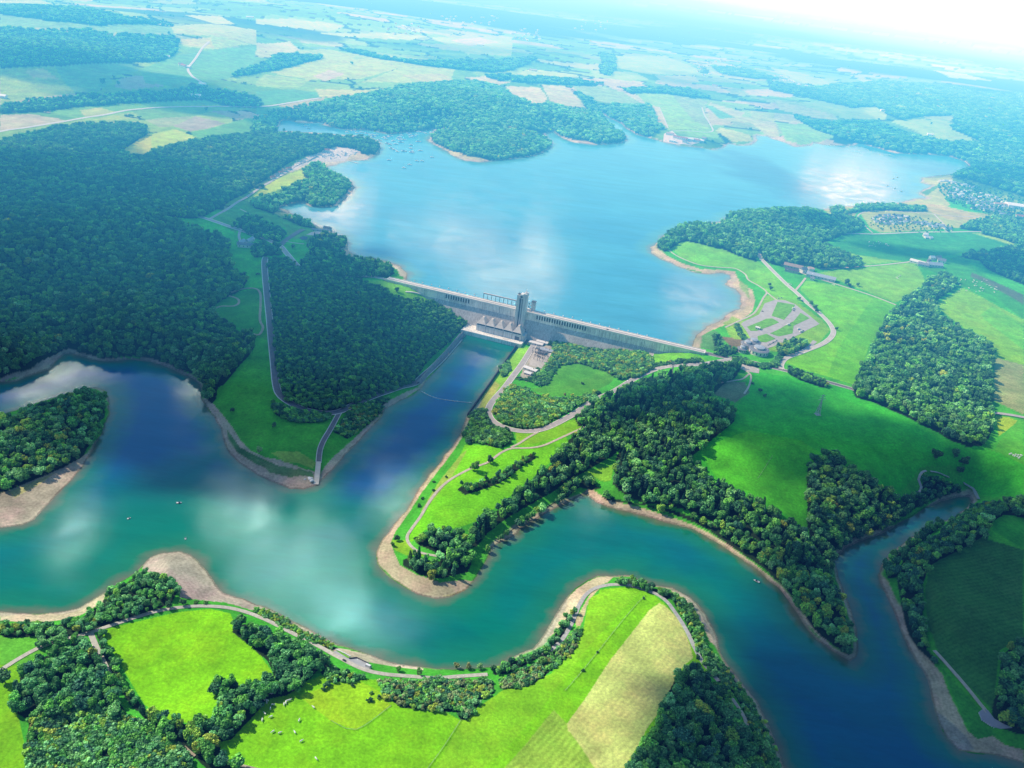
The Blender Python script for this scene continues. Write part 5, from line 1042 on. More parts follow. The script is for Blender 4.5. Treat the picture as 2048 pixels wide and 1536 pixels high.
def pad(name, px, mat, label, lift=.3, sp=8.0, cat='paving', kind='structure', parent=None, skirt=.7):
    w = polyW(px); n = len(w)
    x0, y0 = w.min(0); x1, y1 = w.max(0)
    bd = []
    for i in range(n):
        a, b_ = w[i], w[(i + 1) % n]; k = max(1, int(np.linalg.norm(b_ - a) / sp))
        bd += [a + (b_ - a) * j / k for j in range(k)]
    bd = np.array(bd)
    gx, gy = np.meshgrid(np.arange(x0, x1, sp), np.arange(y0, y1, sp)); gx = gx.ravel(); gy = gy.ravel()
    m = inpoly(gx, gy, w)
    pts = [Vector(p) for p in bd] + [Vector(p) for p in np.stack([gx[m], gy[m]], -1)]
    nb = len(bd)
    v, e, f, *_ = delaunay_2d_cdt(pts, [(i, (i + 1) % nb) for i in range(nb)], [], 1, 1e-4)
    V2 = np.array([list(q) for q in v]); zz = hgt(V2[:, 0], V2[:, 1]) + lift
    b = MB(); b.add([(a[0], a[1], z_) for a, z_ in zip(V2, zz)], [tuple(q) for q in f])
    zb = hgt(bd[:, 0], bd[:, 1]) + lift
    vs = [(p[0], p[1], q) for p, q in zip(bd, zb)] + [(p[0], p[1], q - skirt) for p, q in zip(bd, zb)]
    b.add(vs, [(i, i + nb, (i + 1) % nb + nb, (i + 1) % nb) for i in range(nb)])
    o = b.build(name, mat, parent)
    if parent is None: tag(o, label, cat, kind=kind)
    return o
rb = ribbon
CLRAMP = plain('ramp_concrete', (.66, .63, .56), .85, .16, .12, .2)
rb('road', [(398,433),(418,439),(450,450),(480,460),(520,473),(545,484),(562,493),(572,505),(582,517),(592,529),(604,538)], 8, ASPH, 'main road curving down from the forest to the dam', kerb=1.7)
rb('road', [(690,551),(715,552),(740,553),(765,557),(783,562)], 8, ASPH, 'main road reaching the left end of the dam', kerb=.8)
rb('road', [(1398,704),(1425,710),(1460,716),(1500,723),(1560,739),(1620,755),(1680,771),(1708,779)], 9, ASPD, 'main road leaving the right end of the dam', kerb=1.2)
rb('road', [(1985,826),(2020,830),(2060,838)], 8, ASPH, 'stretch of main road at the right edge beyond the wood')
rb('road', [(418,439),(450,421),(500,390),(540,364),(575,343),(605,325),(640,309),(665,302)], 7, ASPH, 'straight lane along the forest edge to the boat harbour')
rb('road', [(532,514),(529,525),(531,560),(535,600),(541,660),(547,720),(552,768),(560,790),(580,806),(612,820),(650,826),(676,824),(700,814),(740,796),(790,778),(828,768),(845,754),(880,722),(912,686),(925,670)], 9, ASPD, 'straight service road along the plantation bending round to the basin', kerb=1.3)
rb('road', [(680,823),(672,838),(660,860),(648,880),(640,900),(637,926)], 5.5, ASPD, 'slip road running down to the launching ramp', kerb=1.0)
rb('road', [(637,925),(635,945),(632,970)], 6.5, CLRAMP, 'pale concrete launching ramp entering the lower lake', 'ramp', lift=.6)
rb('road', [(1072,684),(1062,700),(1045,727),(1026,753),(1008,777),(988,800),(978,816),(978,832),(990,846),(1015,857),(1050,863),(1085,859),(1115,846),(1160,820),(1205,793),(1255,766),(1300,743),(1330,735),(1380,730),(1420,726),(1450,721),(1470,718)], 8.5, ASPH, 'loop road from the dam head round to the power station yard', kerb=1.2)
rb('road', [(1307,697),(1301,714),(1303,727),(1312,735)], 6, ASPH, 'short spur road from the dam down to the loop road', kerb=1)
rb('path', [(1172,853),(1130,872),(1090,890),(1060,896),(1024,897),(1003,905),(975,925),(940,938),(905,957),(880,977),(858,1005),(840,1035),(822,1060),(814,1075),(820,1090),(840,1105),(876,1113)], 3.6, PATHM, 'pale walking path around the headland meadow', 'path')
rb('path', [(1078,863),(1055,876),(1040,886),(1022,895)], 3.5, PATHM, 'short path linking the loop road to the headland path', 'path')
rb('road', [(1563,739),(1562,729),(1573,716),(1610,702),(1648,686),(1665,670),(1664,655),(1645,632),(1612,604),(1590,583),(1560,556),(1535,531),(1521,515),(1517,500),(1523,480),(1526,468)], 8, CONC, 'pale road past the car park and up to the wood', kerb=1)
rb('road', [(1590,582),(1602,568),(1611,556)], 4.5, PATHM, 'farm drive climbing to the stone barns')
rb('path', [(1600,545),(1645,560),(1690,574),(1740,590),(1792,610)], 5, PATHM, 'farm track running right from the barns to the wood', 'path')
rb('path', [(1336,500),(1360,515),(1400,530),(1440,535),(1470,537),(1490,548),(1497,560),(1518,572),(1533,584),(1526,597),(1512,622),(1500,632),(1478,642),(1450,655)], 3.6, PATHM, 'pale footpath following the bay beside the reservoir', 'path')
rb('path', [(1533,584),(1545,594),(1556,602)], 3.5, PATHM, 'short path from the bay to the car park', 'path')
rb('path', [(-60,1372),(0,1341),(30,1322),(75,1297),(110,1284),(175,1267),(205,1257),(240,1245),(300,1226),(350,1216),(400,1213),(450,1216),(490,1225),(530,1240),(560,1255),(600,1275),(640,1295),(680,1317),(720,1337),(760,1348),(820,1354),(870,1357),(920,1354),(975,1350)], 4.2, PATHM, 'pale shore lane through the foreground pastures', 'path')
rb('path', [(1085,1312),(1120,1285),(1142,1250),(1158,1212),(1175,1187),(1200,1174),(1240,1170),(1280,1177),(1320,1193),(1350,1225),(1372,1260),(1386,1290),(1405,1325),(1437,1364)], 4.4, GRAV, 'lane looping round the bottom peninsula', 'path')
rb('path', [(1464,1398),(1488,1436),(1497,1468)], 3.5, PATHM, 'bit of path seen between the bottom wood and the shrub strip', 'path')
rb('path', [(181,1266),(194,1298),(211,1334),(229,1370)], 5, PATHM, 'sandy path between the copse and the hedge', 'path')
rb('path', [(358,1488),(372,1500),(388,1514)], 4, DIRT, 'short dirt path in the young scrub', 'path')
rb('path', [(450,1524),(480,1531),(520,1541)], 3, DIRT, 'dirt path leaving the bottom of the picture', 'path')
rb('path', [(1868,1302),(1890,1326),(1920,1360),(1950,1396),(1974,1426)], 4, PATHM, 'thin straight path along the dark field to the turning place', 'path')
rb('path', [(1816,996),(1836,988),(1842,975),(1837,960),(1843,946),(1852,943)], 3.4, GRAV, 'pale bend of stream path in the shaded field', 'path')
rb('path', [(1860,944),(1880,948),(1898,956)], 3, GRAV, 'pale stream path above the loop copse', 'path')
rb('path', [(1926,968),(1945,980),(1956,1000)], 5, GRAV, 'paved track at the head of the right-hand channel', 'path')
rb('road', [(-60,280),(0,263),(60,254),(120,244),(200,231),(260,220),(350,214),(430,213),(512,214),(560,209),(640,196)], 12, CONC, 'long pale country road across the far left fields')
rb('road', [(1675,464),(1690,467),(1740,468),(1800,466),(1861,464),(1911,464),(1970,464),(2030,470)], 7, CONC, 'lane below the holiday village')
rb('road', [(1640,538),(1680,536),(1740,532),(1800,526),(1830,522)], 5, PATHM, 'lane from the spade-shaped wood to the farm hamlet')
rb('road', [(418,84),(402,100),(385,125),(376,138),(384,152),(404,166)], 9, CONC, 'winding lane past the far farm at the upper left')
rb('path', [(422,622),(440,613),(468,612),(478,605),(474,597),(458,592)], 4, DIRT, 'brown looping track on the shaded slope', 'path')
rb('path', [(462,585),(485,578),(508,577),(520,586),(521,610),(520,640),(526,655),(518,670),(505,668),(496,660)], 4, DIRT, 'brown track curling beside the straight service road', 'path')
rb('road', [(480,462),(478,472),(482,484),(492,488)], 5, ASPH, 'drive to the white farmhouse')
rb('road', [(562,490),(572,480),(590,468),(606,459)], 11, ASPD, 'widened viewpoint lane with parking near the dam')
rb('path', [(572,483),(590,486),(608,488)], 3, PATHM, 'footpath around the oval pond', 'path')
rb('path', [(480,418),(492,424),(502,430)], 3, PATHM, 'short pale path in the meadow above the junction', 'path')
rb('path', [(1472,732),(1495,744),(1502,752),(1498,772),(1488,788)], 3, PATHM, 'forked path winding below the gravel lay-by', 'path')
rb('path', [(1498,748),(1485,758),(1465,762),(1400,772)], 3, PATHM, 'path from the lay-by into the wood', 'path')
rb('path', [(1745,466),(1730,452),(1715,435),(1730,424),(1780,422),(1850,426),(1900,432),(1965,434)], 4.5, PATHM, 'pale lane curving round the holiday village', 'path')
rb('path', [(1868,428),(1880,440),(1895,455),(1905,462)], 4.5, PATHM, 'lane crossing the holiday meadow', 'path')
rb('road', [(1404,215),(1410,232),(1425,262),(1380,262),(1340,262)], 6, CONC, 'far lane at the edge of the big bright field')
rb('road', [(1318,214),(1326,232),(1336,256)], 5, PATHM, 'thin far track beside the inlet wood')
rb('path', [(745,616),(700,617),(640,620),(590,618),(560,614),(548,612)], 3, DIRT, 'ride cut through the dark plantation', 'path')
pad('car_park', [(1529,607),(1552,599),(1571,601),(1591,609),(1616,629),(1639,648),(1602,667),(1568,684),(1547,693),(1535,697),(1516,690),(1504,682),(1493,663),(1482,648),(1488,643),(1518,629),(1524,618)], ASPH, 'large asphalt car park with grass islands')
for i, (p, l) in enumerate((([(1555,604),(1590,610),(1582,624),(1568,640),(1543,632)], 'squarish grass island at the top of the car park'), ([(1494,654),(1532,638),(1544,637),(1558,645),(1513,662),(1501,662)], 'long grass island with a hut in the car park'), ([(1601,626),(1619,637),(1587,652),(1585,667),(1557,673),(1540,667),(1563,656),(1587,643)], 'bent grass island in the car park'), ([(1515,673),(1533,668),(1551,678),(1532,685),(1516,684)], 'lowest grass island in the car park'))):
    pad('grass_island', p, GRASS, l, .55, 6, 'grass island')
pad('parking_strip', [(1603,700),(1618,690),(1626,680),(1634,684),(1622,695),(1610,704)], ASPH, 'angled parking bays beside the car park trees')
pad('lay_by', [(1484,728),(1500,731),(1519,738),(1518,747),(1498,744),(1482,737)], GRAV, 'pale gravel lay-by below the main road')
pad('quay_lot', [(676,1301),(700,1318),(715,1316),(740,1329),(739,1341),(720,1338),(690,1322),(660,1306)], ASPH, 'paved quay lot beside the foreground shore lane')
pad('grass_strip', [(672,1302),(680,1303),(699,1315),(696,1317)], GRASS, 'narrow lawn between the quay lot and the beach', .5, 4, 'lawn')
pad('turning_place', [(1957,1425),(1966,1418),(1976,1422),(1988,1438),(2005,1448),(2024,1456),(2000,1458),(1980,1452),(1962,1440)], plain('blue_asphalt', (.36, .37, .42), .9, .12, .15, .1), 'pale paved turning place with a white post edge at lower right', .8, 4)
pad('yard', [(1046,676),(1075,668),(1100,676),(1106,684),(1085,692),(1062,690),(1050,688)], ASPD, 'dark asphalt yard behind the power station')
pad('substation_ground', [(1068,696),(1088,692),(1106,704),(1094,722),(1082,738),(1058,730)], GRAV, 'grey gravel ground of the substation')
pad('harbour_ground', [(603,322),(640,303),(668,297),(700,295),(722,304),(700,311),(690,322),(660,324),(640,322),(605,331),(585,343),(578,341)], plain('harbour_gravel', (.62, .56, .52), .95, .2, .2, .05), 'pale gravel of the boat harbour')
pad('viewpoint_terrace', [(612,470),(624,464),(650,460),(655,465),(630,471)], ASPH, 'grey terrace at the reservoir viewpoint')
pad('pond', [(598,476),(606,472),(616,474),(614,479),(604,480)], plain('dark_water', (.03, .07, .12), .6, .2, .1, .1), 'small dark oval pond near the viewpoint', cat='pond')
pad('marina_ground', [(1328,268),(1345,262),(1355,272),(1400,277),(1412,284),(1380,290),(1350,288),(1326,283)], plain('pink_paving', (.60, .52, .48), .95, .15, .2, .05), 'pale paved shore of the far marina')
pad('tarred_patch', [(1143,1248),(1156,1228),(1162,1210),(1156,1206),(1145,1228),(1140,1244)], ASPH, 'widened paved patch of the peninsula lane in tree shade', .5, 6)

# ------------------------------------------------------------------ dam
DRZ = math.atan2(AX[1], AX[0])
def dam_xy(px, py, z):
    q = Wz(px, py, z) - a1
    return float(q @ AX), float(-(q @ NX))      # local x along the crest, local y towards the reservoir
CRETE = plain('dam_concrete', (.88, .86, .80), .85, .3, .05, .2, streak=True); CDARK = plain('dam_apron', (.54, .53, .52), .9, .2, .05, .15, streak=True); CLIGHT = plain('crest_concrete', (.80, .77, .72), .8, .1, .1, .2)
SHADE_JOINT_GREY = plain('shade_and_joint_grey', (.10, .11, .13), .9, .2, .2, .1); GLASS = plain('dark_blue_glass', (.03, .06, .11), .15, .2, .3, .6); STEEL = plain('dark_steel', (.07, .09, .13), .5, .2, .6, .4); WHITE = plain('white_paint', (.75, .76, .76), .6, .08, .4, .3); SLAB = plain('tower_concrete', (.70, .71, .70), .8, .12, .05, .25, streak=True)  # SHADE_JOINT_GREY: painted shade between the fins, also block joints and dark low walls
dam = empty('dam', (a1[0], a1[1], 0), DRZ); tag(dam, 'long grey concrete dam with a pale crest road between the two lakes', 'dam')
b = MB(); X0, X1 = 4.0, LD - 36
prof = [(13, -12), (13, 48.4), (0, 48.4), (0, 35.5), (-20.5, -2), (-20.5, -12)]
nseg = 24; rings = []
for k in range(nseg + 1):
    x = X0 + (X1 - X0) * k / nseg; rings.append([(x, y, z) for y, z in prof])
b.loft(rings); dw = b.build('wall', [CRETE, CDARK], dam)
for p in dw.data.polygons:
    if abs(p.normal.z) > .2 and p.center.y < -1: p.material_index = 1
b = MB(); b.box(X0 - 2, X1 + 2, -1.4, 13.6, 48.42, 50.0); b.build('crest_road', CLIGHT, dam)
for y0, y1 in ((-1.4, -.9), (13.1, 13.6)):
    b = MB(); b.box(X0 - 2, X1 + 2, y0, y1, 50.003, 51.1); b.build('parapet', CLIGHT, dam)
b = MB(); b.box(X0, X1, 3.2, 9.0, 50.004, 50.05); b.build('carriageway', ASPH, dam)
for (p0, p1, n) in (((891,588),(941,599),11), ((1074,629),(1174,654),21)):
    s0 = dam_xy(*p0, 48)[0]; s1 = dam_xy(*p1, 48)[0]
    b = MB(); b.box(s0, s1, -.12, 0.5, 40.5, 48.41); b.build('opening_shade', SHADE_JOINT_GREY, dam)  # flat dark panel paints in the shade of the openings between fins
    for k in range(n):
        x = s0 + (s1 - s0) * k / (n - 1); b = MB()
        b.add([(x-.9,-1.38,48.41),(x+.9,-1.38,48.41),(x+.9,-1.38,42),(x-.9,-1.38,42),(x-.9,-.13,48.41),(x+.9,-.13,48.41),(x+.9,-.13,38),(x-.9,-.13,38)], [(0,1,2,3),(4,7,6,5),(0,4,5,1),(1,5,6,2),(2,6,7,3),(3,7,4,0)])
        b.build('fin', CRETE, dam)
for px in (816,850,1000,1110,1150,1200,1240,1290,1330):     # joints between the dam blocks
    x = dam_xy(px, 558 + (px - 770) * .2324, 50)[0]; b = MB(); b.box(x - .25, x + .25, -.10, .4, 36, 48.40); b.build('joint', SHADE_JOINT_GREY, dam)
# retaining toe wall to the right of the tower
tx = [dam_xy(px, py, z) for px, py, z in ((1098,672,8), (1310,697,29))]
stair = MB()
p0 = dam_xy(812, 594, 34); p1 = dam_xy(842, 579, 46)
for k in range(14):
    t0 = k / 14; x = p0[0] + (p1[0] - p0[0]) * t0; y = p0[1] + (p1[1] - p0[1]) * t0
    gz = float(hgt(a1[0] + AX[0] * x - NX[0] * y, a1[1] + AX[1] * x - NX[1] * y)[0])
    stair.box(x - 1.8, x + 1.8, y - 1.6, y + 1.6, gz - 1, gz + .9)
so_ = stair.build('staircase', CLIGHT, None, (a1[0], a1[1], 0), DRZ); tag(so_, 'pale staircase climbing the grass bank to the left end of the dam', 'staircase')
# tower
tx0, ty0 = dam_xy(1036, 670, 4)
tb = a1 + AX * tx0 - NX * ty0
tower = empty('tower', (tb[0], tb[1], 2), DRZ); tag(tower, 'tall grey twin-slab observation tower standing against the dam', 'tower')
ZT = 84
def bx(name, m, par, *a):
    q = MB(); q.box(*a); return q.build(name, m, par)
bx('slab', SLAB, tower, -8.6, -3.4, -5, 6, 0, ZT - 4)
bx('slab', SLAB, tower, 2.6, 9.2, -5.4, 6, 0, ZT)
sh = bx('lift_shaft', SLAB, tower, -3.39, 2.59, -3.2, 5, 0, ZT - 9)
bx('glass_strip', GLASS, sh, -3.3, -1.6, -3.45, -3.21, 1, ZT - 10); bx('glass_strip', GLASS, sh, 1.2, 2.5, -3.45, -3.21, 1, ZT - 10)
cab = bx('lookout_cabin', WHITE, tower, -2.6, 2.3, -6.6, 4, ZT - 8.9, ZT - 1.5); bx('window', GLASS, cab, -2.2, 1.9, -6.75, -6.61, ZT - 7.5, ZT - 4.5)
bx('shade_fin', STEEL, tower, -3.2, -1.4, -5.6, -3.5, ZT - 15, ZT - 8.95)
q = MB(); q.bar((6, 0, ZT), (6, 0, ZT + 8), .5); q.bar((4, 2, ZT), (6, 0, ZT + 5), .4); q.bar((8.6, 2, ZT), (6, 0, ZT + 5), .4); q.box(4.6, 8.4, -1.5, 2.5, ZT + .01, ZT + 2.2); q.build('mast', WHITE, tower)
q = MB(); q.bar((-6, 0, ZT - 4), (-6, 0, ZT + 1.5), .4); q.build('mast', STEEL, tower); bx('plant_box', STEEL, tower, -7.8, -4.4, -3, 2, ZT - 3.98, ZT - 2)
q = MB(); q.box(-10.5, 11, -7.5, 6.5, -4, .8); q.build('plinth', CRETE, tower)
gx0, gy0 = dam_xy(1059, 622, 50); gb = a1 + AX * (gx0 + 2) - NX * 12
gate = empty('gatehouse', (gb[0], gb[1], 50), DRZ); tag(gate, 'grey gate house with an outside stair on the crest beside the tower', 'gatehouse')
bx('wall', SLAB, gate, -1, 6, -1.5, 5, .06, 17); bx('roof', STEEL, gate, -1.4, 6.4, -1.9, 5.4, 17.01, 17.7); q = MB()
for k in range(5): q.bar((-6 + (k % 2) * 4.6, -1, .1 + k * 3), (-1.4 - (k % 2) * 4.6, -1, 3.1 + k * 3), .8)
q.box(-6.4, -5.8, -1.5, -.5, .06, 15.3); q.build('stair', STEEL, gate); bx('base_block', WHITE, gate, -7.5, -2, -6, -2.2, .06, 4)
g0 = dam_xy(962, 600, 51); g1 = dam_xy(1031, 617, 51)
gan = empty('gantry', (a1[0], a1[1], 0), DRZ); tag(gan, 'long dark steel runway gantry on posts along the reservoir side of the crest', 'gantry')
for z in (61, 60.3):
    bx('beam', STEEL if z < 61 else plain('pale_steel', (.5, .52, .54), .5, .1, .5, .4), gan, g0[0], g1[0] - 4, 13.9 if z > 60.5 else 14.0, 16.8 if z > 60.5 else 16.5, z if z > 60.5 else z - .3, z + .5 if z > 60.5 else 60.99)
for k in range(9):
    x = g0[0] + .5 + (g1[0] - g0[0] - 5) * k / 8; bx('post', STEEL, gan, x - .35, x + .35, 14.6, 15.3, 44, 59.99)
bx('walkway', STEEL, gan, g0[0], g1[0] - 4, 14.0, 14.55, 49, 49.8)
# concrete pyramid block and ramp at the toe, right of the tower
kb = dam_xy(1069, 670, 6); q = MB(); q.taper((kb[0], kb[1] + 4), 9, 9, 2.2, 3, -1, 18, sh=(0, 8)); ob = q.build('buttress_block', CLIGHT, None, (a1[0], a1[1], 0), DRZ); tag(ob, 'pale tapering concrete block leaning on the foot of the dam right of the tower', 'buttress')
kb = dam_xy(1054, 668, 6); q = MB(); q.loft([[(kb[0]-3, kb[1]-6, -1), (kb[0]+3, kb[1]-6, -1), (kb[0]+3, kb[1]-6, 2), (kb[0]-3, kb[1]-6, 2)], [(kb[0]-3, kb[1]+8, 4), (kb[0]+3, kb[1]+8, 4), (kb[0]+3, kb[1]+8, 21), (kb[0]-3, kb[1]+8, 21)]]); ob = q.build('ramp_wall', CRETE, None, (a1[0], a1[1], 0), DRZ); tag(ob, 'sloping concrete ramp wall beside the tower foot', 'ramp')
# power station and quay
QZ = 7.0
f0 = dam_xy(952, 660, QZ); f1 = dam_xy(1041, 682, QZ)
qa = np.array(dam_xy(932, 662, QZ)); qb = np.array(dam_xy(1035, 687, QZ))
frz = DRZ + math.atan2(f1[1] - f0[1], f1[0] - f0[0])
fw = a1 + AX * f0[0] - NX * f0[1]; PL = math.hypot(f1[0] - f0[0], f1[1] - f0[1])
QY = -abs(float((qa_ - fw) @ np.array([-math.sin(frz), math.cos(frz)]))) ; quay = MB(); quay.box(-24, PL + 6, QY, 34, -5, QZ); qo = quay.build('quay', CRETE, None, (fw[0], fw[1], 0), frz); tag(qo, 'concrete quay wall at the head of the basin under the power station', 'quay')
bx('coping', WHITE, qo, -23.9, PL + 5.9, QY - .3, QY + 1.4, QZ + .003, QZ + .6)
ps = empty('power_station', (fw[0], fw[1], QZ), frz); tag(ps, 'grey power station with five pyramid roofs beside the basin', 'power station')
PW = plain('power_station_wall', (.70, .71, .71), .8, .1, .08, .25, streak=True); PR = plain('power_station_roof', (.60, .56, .52), .75, .15, .15, .25)
bay = PL / 5; DP = 21.0
bx('wall', PW, ps, 0, PL, 0, DP, .003, 14.0)
for k in range(5):
    x = bay * k
    if k: bx('joint', SHADE_JOINT_GREY, ps, x - .25, x + .25, -.08, .3, .2, 13.9)
    q = MB(); q.taper((x + bay / 2, DP / 2), bay * .47, DP * .48, 1.6, 3.2, 14.01, 23.5, sh=(-.6, 2.5)); ro = q.build('roof', PR, ps)
    bx('window', GLASS, ps, x + 1.0, x + bay - 1.0, -.12, .3, 11.2, 13.6)
bx('roof_deck', STEEL, ps, -.2, PL + .2, DP * .99, DP + 6, 9, 13.4)
d = bx('door', GLASS, ps, PL - 11.5, PL - 3, -.15, .3, .2, 7); bx('door_frame', WHITE, d, PL - 12, PL - 2.5, -.3, -.16, 7.01, 7.7)
bx('side_annex', PW, ps, PL + .01, PL + 5, 4, DP, .003, 9)
# the long sloping wall on the left of the basin, the low wall on the right and the floating boom
lo = Wz(np.array([846, 880, 910, 934]), np.array([768, 730, 696, 671]), 0.0); hi = Wz(np.array([836, 870, 902, 926]), np.array([764, 726, 691, 664]), 6.5)
q = MB()
for i in range(3):
    q.add([(*lo[i], -3), (*lo[i+1], -3), (*hi[i+1], 7.2), (*hi[i], 7.2)], [(0, 1, 2, 3)])
    w = (hi[i] - lo[i]); w = w / np.linalg.norm(w) * 2.5
    q.add([(*hi[i], 7.2), (*hi[i+1], 7.2), (*(hi[i+1] + w), 7.2), (*(hi[i] + w), 7.2), (*(hi[i] + w), 3), (*(hi[i+1] + w), 3)], [(0, 1, 2, 3), (3, 2, 5, 4)])
ob = q.build('basin_wall', plain('rough_stone', (.28, .28, .29), .95, .3, .3, .1)); tag(ob, 'sloping grey stone wall along the left side of the basin', 'basin wall')
q = MB(); ra = Wz(1033, 693, 0.0); rb_ = Wz(935, 832, 0.0); q.bar((*ra, 1.2), (*rb_, 1.2), 1.4, h=6.5); ob = q.build('basin_wall', plain('dark_wall', (.06, .07, .09), .9, .2, .3, .1)); tag(ob, 'low dark straight wall along the right side of the basin', 'basin wall')
bp = curve(Wz(np.array([843, 862, 885, 915, 944]), np.array([783, 793, 799, 803, 806]), 0.0), 4)
bo = empty('floating_boom', (*bp[0], 0)); tag(bo, 'thin white floating boom strung across the basin', 'boom'); q = MB()
for i in range(len(bp) - 1): q.bar((bp[i][0]-bp[0][0], bp[i][1]-bp[0][1], .25), (bp[i+1][0]-bp[0][0], bp[i+1][1]-bp[0][1], .25), .8)
q.build('rope', WHITE, bo)
for i in range(2, len(bp), 4): q = MB(); q.cyl(bp[i][0]-bp[0][0], bp[i][1]-bp[0][1], -.3, .9, .9); q.build('float', WHITE, bo)
# low parapet walls of the quay lot and the ramp
for pts, lab, m_ in (([(698,1318),(713,1316),(738,1328)], 'low dark wall along the back of the quay lot', SHADE_JOINT_GREY), ([(672,1300),(690,1308),(701,1314)], 'low pale wall between the lawn and the beach', WHITE), ([(664,1308),(690,1321),(720,1334),(738,1341)], 'dark kerb wall between the quay lot and the lane', SHADE_JOINT_GREY)):
    w = drop(pts); q = MB()
    for i in range(len(w) - 1): q.bar((w[i][0], w[i][1], w[i][2] + .5), (w[i+1][0], w[i+1][1], w[i+1][2] + .5), .7, h=1.6)
    ob = q.build('low_wall', m_); tag(ob, lab, 'wall')

# ------------------------------------------------------------------ buildings
RW = {'red': plain('red_tiles', (.36, .15, .10), .8, .2, .4, .2), 'grey': plain('slate_roof', (.22, .24, .28), .7, .15, .4, .25), 'dark': plain('dark_slate', (.09, .10, .13), .7, .15, .4, .25), 'white': plain('white_roof', (.78, .78, .78), .6, .06, .3, .3), 'tan': plain('tan_tiles', (.40, .30, .24), .8, .15, .4, .2), 'blue': plain('blue_grey_roof', (.36, .42, .50), .6, .12, .4, .3)}
WW = {'white': plain('render_wall', (.72, .70, .66), .85, .08, .4, .2), 'stone': plain('stone_wall', (.42, .37, .31), .9, .15, .5, .1), 'grey': plain('grey_wall', (.50, .50, .50), .85, .1, .4, .2)}
def gable(w, d, h, rh, o=.5):
    q = MB(); q.add([(-w/2-o,-d/2-o,h-.2),(w/2+o,-d/2-o,h-.2),(w/2+o,d/2+o,h-.2),(-w/2-o,d/2+o,h-.2),(-w/2-o,0,h+rh),(w/2+o,0,h+rh)], [(0,1,5,4),(2,3,4,5),(1,2,5),(3,0,4),(0,3,2,1)])
    return q
_hm = {}
def house(px, py, w, d, h, rh, rz, wall, roof, label, name='house', cat='house', group=None, parts=True, loc=None):
    loc = P(px, py) if loc is None else loc
    if not parts:
        key = (w, d, h, rh, wall, roof)
        if key not in _hm:
            q = MB(); q.box(-w/2, w/2, -d/2, d/2, -2, h, 0); g = gable(w, d, h, rh); q.add(g.v, g.f, 1)
            for k in range(3): q.box(-w/2 + w*(k+.6)/3.4, -w/2 + w*(k+.6)/3.4 + 1.1, -d/2 - .06, -d/2 + .1, h*.35, h*.75, 2)
            _hm[key] = q.mesh(name, [WW[wall], RW[roof], GLASS])
        o = link(name, _hm[key], None, loc, rz); return tag(o, label, cat, group)
    e = empty(name, loc, rz); tag(e, label, cat, group)
    bx('wall', WW[wall], e, -w/2, w/2, -d/2, d/2, -2, h); ro = gable(w, d, h, rh).build('roof', RW[roof], e)
    if w < 26 and h > 3.5: bx('chimney', WW['stone'], ro, w*.2, w*.2 + 1, -.5, .5, h + rh*.5, h + rh + 1.4)
    n = max(2, int(w / 7))
    for k in range(n):
        x = -w/2 + w * (k + .5) / n
        f = bx('window', WW['white'], e, x - 1.1, x + 1.1, -d/2 - .08, -d/2 + .1, h*.35, h*.8); bx('pane', GLASS, f, x - .9, x + .9, -d/2 - .14, -d/2 - .081, h*.4, h*.75)
    bx('door', STEEL, e, w/2 - .02, w/2 + .1, -1.2, 1.2, 0, h*.7)
    return e
H = house
H(1586,537,42,11,6,5,-.35,'stone','tan','long stone barn with a tan roof, upper one in the farm','barn','barn'); H(1583,544,30,10,5,4,-.35,'stone','dark','dark-roofed farm building below the long stone barn','barn','barn'); H(1606,544,15,12,7,5,.5,'white','grey','pale farmhouse with a grey gable between the barns','farmhouse','house'); H(1641,557,62,16,6,4.5,-.38,'grey','blue','very long blue-grey roofed barn at the right of the farm','barn','barn'); H(1568,530,14,10,4,3,-.3,'stone','dark','small dark farm shed at the wood edge','shed','shed'); H(1624,560,9,8,5,3,-.38,'white','grey','small white farm outbuilding below the long barn','shed','shed')
q = MB(); q.cyl(0, 0, -1, 5, 9, 9, 24); c = P(1621, 540); e = empty('silo', c); tag(e, 'round pale open tank beside the farm', 'silo'); q.build('tank', WW['white'], e); q = MB(); q.cyl(0, 0, 5.01, 5.4, 8.2, 8.2, 24); q.build('cover', RW['tan'], e)
H(1834,527,34,11,5,4,-.55,'white','white','long white-roofed barn on the left of the hamlet','barn','barn'); H(1846,532,24,12,5,4,-.4,'grey','grey','grey farm building in the middle of the hamlet','barn','barn'); H(1863,519,12,10,6,4,.2,'white','white','white house at the top of the hamlet','house','house'); H(1868,533,36,16,6,5,.1,'grey','blue','big blue-grey barn at the front of the hamlet','barn','barn'); H(1882,525,18,11,6,5,-.3,'white','grey','grey-roofed house on the right of the hamlet','house','house'); H(1857,526,16,10,5,4,1.2,'stone','dark','dark-roofed house behind the big blue-grey barn','house','house'); H(1876,518,14,9,5,4,.4,'stone','tan','small tan-roofed house at the back of the hamlet','house','house')
H(483,488,18,9,5,4,1.3,'white','blue','pale wing of the farmhouse near the junction','farmhouse','house'); H(500,484,22,9,5,4,1.35,'white','blue','right wing of the farmhouse near the junction','farmhouse','house'); H(492,494,30,9,5,4,.15,'white','grey','long low front building of the farmhouse near the junction','farmhouse','house')
H(1072,689,26,9,4,.8,-.3,'white','white','long white shed beside the yard','shed','shed'); H(1085,687,20,8,4,.8,-.3,'white','white','white shed at the top of the substation','shed','shed'); H(1093,703,22,10,4,.8,-.3,'grey','blue','low blue-grey shed in the substation','shed','shed'); H(1084,707,14,9,4,.8,-.3,'grey','grey','small grey shed in the substation','shed','shed')
H(1061,741,24,9,4,1.2,-.5,'white','white','white arched shed by the spoil heaps','shed','shed'); H(1056,748,12,8,3,1.2,-.4,'grey','white','small pale shed by the spoil heaps','shed','shed')
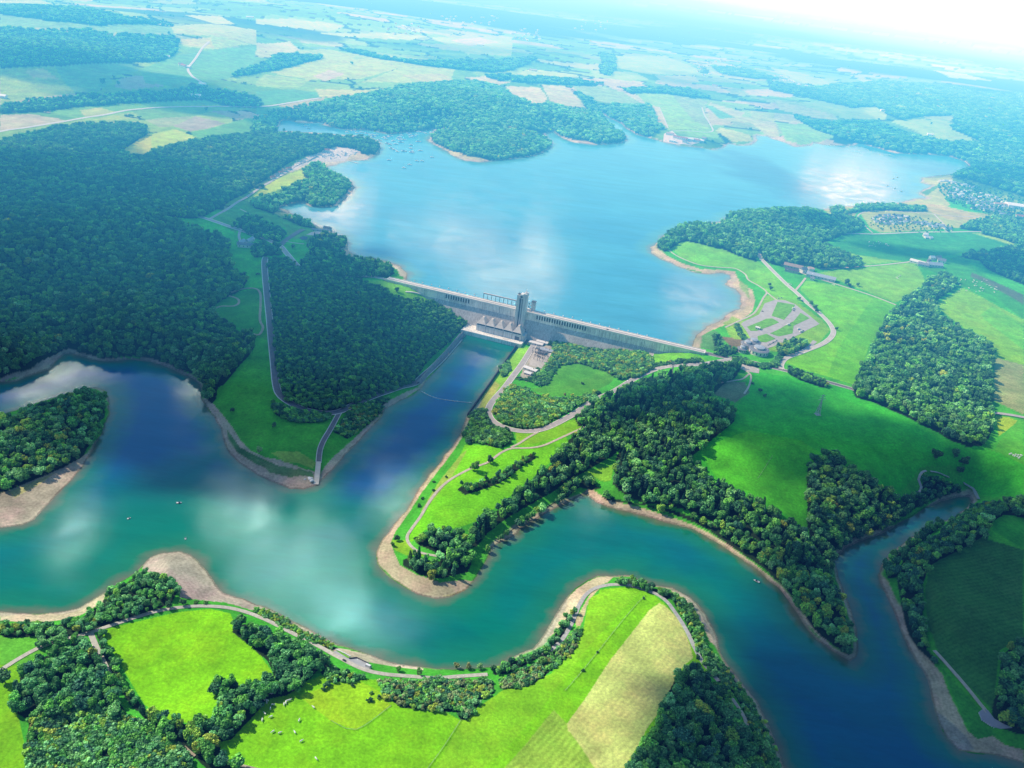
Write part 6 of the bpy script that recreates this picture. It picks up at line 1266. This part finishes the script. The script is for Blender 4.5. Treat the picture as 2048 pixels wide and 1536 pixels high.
H(1515,658,8,7,4,1,-.4,'white','white','small white hut on the long car park island','hut','hut'); H(1073,677,18,7,4,.6,-.3,'grey','white','low white garage at the back of the yard','garage','garage'); H(1085,681,12,7,5,.6,-.3,'white','white','white garage at the right of the yard','garage','garage')
H(652,303,20,10,5,4,.3,'white','red','red-roofed harbour club house at the forest edge','club_house','house')
for i, (px, py) in enumerate(((546,357),(554,352),(562,347),(570,343),(578,339))):
    H(px, py, 11, 8, 4, 3, .7, 'white', ('red','grey','red','tan','red')[i], ('lowest','second lowest','middle','second highest','highest')[i] + ' of the five chalets along the harbour lane', 'chalet', 'chalet')
H(640,462,34,8,4,.8,.2,'grey','grey','flat grey pavilion at the reservoir viewpoint','pavilion','pavilion'); H(655,460,16,10,5,3,-.3,'white','dark','dark-roofed cafe building at the viewpoint edge','cafe','building')
for i, (px, py, w, r_, l) in enumerate(((1340,270,30,'tan','tan-roofed marina hall nearest the inlet wood'),(1352,276,22,'red','red-roofed marina house at the paved shore'),(1365,279,40,'red','long red-roofed marina building'),(1380,281,26,'white','white marina building in the middle of the row'),(1392,283,30,'red','red-roofed marina building near the point'),(1403,284,18,'white','small white marina building near the point'),(1408,279,16,'tan','tan marina house behind the point'),(1345,284,24,'white','white boat shed on the marina shore'),(1370,285,20,'grey','grey marina kiosk by the water'))):
    H(px, py, w, 11, 6, 4, -.35, 'white', r_, l, 'marina_building', 'building')
H(2040,416,90,40,9,5,-.1,'white','white','big white-roofed hall at the right edge','hall','hall'); H(2010,413,70,16,6,4,-.15,'white','tan','long tan-roofed block left of the big white hall','hall','hall'); H(2044,436,40,14,6,4,-.1,'white','red','red-roofed block below the big white hall','hall','hall')
rr = random.Random(5)
def village(pts, label, group, sizes, roofs, name='cottage', cat='cottage', wall='white', rz0=0.3, rv=.5):
    lp = drop(pts)
    for (p, q) in zip(pts, lp):
        s = rr.choice(sizes); H(p[0], p[1], s[0], s[1], s[2], s[3], rz0 + rr.uniform(-rv, rv), wall, rr.choice(roofs), label, name, cat, group, False, tuple(q))
def ring(cx, cy, rx, ry, n, a0=0, a1_=6.283): return [(cx + rx * math.cos(a0 + (a1_ - a0) * i / n) + rr.uniform(-1, 1), cy + ry * math.sin(a0 + (a1_ - a0) * i / n) + rr.uniform(-.4, .4)) for i in range(n)]
CS = [(11, 8, 3, 3), (13, 8, 3, 3), (9, 8, 3, 3.5)]
village(ring(1782,440,34,9,22) + ring(1782,440,20,5,12) + ring(1780,440,8,2,4), 'grey-blue roofed cottage in the round cluster of the holiday village', 'cottages in the round holiday cluster', CS, ['blue', 'blue', 'grey', 'dark', 'white'])
village([(1825 + 75 * i / 25 + rr.uniform(-2, 2), 444 + 16 * i / 25 + rr.uniform(-5, 4)) for i in range(26)], 'grey-blue roofed cottage in the straggling arm of the holiday village', 'cottages in the arm of the holiday village', CS, ['blue', 'blue', 'grey', 'white'])
village([(1850 + 16 * rr.random(), 470 + 9 * rr.random()) for i in range(8)], 'cottage in the small group below the village lane', 'cottages below the village lane', CS, ['blue', 'white'])
village([(1900 + 100 * i / 11 + rr.uniform(-2, 2), 384 + 3 * k + 30 * i / 11 + rr.uniform(-1, 1)) for i in range(12) for k in range(5)], 'blue-grey cottage in the big holiday village on the right shore', 'cottages in the big shore village', CS, ['blue', 'blue', 'grey', 'grey', 'white'])
village([(1880 + 70 * i / 17, 361 + 15 * i / 17 + rr.uniform(-2, 2)) for i in range(18)], 'pale cottage in the row along the forest edge', 'cottages along the forest edge', CS, ['white', 'grey', 'blue'])
village([(1945 + 70 * i / 17 + rr.uniform(-2, 2), 414 + 14 * i / 17 + rr.uniform(-4, 4)) for i in range(18)], 'grey cottage in the lower rows of the big shore village', 'cottages in the lower rows of the shore village', CS, ['blue', 'grey'])
village([(1895 + 140 * rr.random(), 0) for i in range(1)] and [(x, 372 + (x - 1895) * .27 + rr.uniform(-3, 14)) for x in [1900 + 130 * rr.random() for _ in range(55)]], 'pale cottage or caravan scattered through the big shore village', 'scattered pale cottages of the big shore village', CS, ['white', 'white', 'blue'])
FS = [(14, 10, 5, 4), (18, 10, 5, 4), (12, 9, 5, 5)]
village([(1545 + 150 * i / 39 + rr.uniform(-4, 4), 152 + 50 * i / 39 + rr.uniform(-7, 5)) for i in range(40)], 'tiny white holiday house on the far tree-dotted slope', 'houses on the far holiday slope', FS, ['white', 'white', 'blue'])
village([(775 + 80 * rr.random(), 48 + 22 * rr.random()) for i in range(22)], 'tiny pale house in the left far village', 'houses of the left far village', FS, ['white', 'tan', 'red'])
village([(880 + 120 * rr.random(), 32 + 18 * rr.random()) for i in range(22)], 'tiny pale house in the most distant village, top middle', 'houses of the most distant village', FS, ['white', 'tan', 'red'])
village([(1020 + 60 * rr.random(), 58 + 24 * rr.random()) for i in range(22)], 'tiny pale house in the middle far village', 'houses of the middle far village', FS, ['white', 'tan', 'red'])
village([(1395 + 70 * rr.random(), 120 + 34 * rr.random()) for i in range(18)], 'tiny pale house in the right far village', 'houses of the right far village', FS, ['white', 'tan', 'red'])
village([(1150 + 70 * rr.random(), 40 + 30 * rr.random()) for i in range(14)], 'tiny pale house in the scattered far village right of centre', 'houses of the scattered far village', FS, ['white', 'tan'])
for px, py, w, r_, l in ((368,134,26,'red','red-roofed barn of the far farm, upper left'),(376,136,22,'white','white barn of the far farm, upper left'),(362,131,16,'tan','tan house of the far farm, upper left'),(4,195,30,'white','white farm building at the far left edge'),(392,194,30,'white','white barn alone on the far green field'),(336,116,14,'white','white house beside the far forest corner'),(500,36,40,'white','white hall among the most distant left fields'),(1430,173,34,'red','red-roofed far farmhouse in the pale fields'),(1440,174,16,'dark','dark far tower house in the pale fields'),(1860,271,26,'white','white farm under the dark tree in the far meadow'),(960,91,50,'white','white far barn in the pale fields'),(1066,142,40,'tan','tan far barn beside the dark wood'),(1765,222,26,'white','white house on the sloping far meadow'),(1772,226,20,'tan','tan house on the sloping far meadow'),(405,171,22,'white','white house beside the far winding lane')):
    H(px, py, w, 12, 6, 4, rr.uniform(-.6, .6), 'white', r_, l, 'farm_building', 'farm building', None, False)
# visitor building: three drums with ringed roofs
def drum(px, py, r, h, lab):
    c = P(px, py); e = empty('round_building', c); tag(e, lab, 'round building')
    q = MB(); q.cyl(0, 0, -2, h, r, r, 32); wl = q.build('wall', WW['white'], e)
    q = MB(); q.cyl(0, 0, h + .003, h + 1.2, r + 1.2, r * .86, 32); q.build('roof', RW['grey'], e)
    q = MB(); q.cyl(0, 0, h + 1.203, h + 4, r * .5, r * .46, 24); l = q.build('lantern', WW['white'], e)
    q = MB(); q.cyl(0, 0, h + 4.003, h + 5, r * .56, r * .2, 24); q.build('cap', RW['blue'], l)
    for k in range(16):
        a = 6.283 * k / 16; q = MB(); q.box(-1, 1, -.12, .1, h * .3, h * .75); o = q.build('window', GLASS, e, (r * math.cos(a) * 1.0, r * math.sin(a), 0), a + math.pi / 2)
drum(1516, 706, 17, 8, 'largest round drum of the visitor building'); drum(1493, 695, 11, 8, 'left round drum of the visitor building'); drum(1483, 703, 8, 6, 'small low drum at the left end of the visitor building'); drum(1505, 693, 12, 10, 'back round drum of the visitor building')

# ------------------------------------------------------------------ vehicles
PAINT = {}
def paint_m(c):
    k = tuple(c)
    if k not in PAINT: PAINT[k] = plain('car_paint_%d' % len(PAINT), c, .3, .03, 1.0, .5)
    return PAINT[k]
TYRE = plain('tyre', (.02, .02, .02), .9, .1, 2, .1)
def car(px, py, rz, col, label, kind='car', loc=None, group=None):
    loc = P(px, py, .35) + Vector((0, 0, .38)) if loc is None else loc
    e = empty({'car': 'parked_car', 'van': 'van', 'truck': 'truck'}[kind], loc, rz); tag(e, label, kind, group)
    L, W_, h, ch = {'car': (4.4, 1.8, .95, 1.5), 'van': (6.4, 2.2, 1.5, 2.8), 'truck': (8, 2.5, 1.6, 3.2)}[kind]
    q = MB()
    pr = [(-L/2, .35), (-L/2, h), (L/2 - .1, h * .9), (L/2, .55), (L/2 - .05, .35)]
    q.loft([[(x, y, z) for x, z in pr] for y in (-W_/2, W_/2)]); q.build('body', paint_m(col), e)
    q = MB()
    if kind == 'car': q.taper((-.3, 0), 1.35, W_*.46, .85, W_*.38, h - .06, ch)
    else: q.taper((-.4, 0), L*.42, W_*.48, L*.40, W_*.46, h - .02, ch)
    q.build('cabin' if kind == 'car' else 'box', GLASS if kind == 'car' else paint_m(col), e)
    if kind == 'car': q = MB(); q.box(-1.05, .45, -W_*.36, W_*.36, ch - .02, ch + .05); q.build('roof', paint_m(col), e)
    else: bx('windscreen', GLASS, e, L*.4, L*.41 + .05, -W_*.42, W_*.42, h + .2, ch - .4)
    for sx in (-1, 1):
        for sy in (-1, 1):
            n = 10; q = MB(); r = [[(sx * L * .31 + .34 * math.cos(6.283*i/n), sy * (W_/2 - .12) + dy, .34 + .34 * math.sin(6.283*i/n)) for i in range(n)] for dy in (-.12, .14)]
            q.loft(r); q.build('wheel', TYRE, e)
    return e
WC, DC, GC, BC, RC = (.78, .78, .78), (.03, .035, .05), (.35, .37, .40), (.05, .10, .25), (.65, .12, .03)
car(689,1322,-.5,DC,'dark car on the shore lane by the quay lot'); car(737,1334,-.4,WC,'white camper van at the right end of the quay lot','van')
car(1525,623,-.3,DC,'dark car alone in the upper car park bay'); car(1587,618,.3,WC,'white van in the right-hand car park lane','van'); car(1588,622,.2,DC,'dark car parked just below the white van'); car(1577,650,.3,WC,'white camper beside the bent grass island','van'); car(1597,659,.4,WC,'left camper of the pair in the lower car park','van'); car(1602,664,.4,WC,'right camper of the pair in the lower car park','van'); car(1606,662,.4,BC,'blue car beside the pair of campers')
for i, c in enumerate((WC, GC, WC, BC, WC, GC)): car(1536 + 3.4 * i, 690 - 1.7 * i, 1.2, c, ('first','second','third','fourth','fifth','last')[i] + ' car in the short row at the car park foot, counted from the left')
for i, c in enumerate((WC, DC, GC, WC)): car(1463 + 4 * i, 704 - 1.1 * i, .9, c, ('first','second','third','last')[i] + ' car under the trees left of the visitor building')
car(1605,603,-.7,DC,'dark car on the road beside the car park tree'); car(1557,597,.1,WC,'white car at the top entrance of the car park'); car(1563,596,.1,GC,'grey car at the top entrance of the car park'); car(1414,727,.35,WC,'white car on the loop road near the dam end'); car(1563,722,1.3,GC,'grey car at the car park road junction'); car(1496,731,.3,DC,'dark car in the gravel lay-by')
dx = dam_xy(1215, 659, 50); dl = a1 + AX * dx[0] - NX * 4.5; car(0, 0, DRZ, DC, 'dark car driving along the dam crest', loc=Vector((dl[0], dl[1], 50.06)))
for i, (px, py, c, k, l) in enumerate(((1071,677,RC,'truck','orange truck in the yard beside the tower'),(1066,680,GC,'car','grey car in the yard beside the tower'),(1062,677,WC,'car','white car in the yard beside the tower'),(1079,680,BC,'car','blue car in front of the white garage'),(1076,682,WC,'van','white van in front of the white garage'))): car(px, py, -.3 + i * .2, c, l, k)
car(488,492,.3,WC,'white car at the white farmhouse')

# ------------------------------------------------------------------ boats, buoys, jetties
HULL = plain('white_hull', (.80, .80, .80), .35, .05, .5, .5); SAILB = plain('blue_boat_cover', (.10, .18, .40), .7, .1, .5, .3)
def boat_mesh(L, cover):
    q = MB(); rings = []
    for t, w, z in ((-.5, .30, 0), (-.3, .36, 0), (0, .38, 0), (.3, .24, .06), (.5, .02, .14)):
        x = t * L; W_ = w * L * .42
        rings.append([(x, -W_, .9 + z*3), (x, -W_*.75, -.1), (x, 0, -.35), (x, W_*.75, -.1), (x, W_, .9 + z*3), (x, 0, 1.0 + z*3)])
    q.loft(rings); q.box(-.25*L, .12*L, -.09*L, .09*L, .95, 1.6, 1); q.bar((.02*L, 0, 1), (.02*L, 0, L*1.15), .14, 0); q.bar((-.34*L, 0, 2.0), (.02*L, 0, 2.0), .3, 1)
    return q.mesh('sailing_boat', [HULL, cover])
BM_ = [boat_mesh(8, HULL), boat_mesh(9.5, SAILB), boat_mesh(7, HULL)]
BO = [(730,1060),(780,1050),(810,1065),(845,1060),(890,1070),(915,1085),(930,1080),(940,1095),(965,1083),(1025,1105),(1045,1098),(1060,1095),(1040,1115),(1075,1090),(1165,1085),(1150,1100),(1145,1110),(1150,1120),(1180,1120),(1225,1070),(1230,1085),(1240,1100),(1265,1090),(1285,1080),(1300,1058),(1330,1060),(1360,1070),(1400,1065),(1055,1150),(1070,1160),(1120,1155),(1085,1190),(1105,1200),(1130,1215),(1185,1212),(1240,1163),(1240,1190),(1245,1222),(1255,1215),(1315,1208),(1300,1135),(1430,1055),(1440,1045),(990,1125),(425,1030),(400,1010),(1160,1140),(1100,1130)]
for i, (cx, cy) in enumerate(BO):
    w = Wz(512 + cx / 4, cy / 4, UPZ); o = link('sailing_boat', BM_[i % 3], None, (w[0], w[1], UPZ), rr.uniform(-.5, .5)); o.scale = (1.9,) * 3; tag(o, 'small white sailing boat moored in the bay before the hill forest', 'boat', 'boats moored in the left bay')
for cx, cy in ((1410,1260),(1065,1283),(1290,1290),(1330,1290),(1185,1345),(1230,1320)):
    w = Wz(512 + cx / 4, cy / 4, UPZ); o = link('sailing_boat', BM_[0], None, (w[0], w[1], UPZ), rr.uniform(-.5, .5)); o.scale = (1.6,) * 3; tag(o, 'white boat lying apart on the open reservoir near the peninsula', 'boat', 'boats apart on the open reservoir')
for px, py in ((1775,372),(1790,377),(1803,383),(1795,355),(1787,358)):
    w = Wz(px, py, UPZ); o = link('sailing_boat', BM_[2], None, (w[0], w[1], UPZ), rr.uniform(-.5, .5)); o.scale = (1.9,) * 3; tag(o, 'white boat on the bright water before the right shore', 'boat', 'boats before the right shore'); o.scale = (1.3,) * 3
land = [(645 + 70 * rr.random(), 0) for i in range(44)]; land = [(x, 301 + (715 - x) * .14 + rr.uniform(-3, 9)) for x, _ in land] + [(590 + 45 * rr.random(), 326 + rr.uniform(-4, 5)) for _ in range(8)]
for (p, w) in zip(land, drop(land)):
    o = link('sailing_boat', BM_[rr.randint(0, 2)], None, (w[0], w[1], w[2] + .7), rr.uniform(0, 3)); tag(o, 'white boat standing ashore on the harbour gravel', 'boat', 'boats ashore in the harbour')
def small_boat(px, py, z, rz, lab, sc=1.0, wake=False):
    w = Wz(px, py, z); e = empty('motor_boat', (w[0], w[1], z), rz); e.scale = (sc,) * 3; tag(e, lab, 'boat')
    q = MB(); rings = [[(x, -W_, .8), (x, 0, -.3), (x, W_, .8), (x, 0, .7)] for x, W_ in ((-3, 1.1), (-1, 1.25), (1.4, 1.0), (3.2, .06))]; q.loft(rings); q.build('hull', HULL, e)
    bx('cabin', GLASS, e, -.6, 1.2, -.7, .7, .72, 1.7); bx('motor', STEEL, e, -3.4, -2.95, -.3, .3, .1, 1.2)
small_boat(1513, 1163, 0, 2.6, 'small white motor boat on the bend of the lower lake', 1.2); small_boat(358, 1006, 0, .35, 'white speedboat on the teal water of the lower lake', 1.0); small_boat(258, 1037, 0, .9, 'tiny white boat left of the speedboat', .7); small_boat(371, 1077, 0, 1.9, 'tiny white boat near the mudflat', .7)
BU = MB(); v, f = ico(2); BU.add([tuple(q * 1.3 + Vector((0, 0, .5))) for q in v], f, 0); BU.cyl(0, 0, 1.6, 2.6, .25, .12, 8, 0); BUM = BU.mesh('buoy', HULL)
for cx, cy, k in [(1090,160,1),(1210,190,1),(1340,218,1),(1460,245,1),(1590,272,1),(1715,303,1),(1835,335,1),(1970,365,1)] + [(260,955,2),(335,975,2),(410,993,2),(485,1005,2),(555,1027,2),(630,1045,2),(700,1060,2),(780,1080,2),(855,1095,2),(930,1112,2),(1005,1135,2),(1080,1150,2)]:
    px, py = (680 + cx / 7.314, 540 + cy / 7.314) if k == 1 else (1024 + cx / 4, 384 + cy / 4)
    w = Wz(px, py, UPZ); o = link('buoy', BUM, None, (w[0], w[1], UPZ)); tag(o, 'white buoy in the line %s of the tower along the reservoir side of the dam' % ('left' if k == 1 else 'right'), 'buoy', 'buoys left of the tower' if k == 1 else 'buoys right of the tower')
for p0, p1, l in (((703,315),(729,321),'lower wooden jetty at the boat harbour'),((722,306),(750,307),'upper wooden jetty at the boat harbour'),((690,320),(716,327),'outer wooden jetty at the boat harbour')):
    A = Wz(*p0, UPZ); B = Wz(*p1, UPZ); e = empty('jetty', (A[0], A[1], UPZ)); tag(e, l, 'jetty'); q = MB(); q.bar((0, 0, .8), (B[0]-A[0], B[1]-A[1], .8), 3, h=.4); q.build('deck', WW['white'], e)
    for k in range(5): t_ = k / 4; q = MB(); q.cyl((B[0]-A[0]) * t_, (B[1]-A[1]) * t_, -2, .59, .25); q.build('pile', WW['stone'], e)
rk = P(616, 959); q = MB(); v, f = ico(2)
for k in range(7):
    c = Vector((rr.uniform(-6, 6), rr.uniform(-4, 4), .4)); s = rr.uniform(1, 2.4); q.add([tuple(Vector((p.x * 1.2, p.y, p.z * .7)) * s + c) for p in v], f)
ob = q.build('rubble_heap', WHITE, None, rk); tag(ob, 'white heap of broken concrete beside the launching ramp', 'rubble heap')

# ------------------------------------------------------------------ pylons, substation, fences, cattle
GALV = plain('galvanised_steel', (.42, .46, .46), .5, .1, .5, .4)
def pylon(px, py, h, rz, lab):
    c = P(px, py); e = empty('pylon', c, rz); tag(e, lab, 'pylon'); w = h * .085
    for sx in (-1, 1):
        for sy in (-1, 1): q = MB(); q.bar((sx*w, sy*w, -1), (sx*.45, sy*.45, h*.72), .45); q.build('leg', GALV, e)
    q = MB(); lv = [0, .2, .36, .5, .62, .72]
    for a, b_ in zip(lv, lv[1:]):
        wa = w + (.45 - w) * a / .72; wb = w + (.45 - w) * b_ / .72
        for i in range(4):
            d0 = [(-1,-1),(1,-1),(1,1),(-1,1)]; p, r = d0[i], d0[(i+1) % 4]
            q.bar((p[0]*wa, p[1]*wa, a*h), (r[0]*wb, r[1]*wb, b_*h), .22); q.bar((r[0]*wa, r[1]*wa, a*h), (p[0]*wb, p[1]*wb, b_*h), .22)
    q.build('bracing', GALV, e)
    q = MB(); q.bar((0, 0, h*.72), (0, 0, h), .7); q.build('mast', GALV, e)
    for z, l in ((.74, 6.5), (.84, 5.4), (.94, 4.2)):
        q = MB(); q.bar((-l, 0, h*z), (l, 0, h*z), .4); q.bar((-l, 0, h*z), (0, 0, h*(z+.05)), .25); q.bar((l, 0, h*z), (0, 0, h*(z+.05)), .25); q.build('cross_arm', GALV, e)
    bx('footing', CONC, e, -w-1, w+1, -w-1, w+1, -.6, .5)
pylon(1635, 829, 34, .3, 'grey lattice pylon standing alone in the large shaded field'); pylon(1341, 757, 30, .3, 'pale lattice pylon rising from the wood below the loop road')
fr = MB(); fr.bar((-5, 0, 0), (-5, 0, 9), .5); fr.bar((5, 0, 0), (5, 0, 9), .5); fr.bar((-5.4, 0, 9), (5.4, 0, 9), .6)
FRM = fr.mesh('post_frame', STEEL); bu_ = MB()
for x in (-3, 0, 3): bu_.cyl(x, 0, 5.5, 8.7, .35, .25, 8)
INS = bu_.mesh('insulator', plain('brown_insulator', (.16, .09, .07), .4, .1, 1, .4))
sg = [(1070,706),(1076,708),(1083,711),(1090,713),(1069,712),(1076,715),(1083,717),(1090,720),(1073,720),(1080,723)]
for w in drop(sg):
    e = empty('busbar_gantry', tuple(w), -.35); tag(e, 'dark steel busbar gantry on the substation gravel', 'gantry', 'busbar gantries of the substation'); link('frame', FRM, e); link('insulators', INS, e)
for (px, py), l in zip(((1083,699),(1091,701),(1076,697)), ('middle grey transformer at the substation head','right grey transformer at the substation head','left grey transformer at the substation head')):
    c = P(px, py); e = empty('transformer', c, -.3); tag(e, l, 'transformer'); bx('tank', WW['grey'], e, -3, 3, -2, 2, 0, 4)
    for k in range(3): q = MB(); q.cyl(-1.6 + 1.6 * k, 0, 4.01, 6.4, .4, .25, 8); q.build('bushing', STEEL, e)
    for s in (-1, 1): bx('radiator', GALV, e, -2.6, 2.6, s * 2.6 - .5, s * 2.6 + .5, .5, 3.5)
POST = plain('fence_post', (.20, .16, .12), .9, .2, 1, .1); WIRE = plain('fence_wire', (.40, .40, .36), .6, .1, 1, .3)
for pts, lab in (([(1290,1192),(1240,1248),(1195,1305),(1165,1342),(1130,1382)], 'wire fence down the middle of the bottom peninsula meadow'), ([(922,1440),(890,1490),(850,1545)], 'wire fence running down from the brownish bush patch'), ([(662,1442),(712,1460),(782,1412)], 'wire fence round the yellowish pasture corner'), ([(1545,912),(1530,935),(1515,958)], 'faint fence across the shaded right-hand field')):
    c = curve(drop(pts)[:, :2], 7.0); zz = hgt(c[:, 0], c[:, 1]); e = empty('fence', (c[0][0], c[0][1], zz[0])); tag(e, lab, 'fence'); o3 = np.array([c[0][0], c[0][1], zz[0]]); q = MB()
    for i in range(len(c) - 1):
        for hz_ in (.6, 1.1): q.bar(np.array([*c[i], zz[i] + hz_]) - o3, np.array([*c[i+1], zz[i+1] + hz_]) - o3, .1)
    q.build('wire', WIRE, e); pm = MB(); pm.box(-.12, .12, -.12, .12, -.3, 1.35); pmm = pm.mesh('post', POST)
    for i in range(min(len(c), 95)): link('post', pmm, e, (c[i][0]-o3[0], c[i][1]-o3[1], zz[i]-o3[2]))
COWM = plain('white_hide', (.86, .83, .78), .9, .08, 1.2, .1); COWB = plain('muzzle_hide', (.35, .26, .22), .9, .1, 2, .1)
def cow_mesh():
    q = MB(); n = 10
    def rg(x, zc, ry, rz, yo=0): return [(x, yo + ry * math.cos(6.283*i/n), zc + rz * math.sin(6.283*i/n)) for i in range(n)]
    q.loft([rg(-1.15, 1.05, .12, .15), rg(-1.05, 1.02, .34, .36), rg(-.6, .98, .42, .42), rg(0, .95, .45, .45), rg(.55, .98, .40, .44), rg(.9, 1.08, .28, .34), rg(1.15, 1.12, .17, .24), rg(1.4, 1.05, .14, .19), rg(1.55, .96, .15, .17), rg(1.85, .80, .09, .10)])
    for x, y in ((-.85, .24), (-.85, -.24), (.7, .22), (.7, -.22)):
        k = 6; q.loft([[(x + dx + r * math.cos(6.283*i/k), y + r * math.sin(6.283*i/k), z) for i in range(k)] for z, r, dx in ((0, .09, 0), (.38, .07, -.03 if x < 0 else 0), (.75, .14, 0), (1.0, .17, 0))])
    for s in (-1, 1): q.bar((1.45, s*.12, 1.12), (1.42, s*.34, 1.14), .1); q.bar((1.5, s*.08, 1.15), (1.5, s*.2, 1.3), .05)
    q.bar((-1.15, 0, 1.1), (-1.22, 0, .5), .06)
    return q.mesh('cow', COWM)
COW = cow_mesh()
def cows(pts, label, group, sc=1.15):
    for w in drop(pts):
        o = link('cow', COW, None, tuple(w), rr.uniform(0, 6.283)); o.scale = (sc,) * 3; tag(o, label, 'cow', group)
C1 = [(180,915),(280,915),(120,945),(65,995),(90,1000),(35,1020),(85,1015),(135,1035),(115,1065),(70,1105),(120,1130),(50,1155),(345,1160),(225,1030),(240,1015),(255,1002),(268,998),(460,1055),(135,1250),(190,1260),(310,1255),(362,1325),(480,1465),(-108,1130),(-113,1165)]
cows([(512 + a / 4, 1152 + b_ / 4) for a, b_ in C1], 'white cow grazing on the bottom pasture below the tree belt', 'cows on the bottom pasture', 1.3)
cows([(1536 + a / 4, 384 + b_ / 4) for a, b_ in [(rr.uniform(1500, 1830), rr.uniform(700, 810)) for _ in range(34)]], 'white cow in the herd beside the spade-shaped wood', 'cows beside the spade-shaped wood', 1.5)
cows([(1536 + a / 4, 384 + b_ / 4) for a, b_ in [(rr.uniform(800, 980), rr.uniform(400, 440)) for _ in range(14)]], 'tiny white cow in the dark field below the holiday village', 'cows below the holiday village', 1.5)
cows([(1793,556),(1795,558),(1797,554),(1800,552)], 'white cow in the small group in the bright field above the wood', 'cows in the bright upper field', 1.6); cows([(1665,570),(1668,571),(1578,568),(1582,570),(1576,572)], 'white cow in the pasture beside the farm barns', 'cows beside the farm', 1.5)
BALE = MB(); BALE.cyl(0, 0, 0, 1.3, .75, .75, 14); BALM = BALE.mesh('wrapped_bale', WHITE)
bl = [(2019,909),(2022,908),(2026,911),(2029,913),(2031,910),(2034,914),(2037,917),(2041,911),(2043,912),(2039,915),(2036,911)]
for w in drop(bl): o = link('wrapped_bale', BALM, None, tuple(w), 0); o.scale = (1.5, 1.5, 1.3); tag(o, 'white wrapped bale lying in the field at the right edge', 'bale', 'white bales at the right edge')
pl = [(1957 + i * 1.2, 1427 + i * 2.6) for i in range(5)] + [(1963 + i * 4.0, 1441 + i * 2.6) for i in range(7)]
PB = MB(); PB.cyl(0, 0, -.2, 1.1, .3, .25, 8); PBM = PB.mesh('bollard', WHITE)
for w in drop(pl): o = link('bollard', PBM, None, tuple(w + np.array([0, 0, .3]))); tag(o, 'white bollard edging the turning place', 'bollard', 'bollards of the turning place')
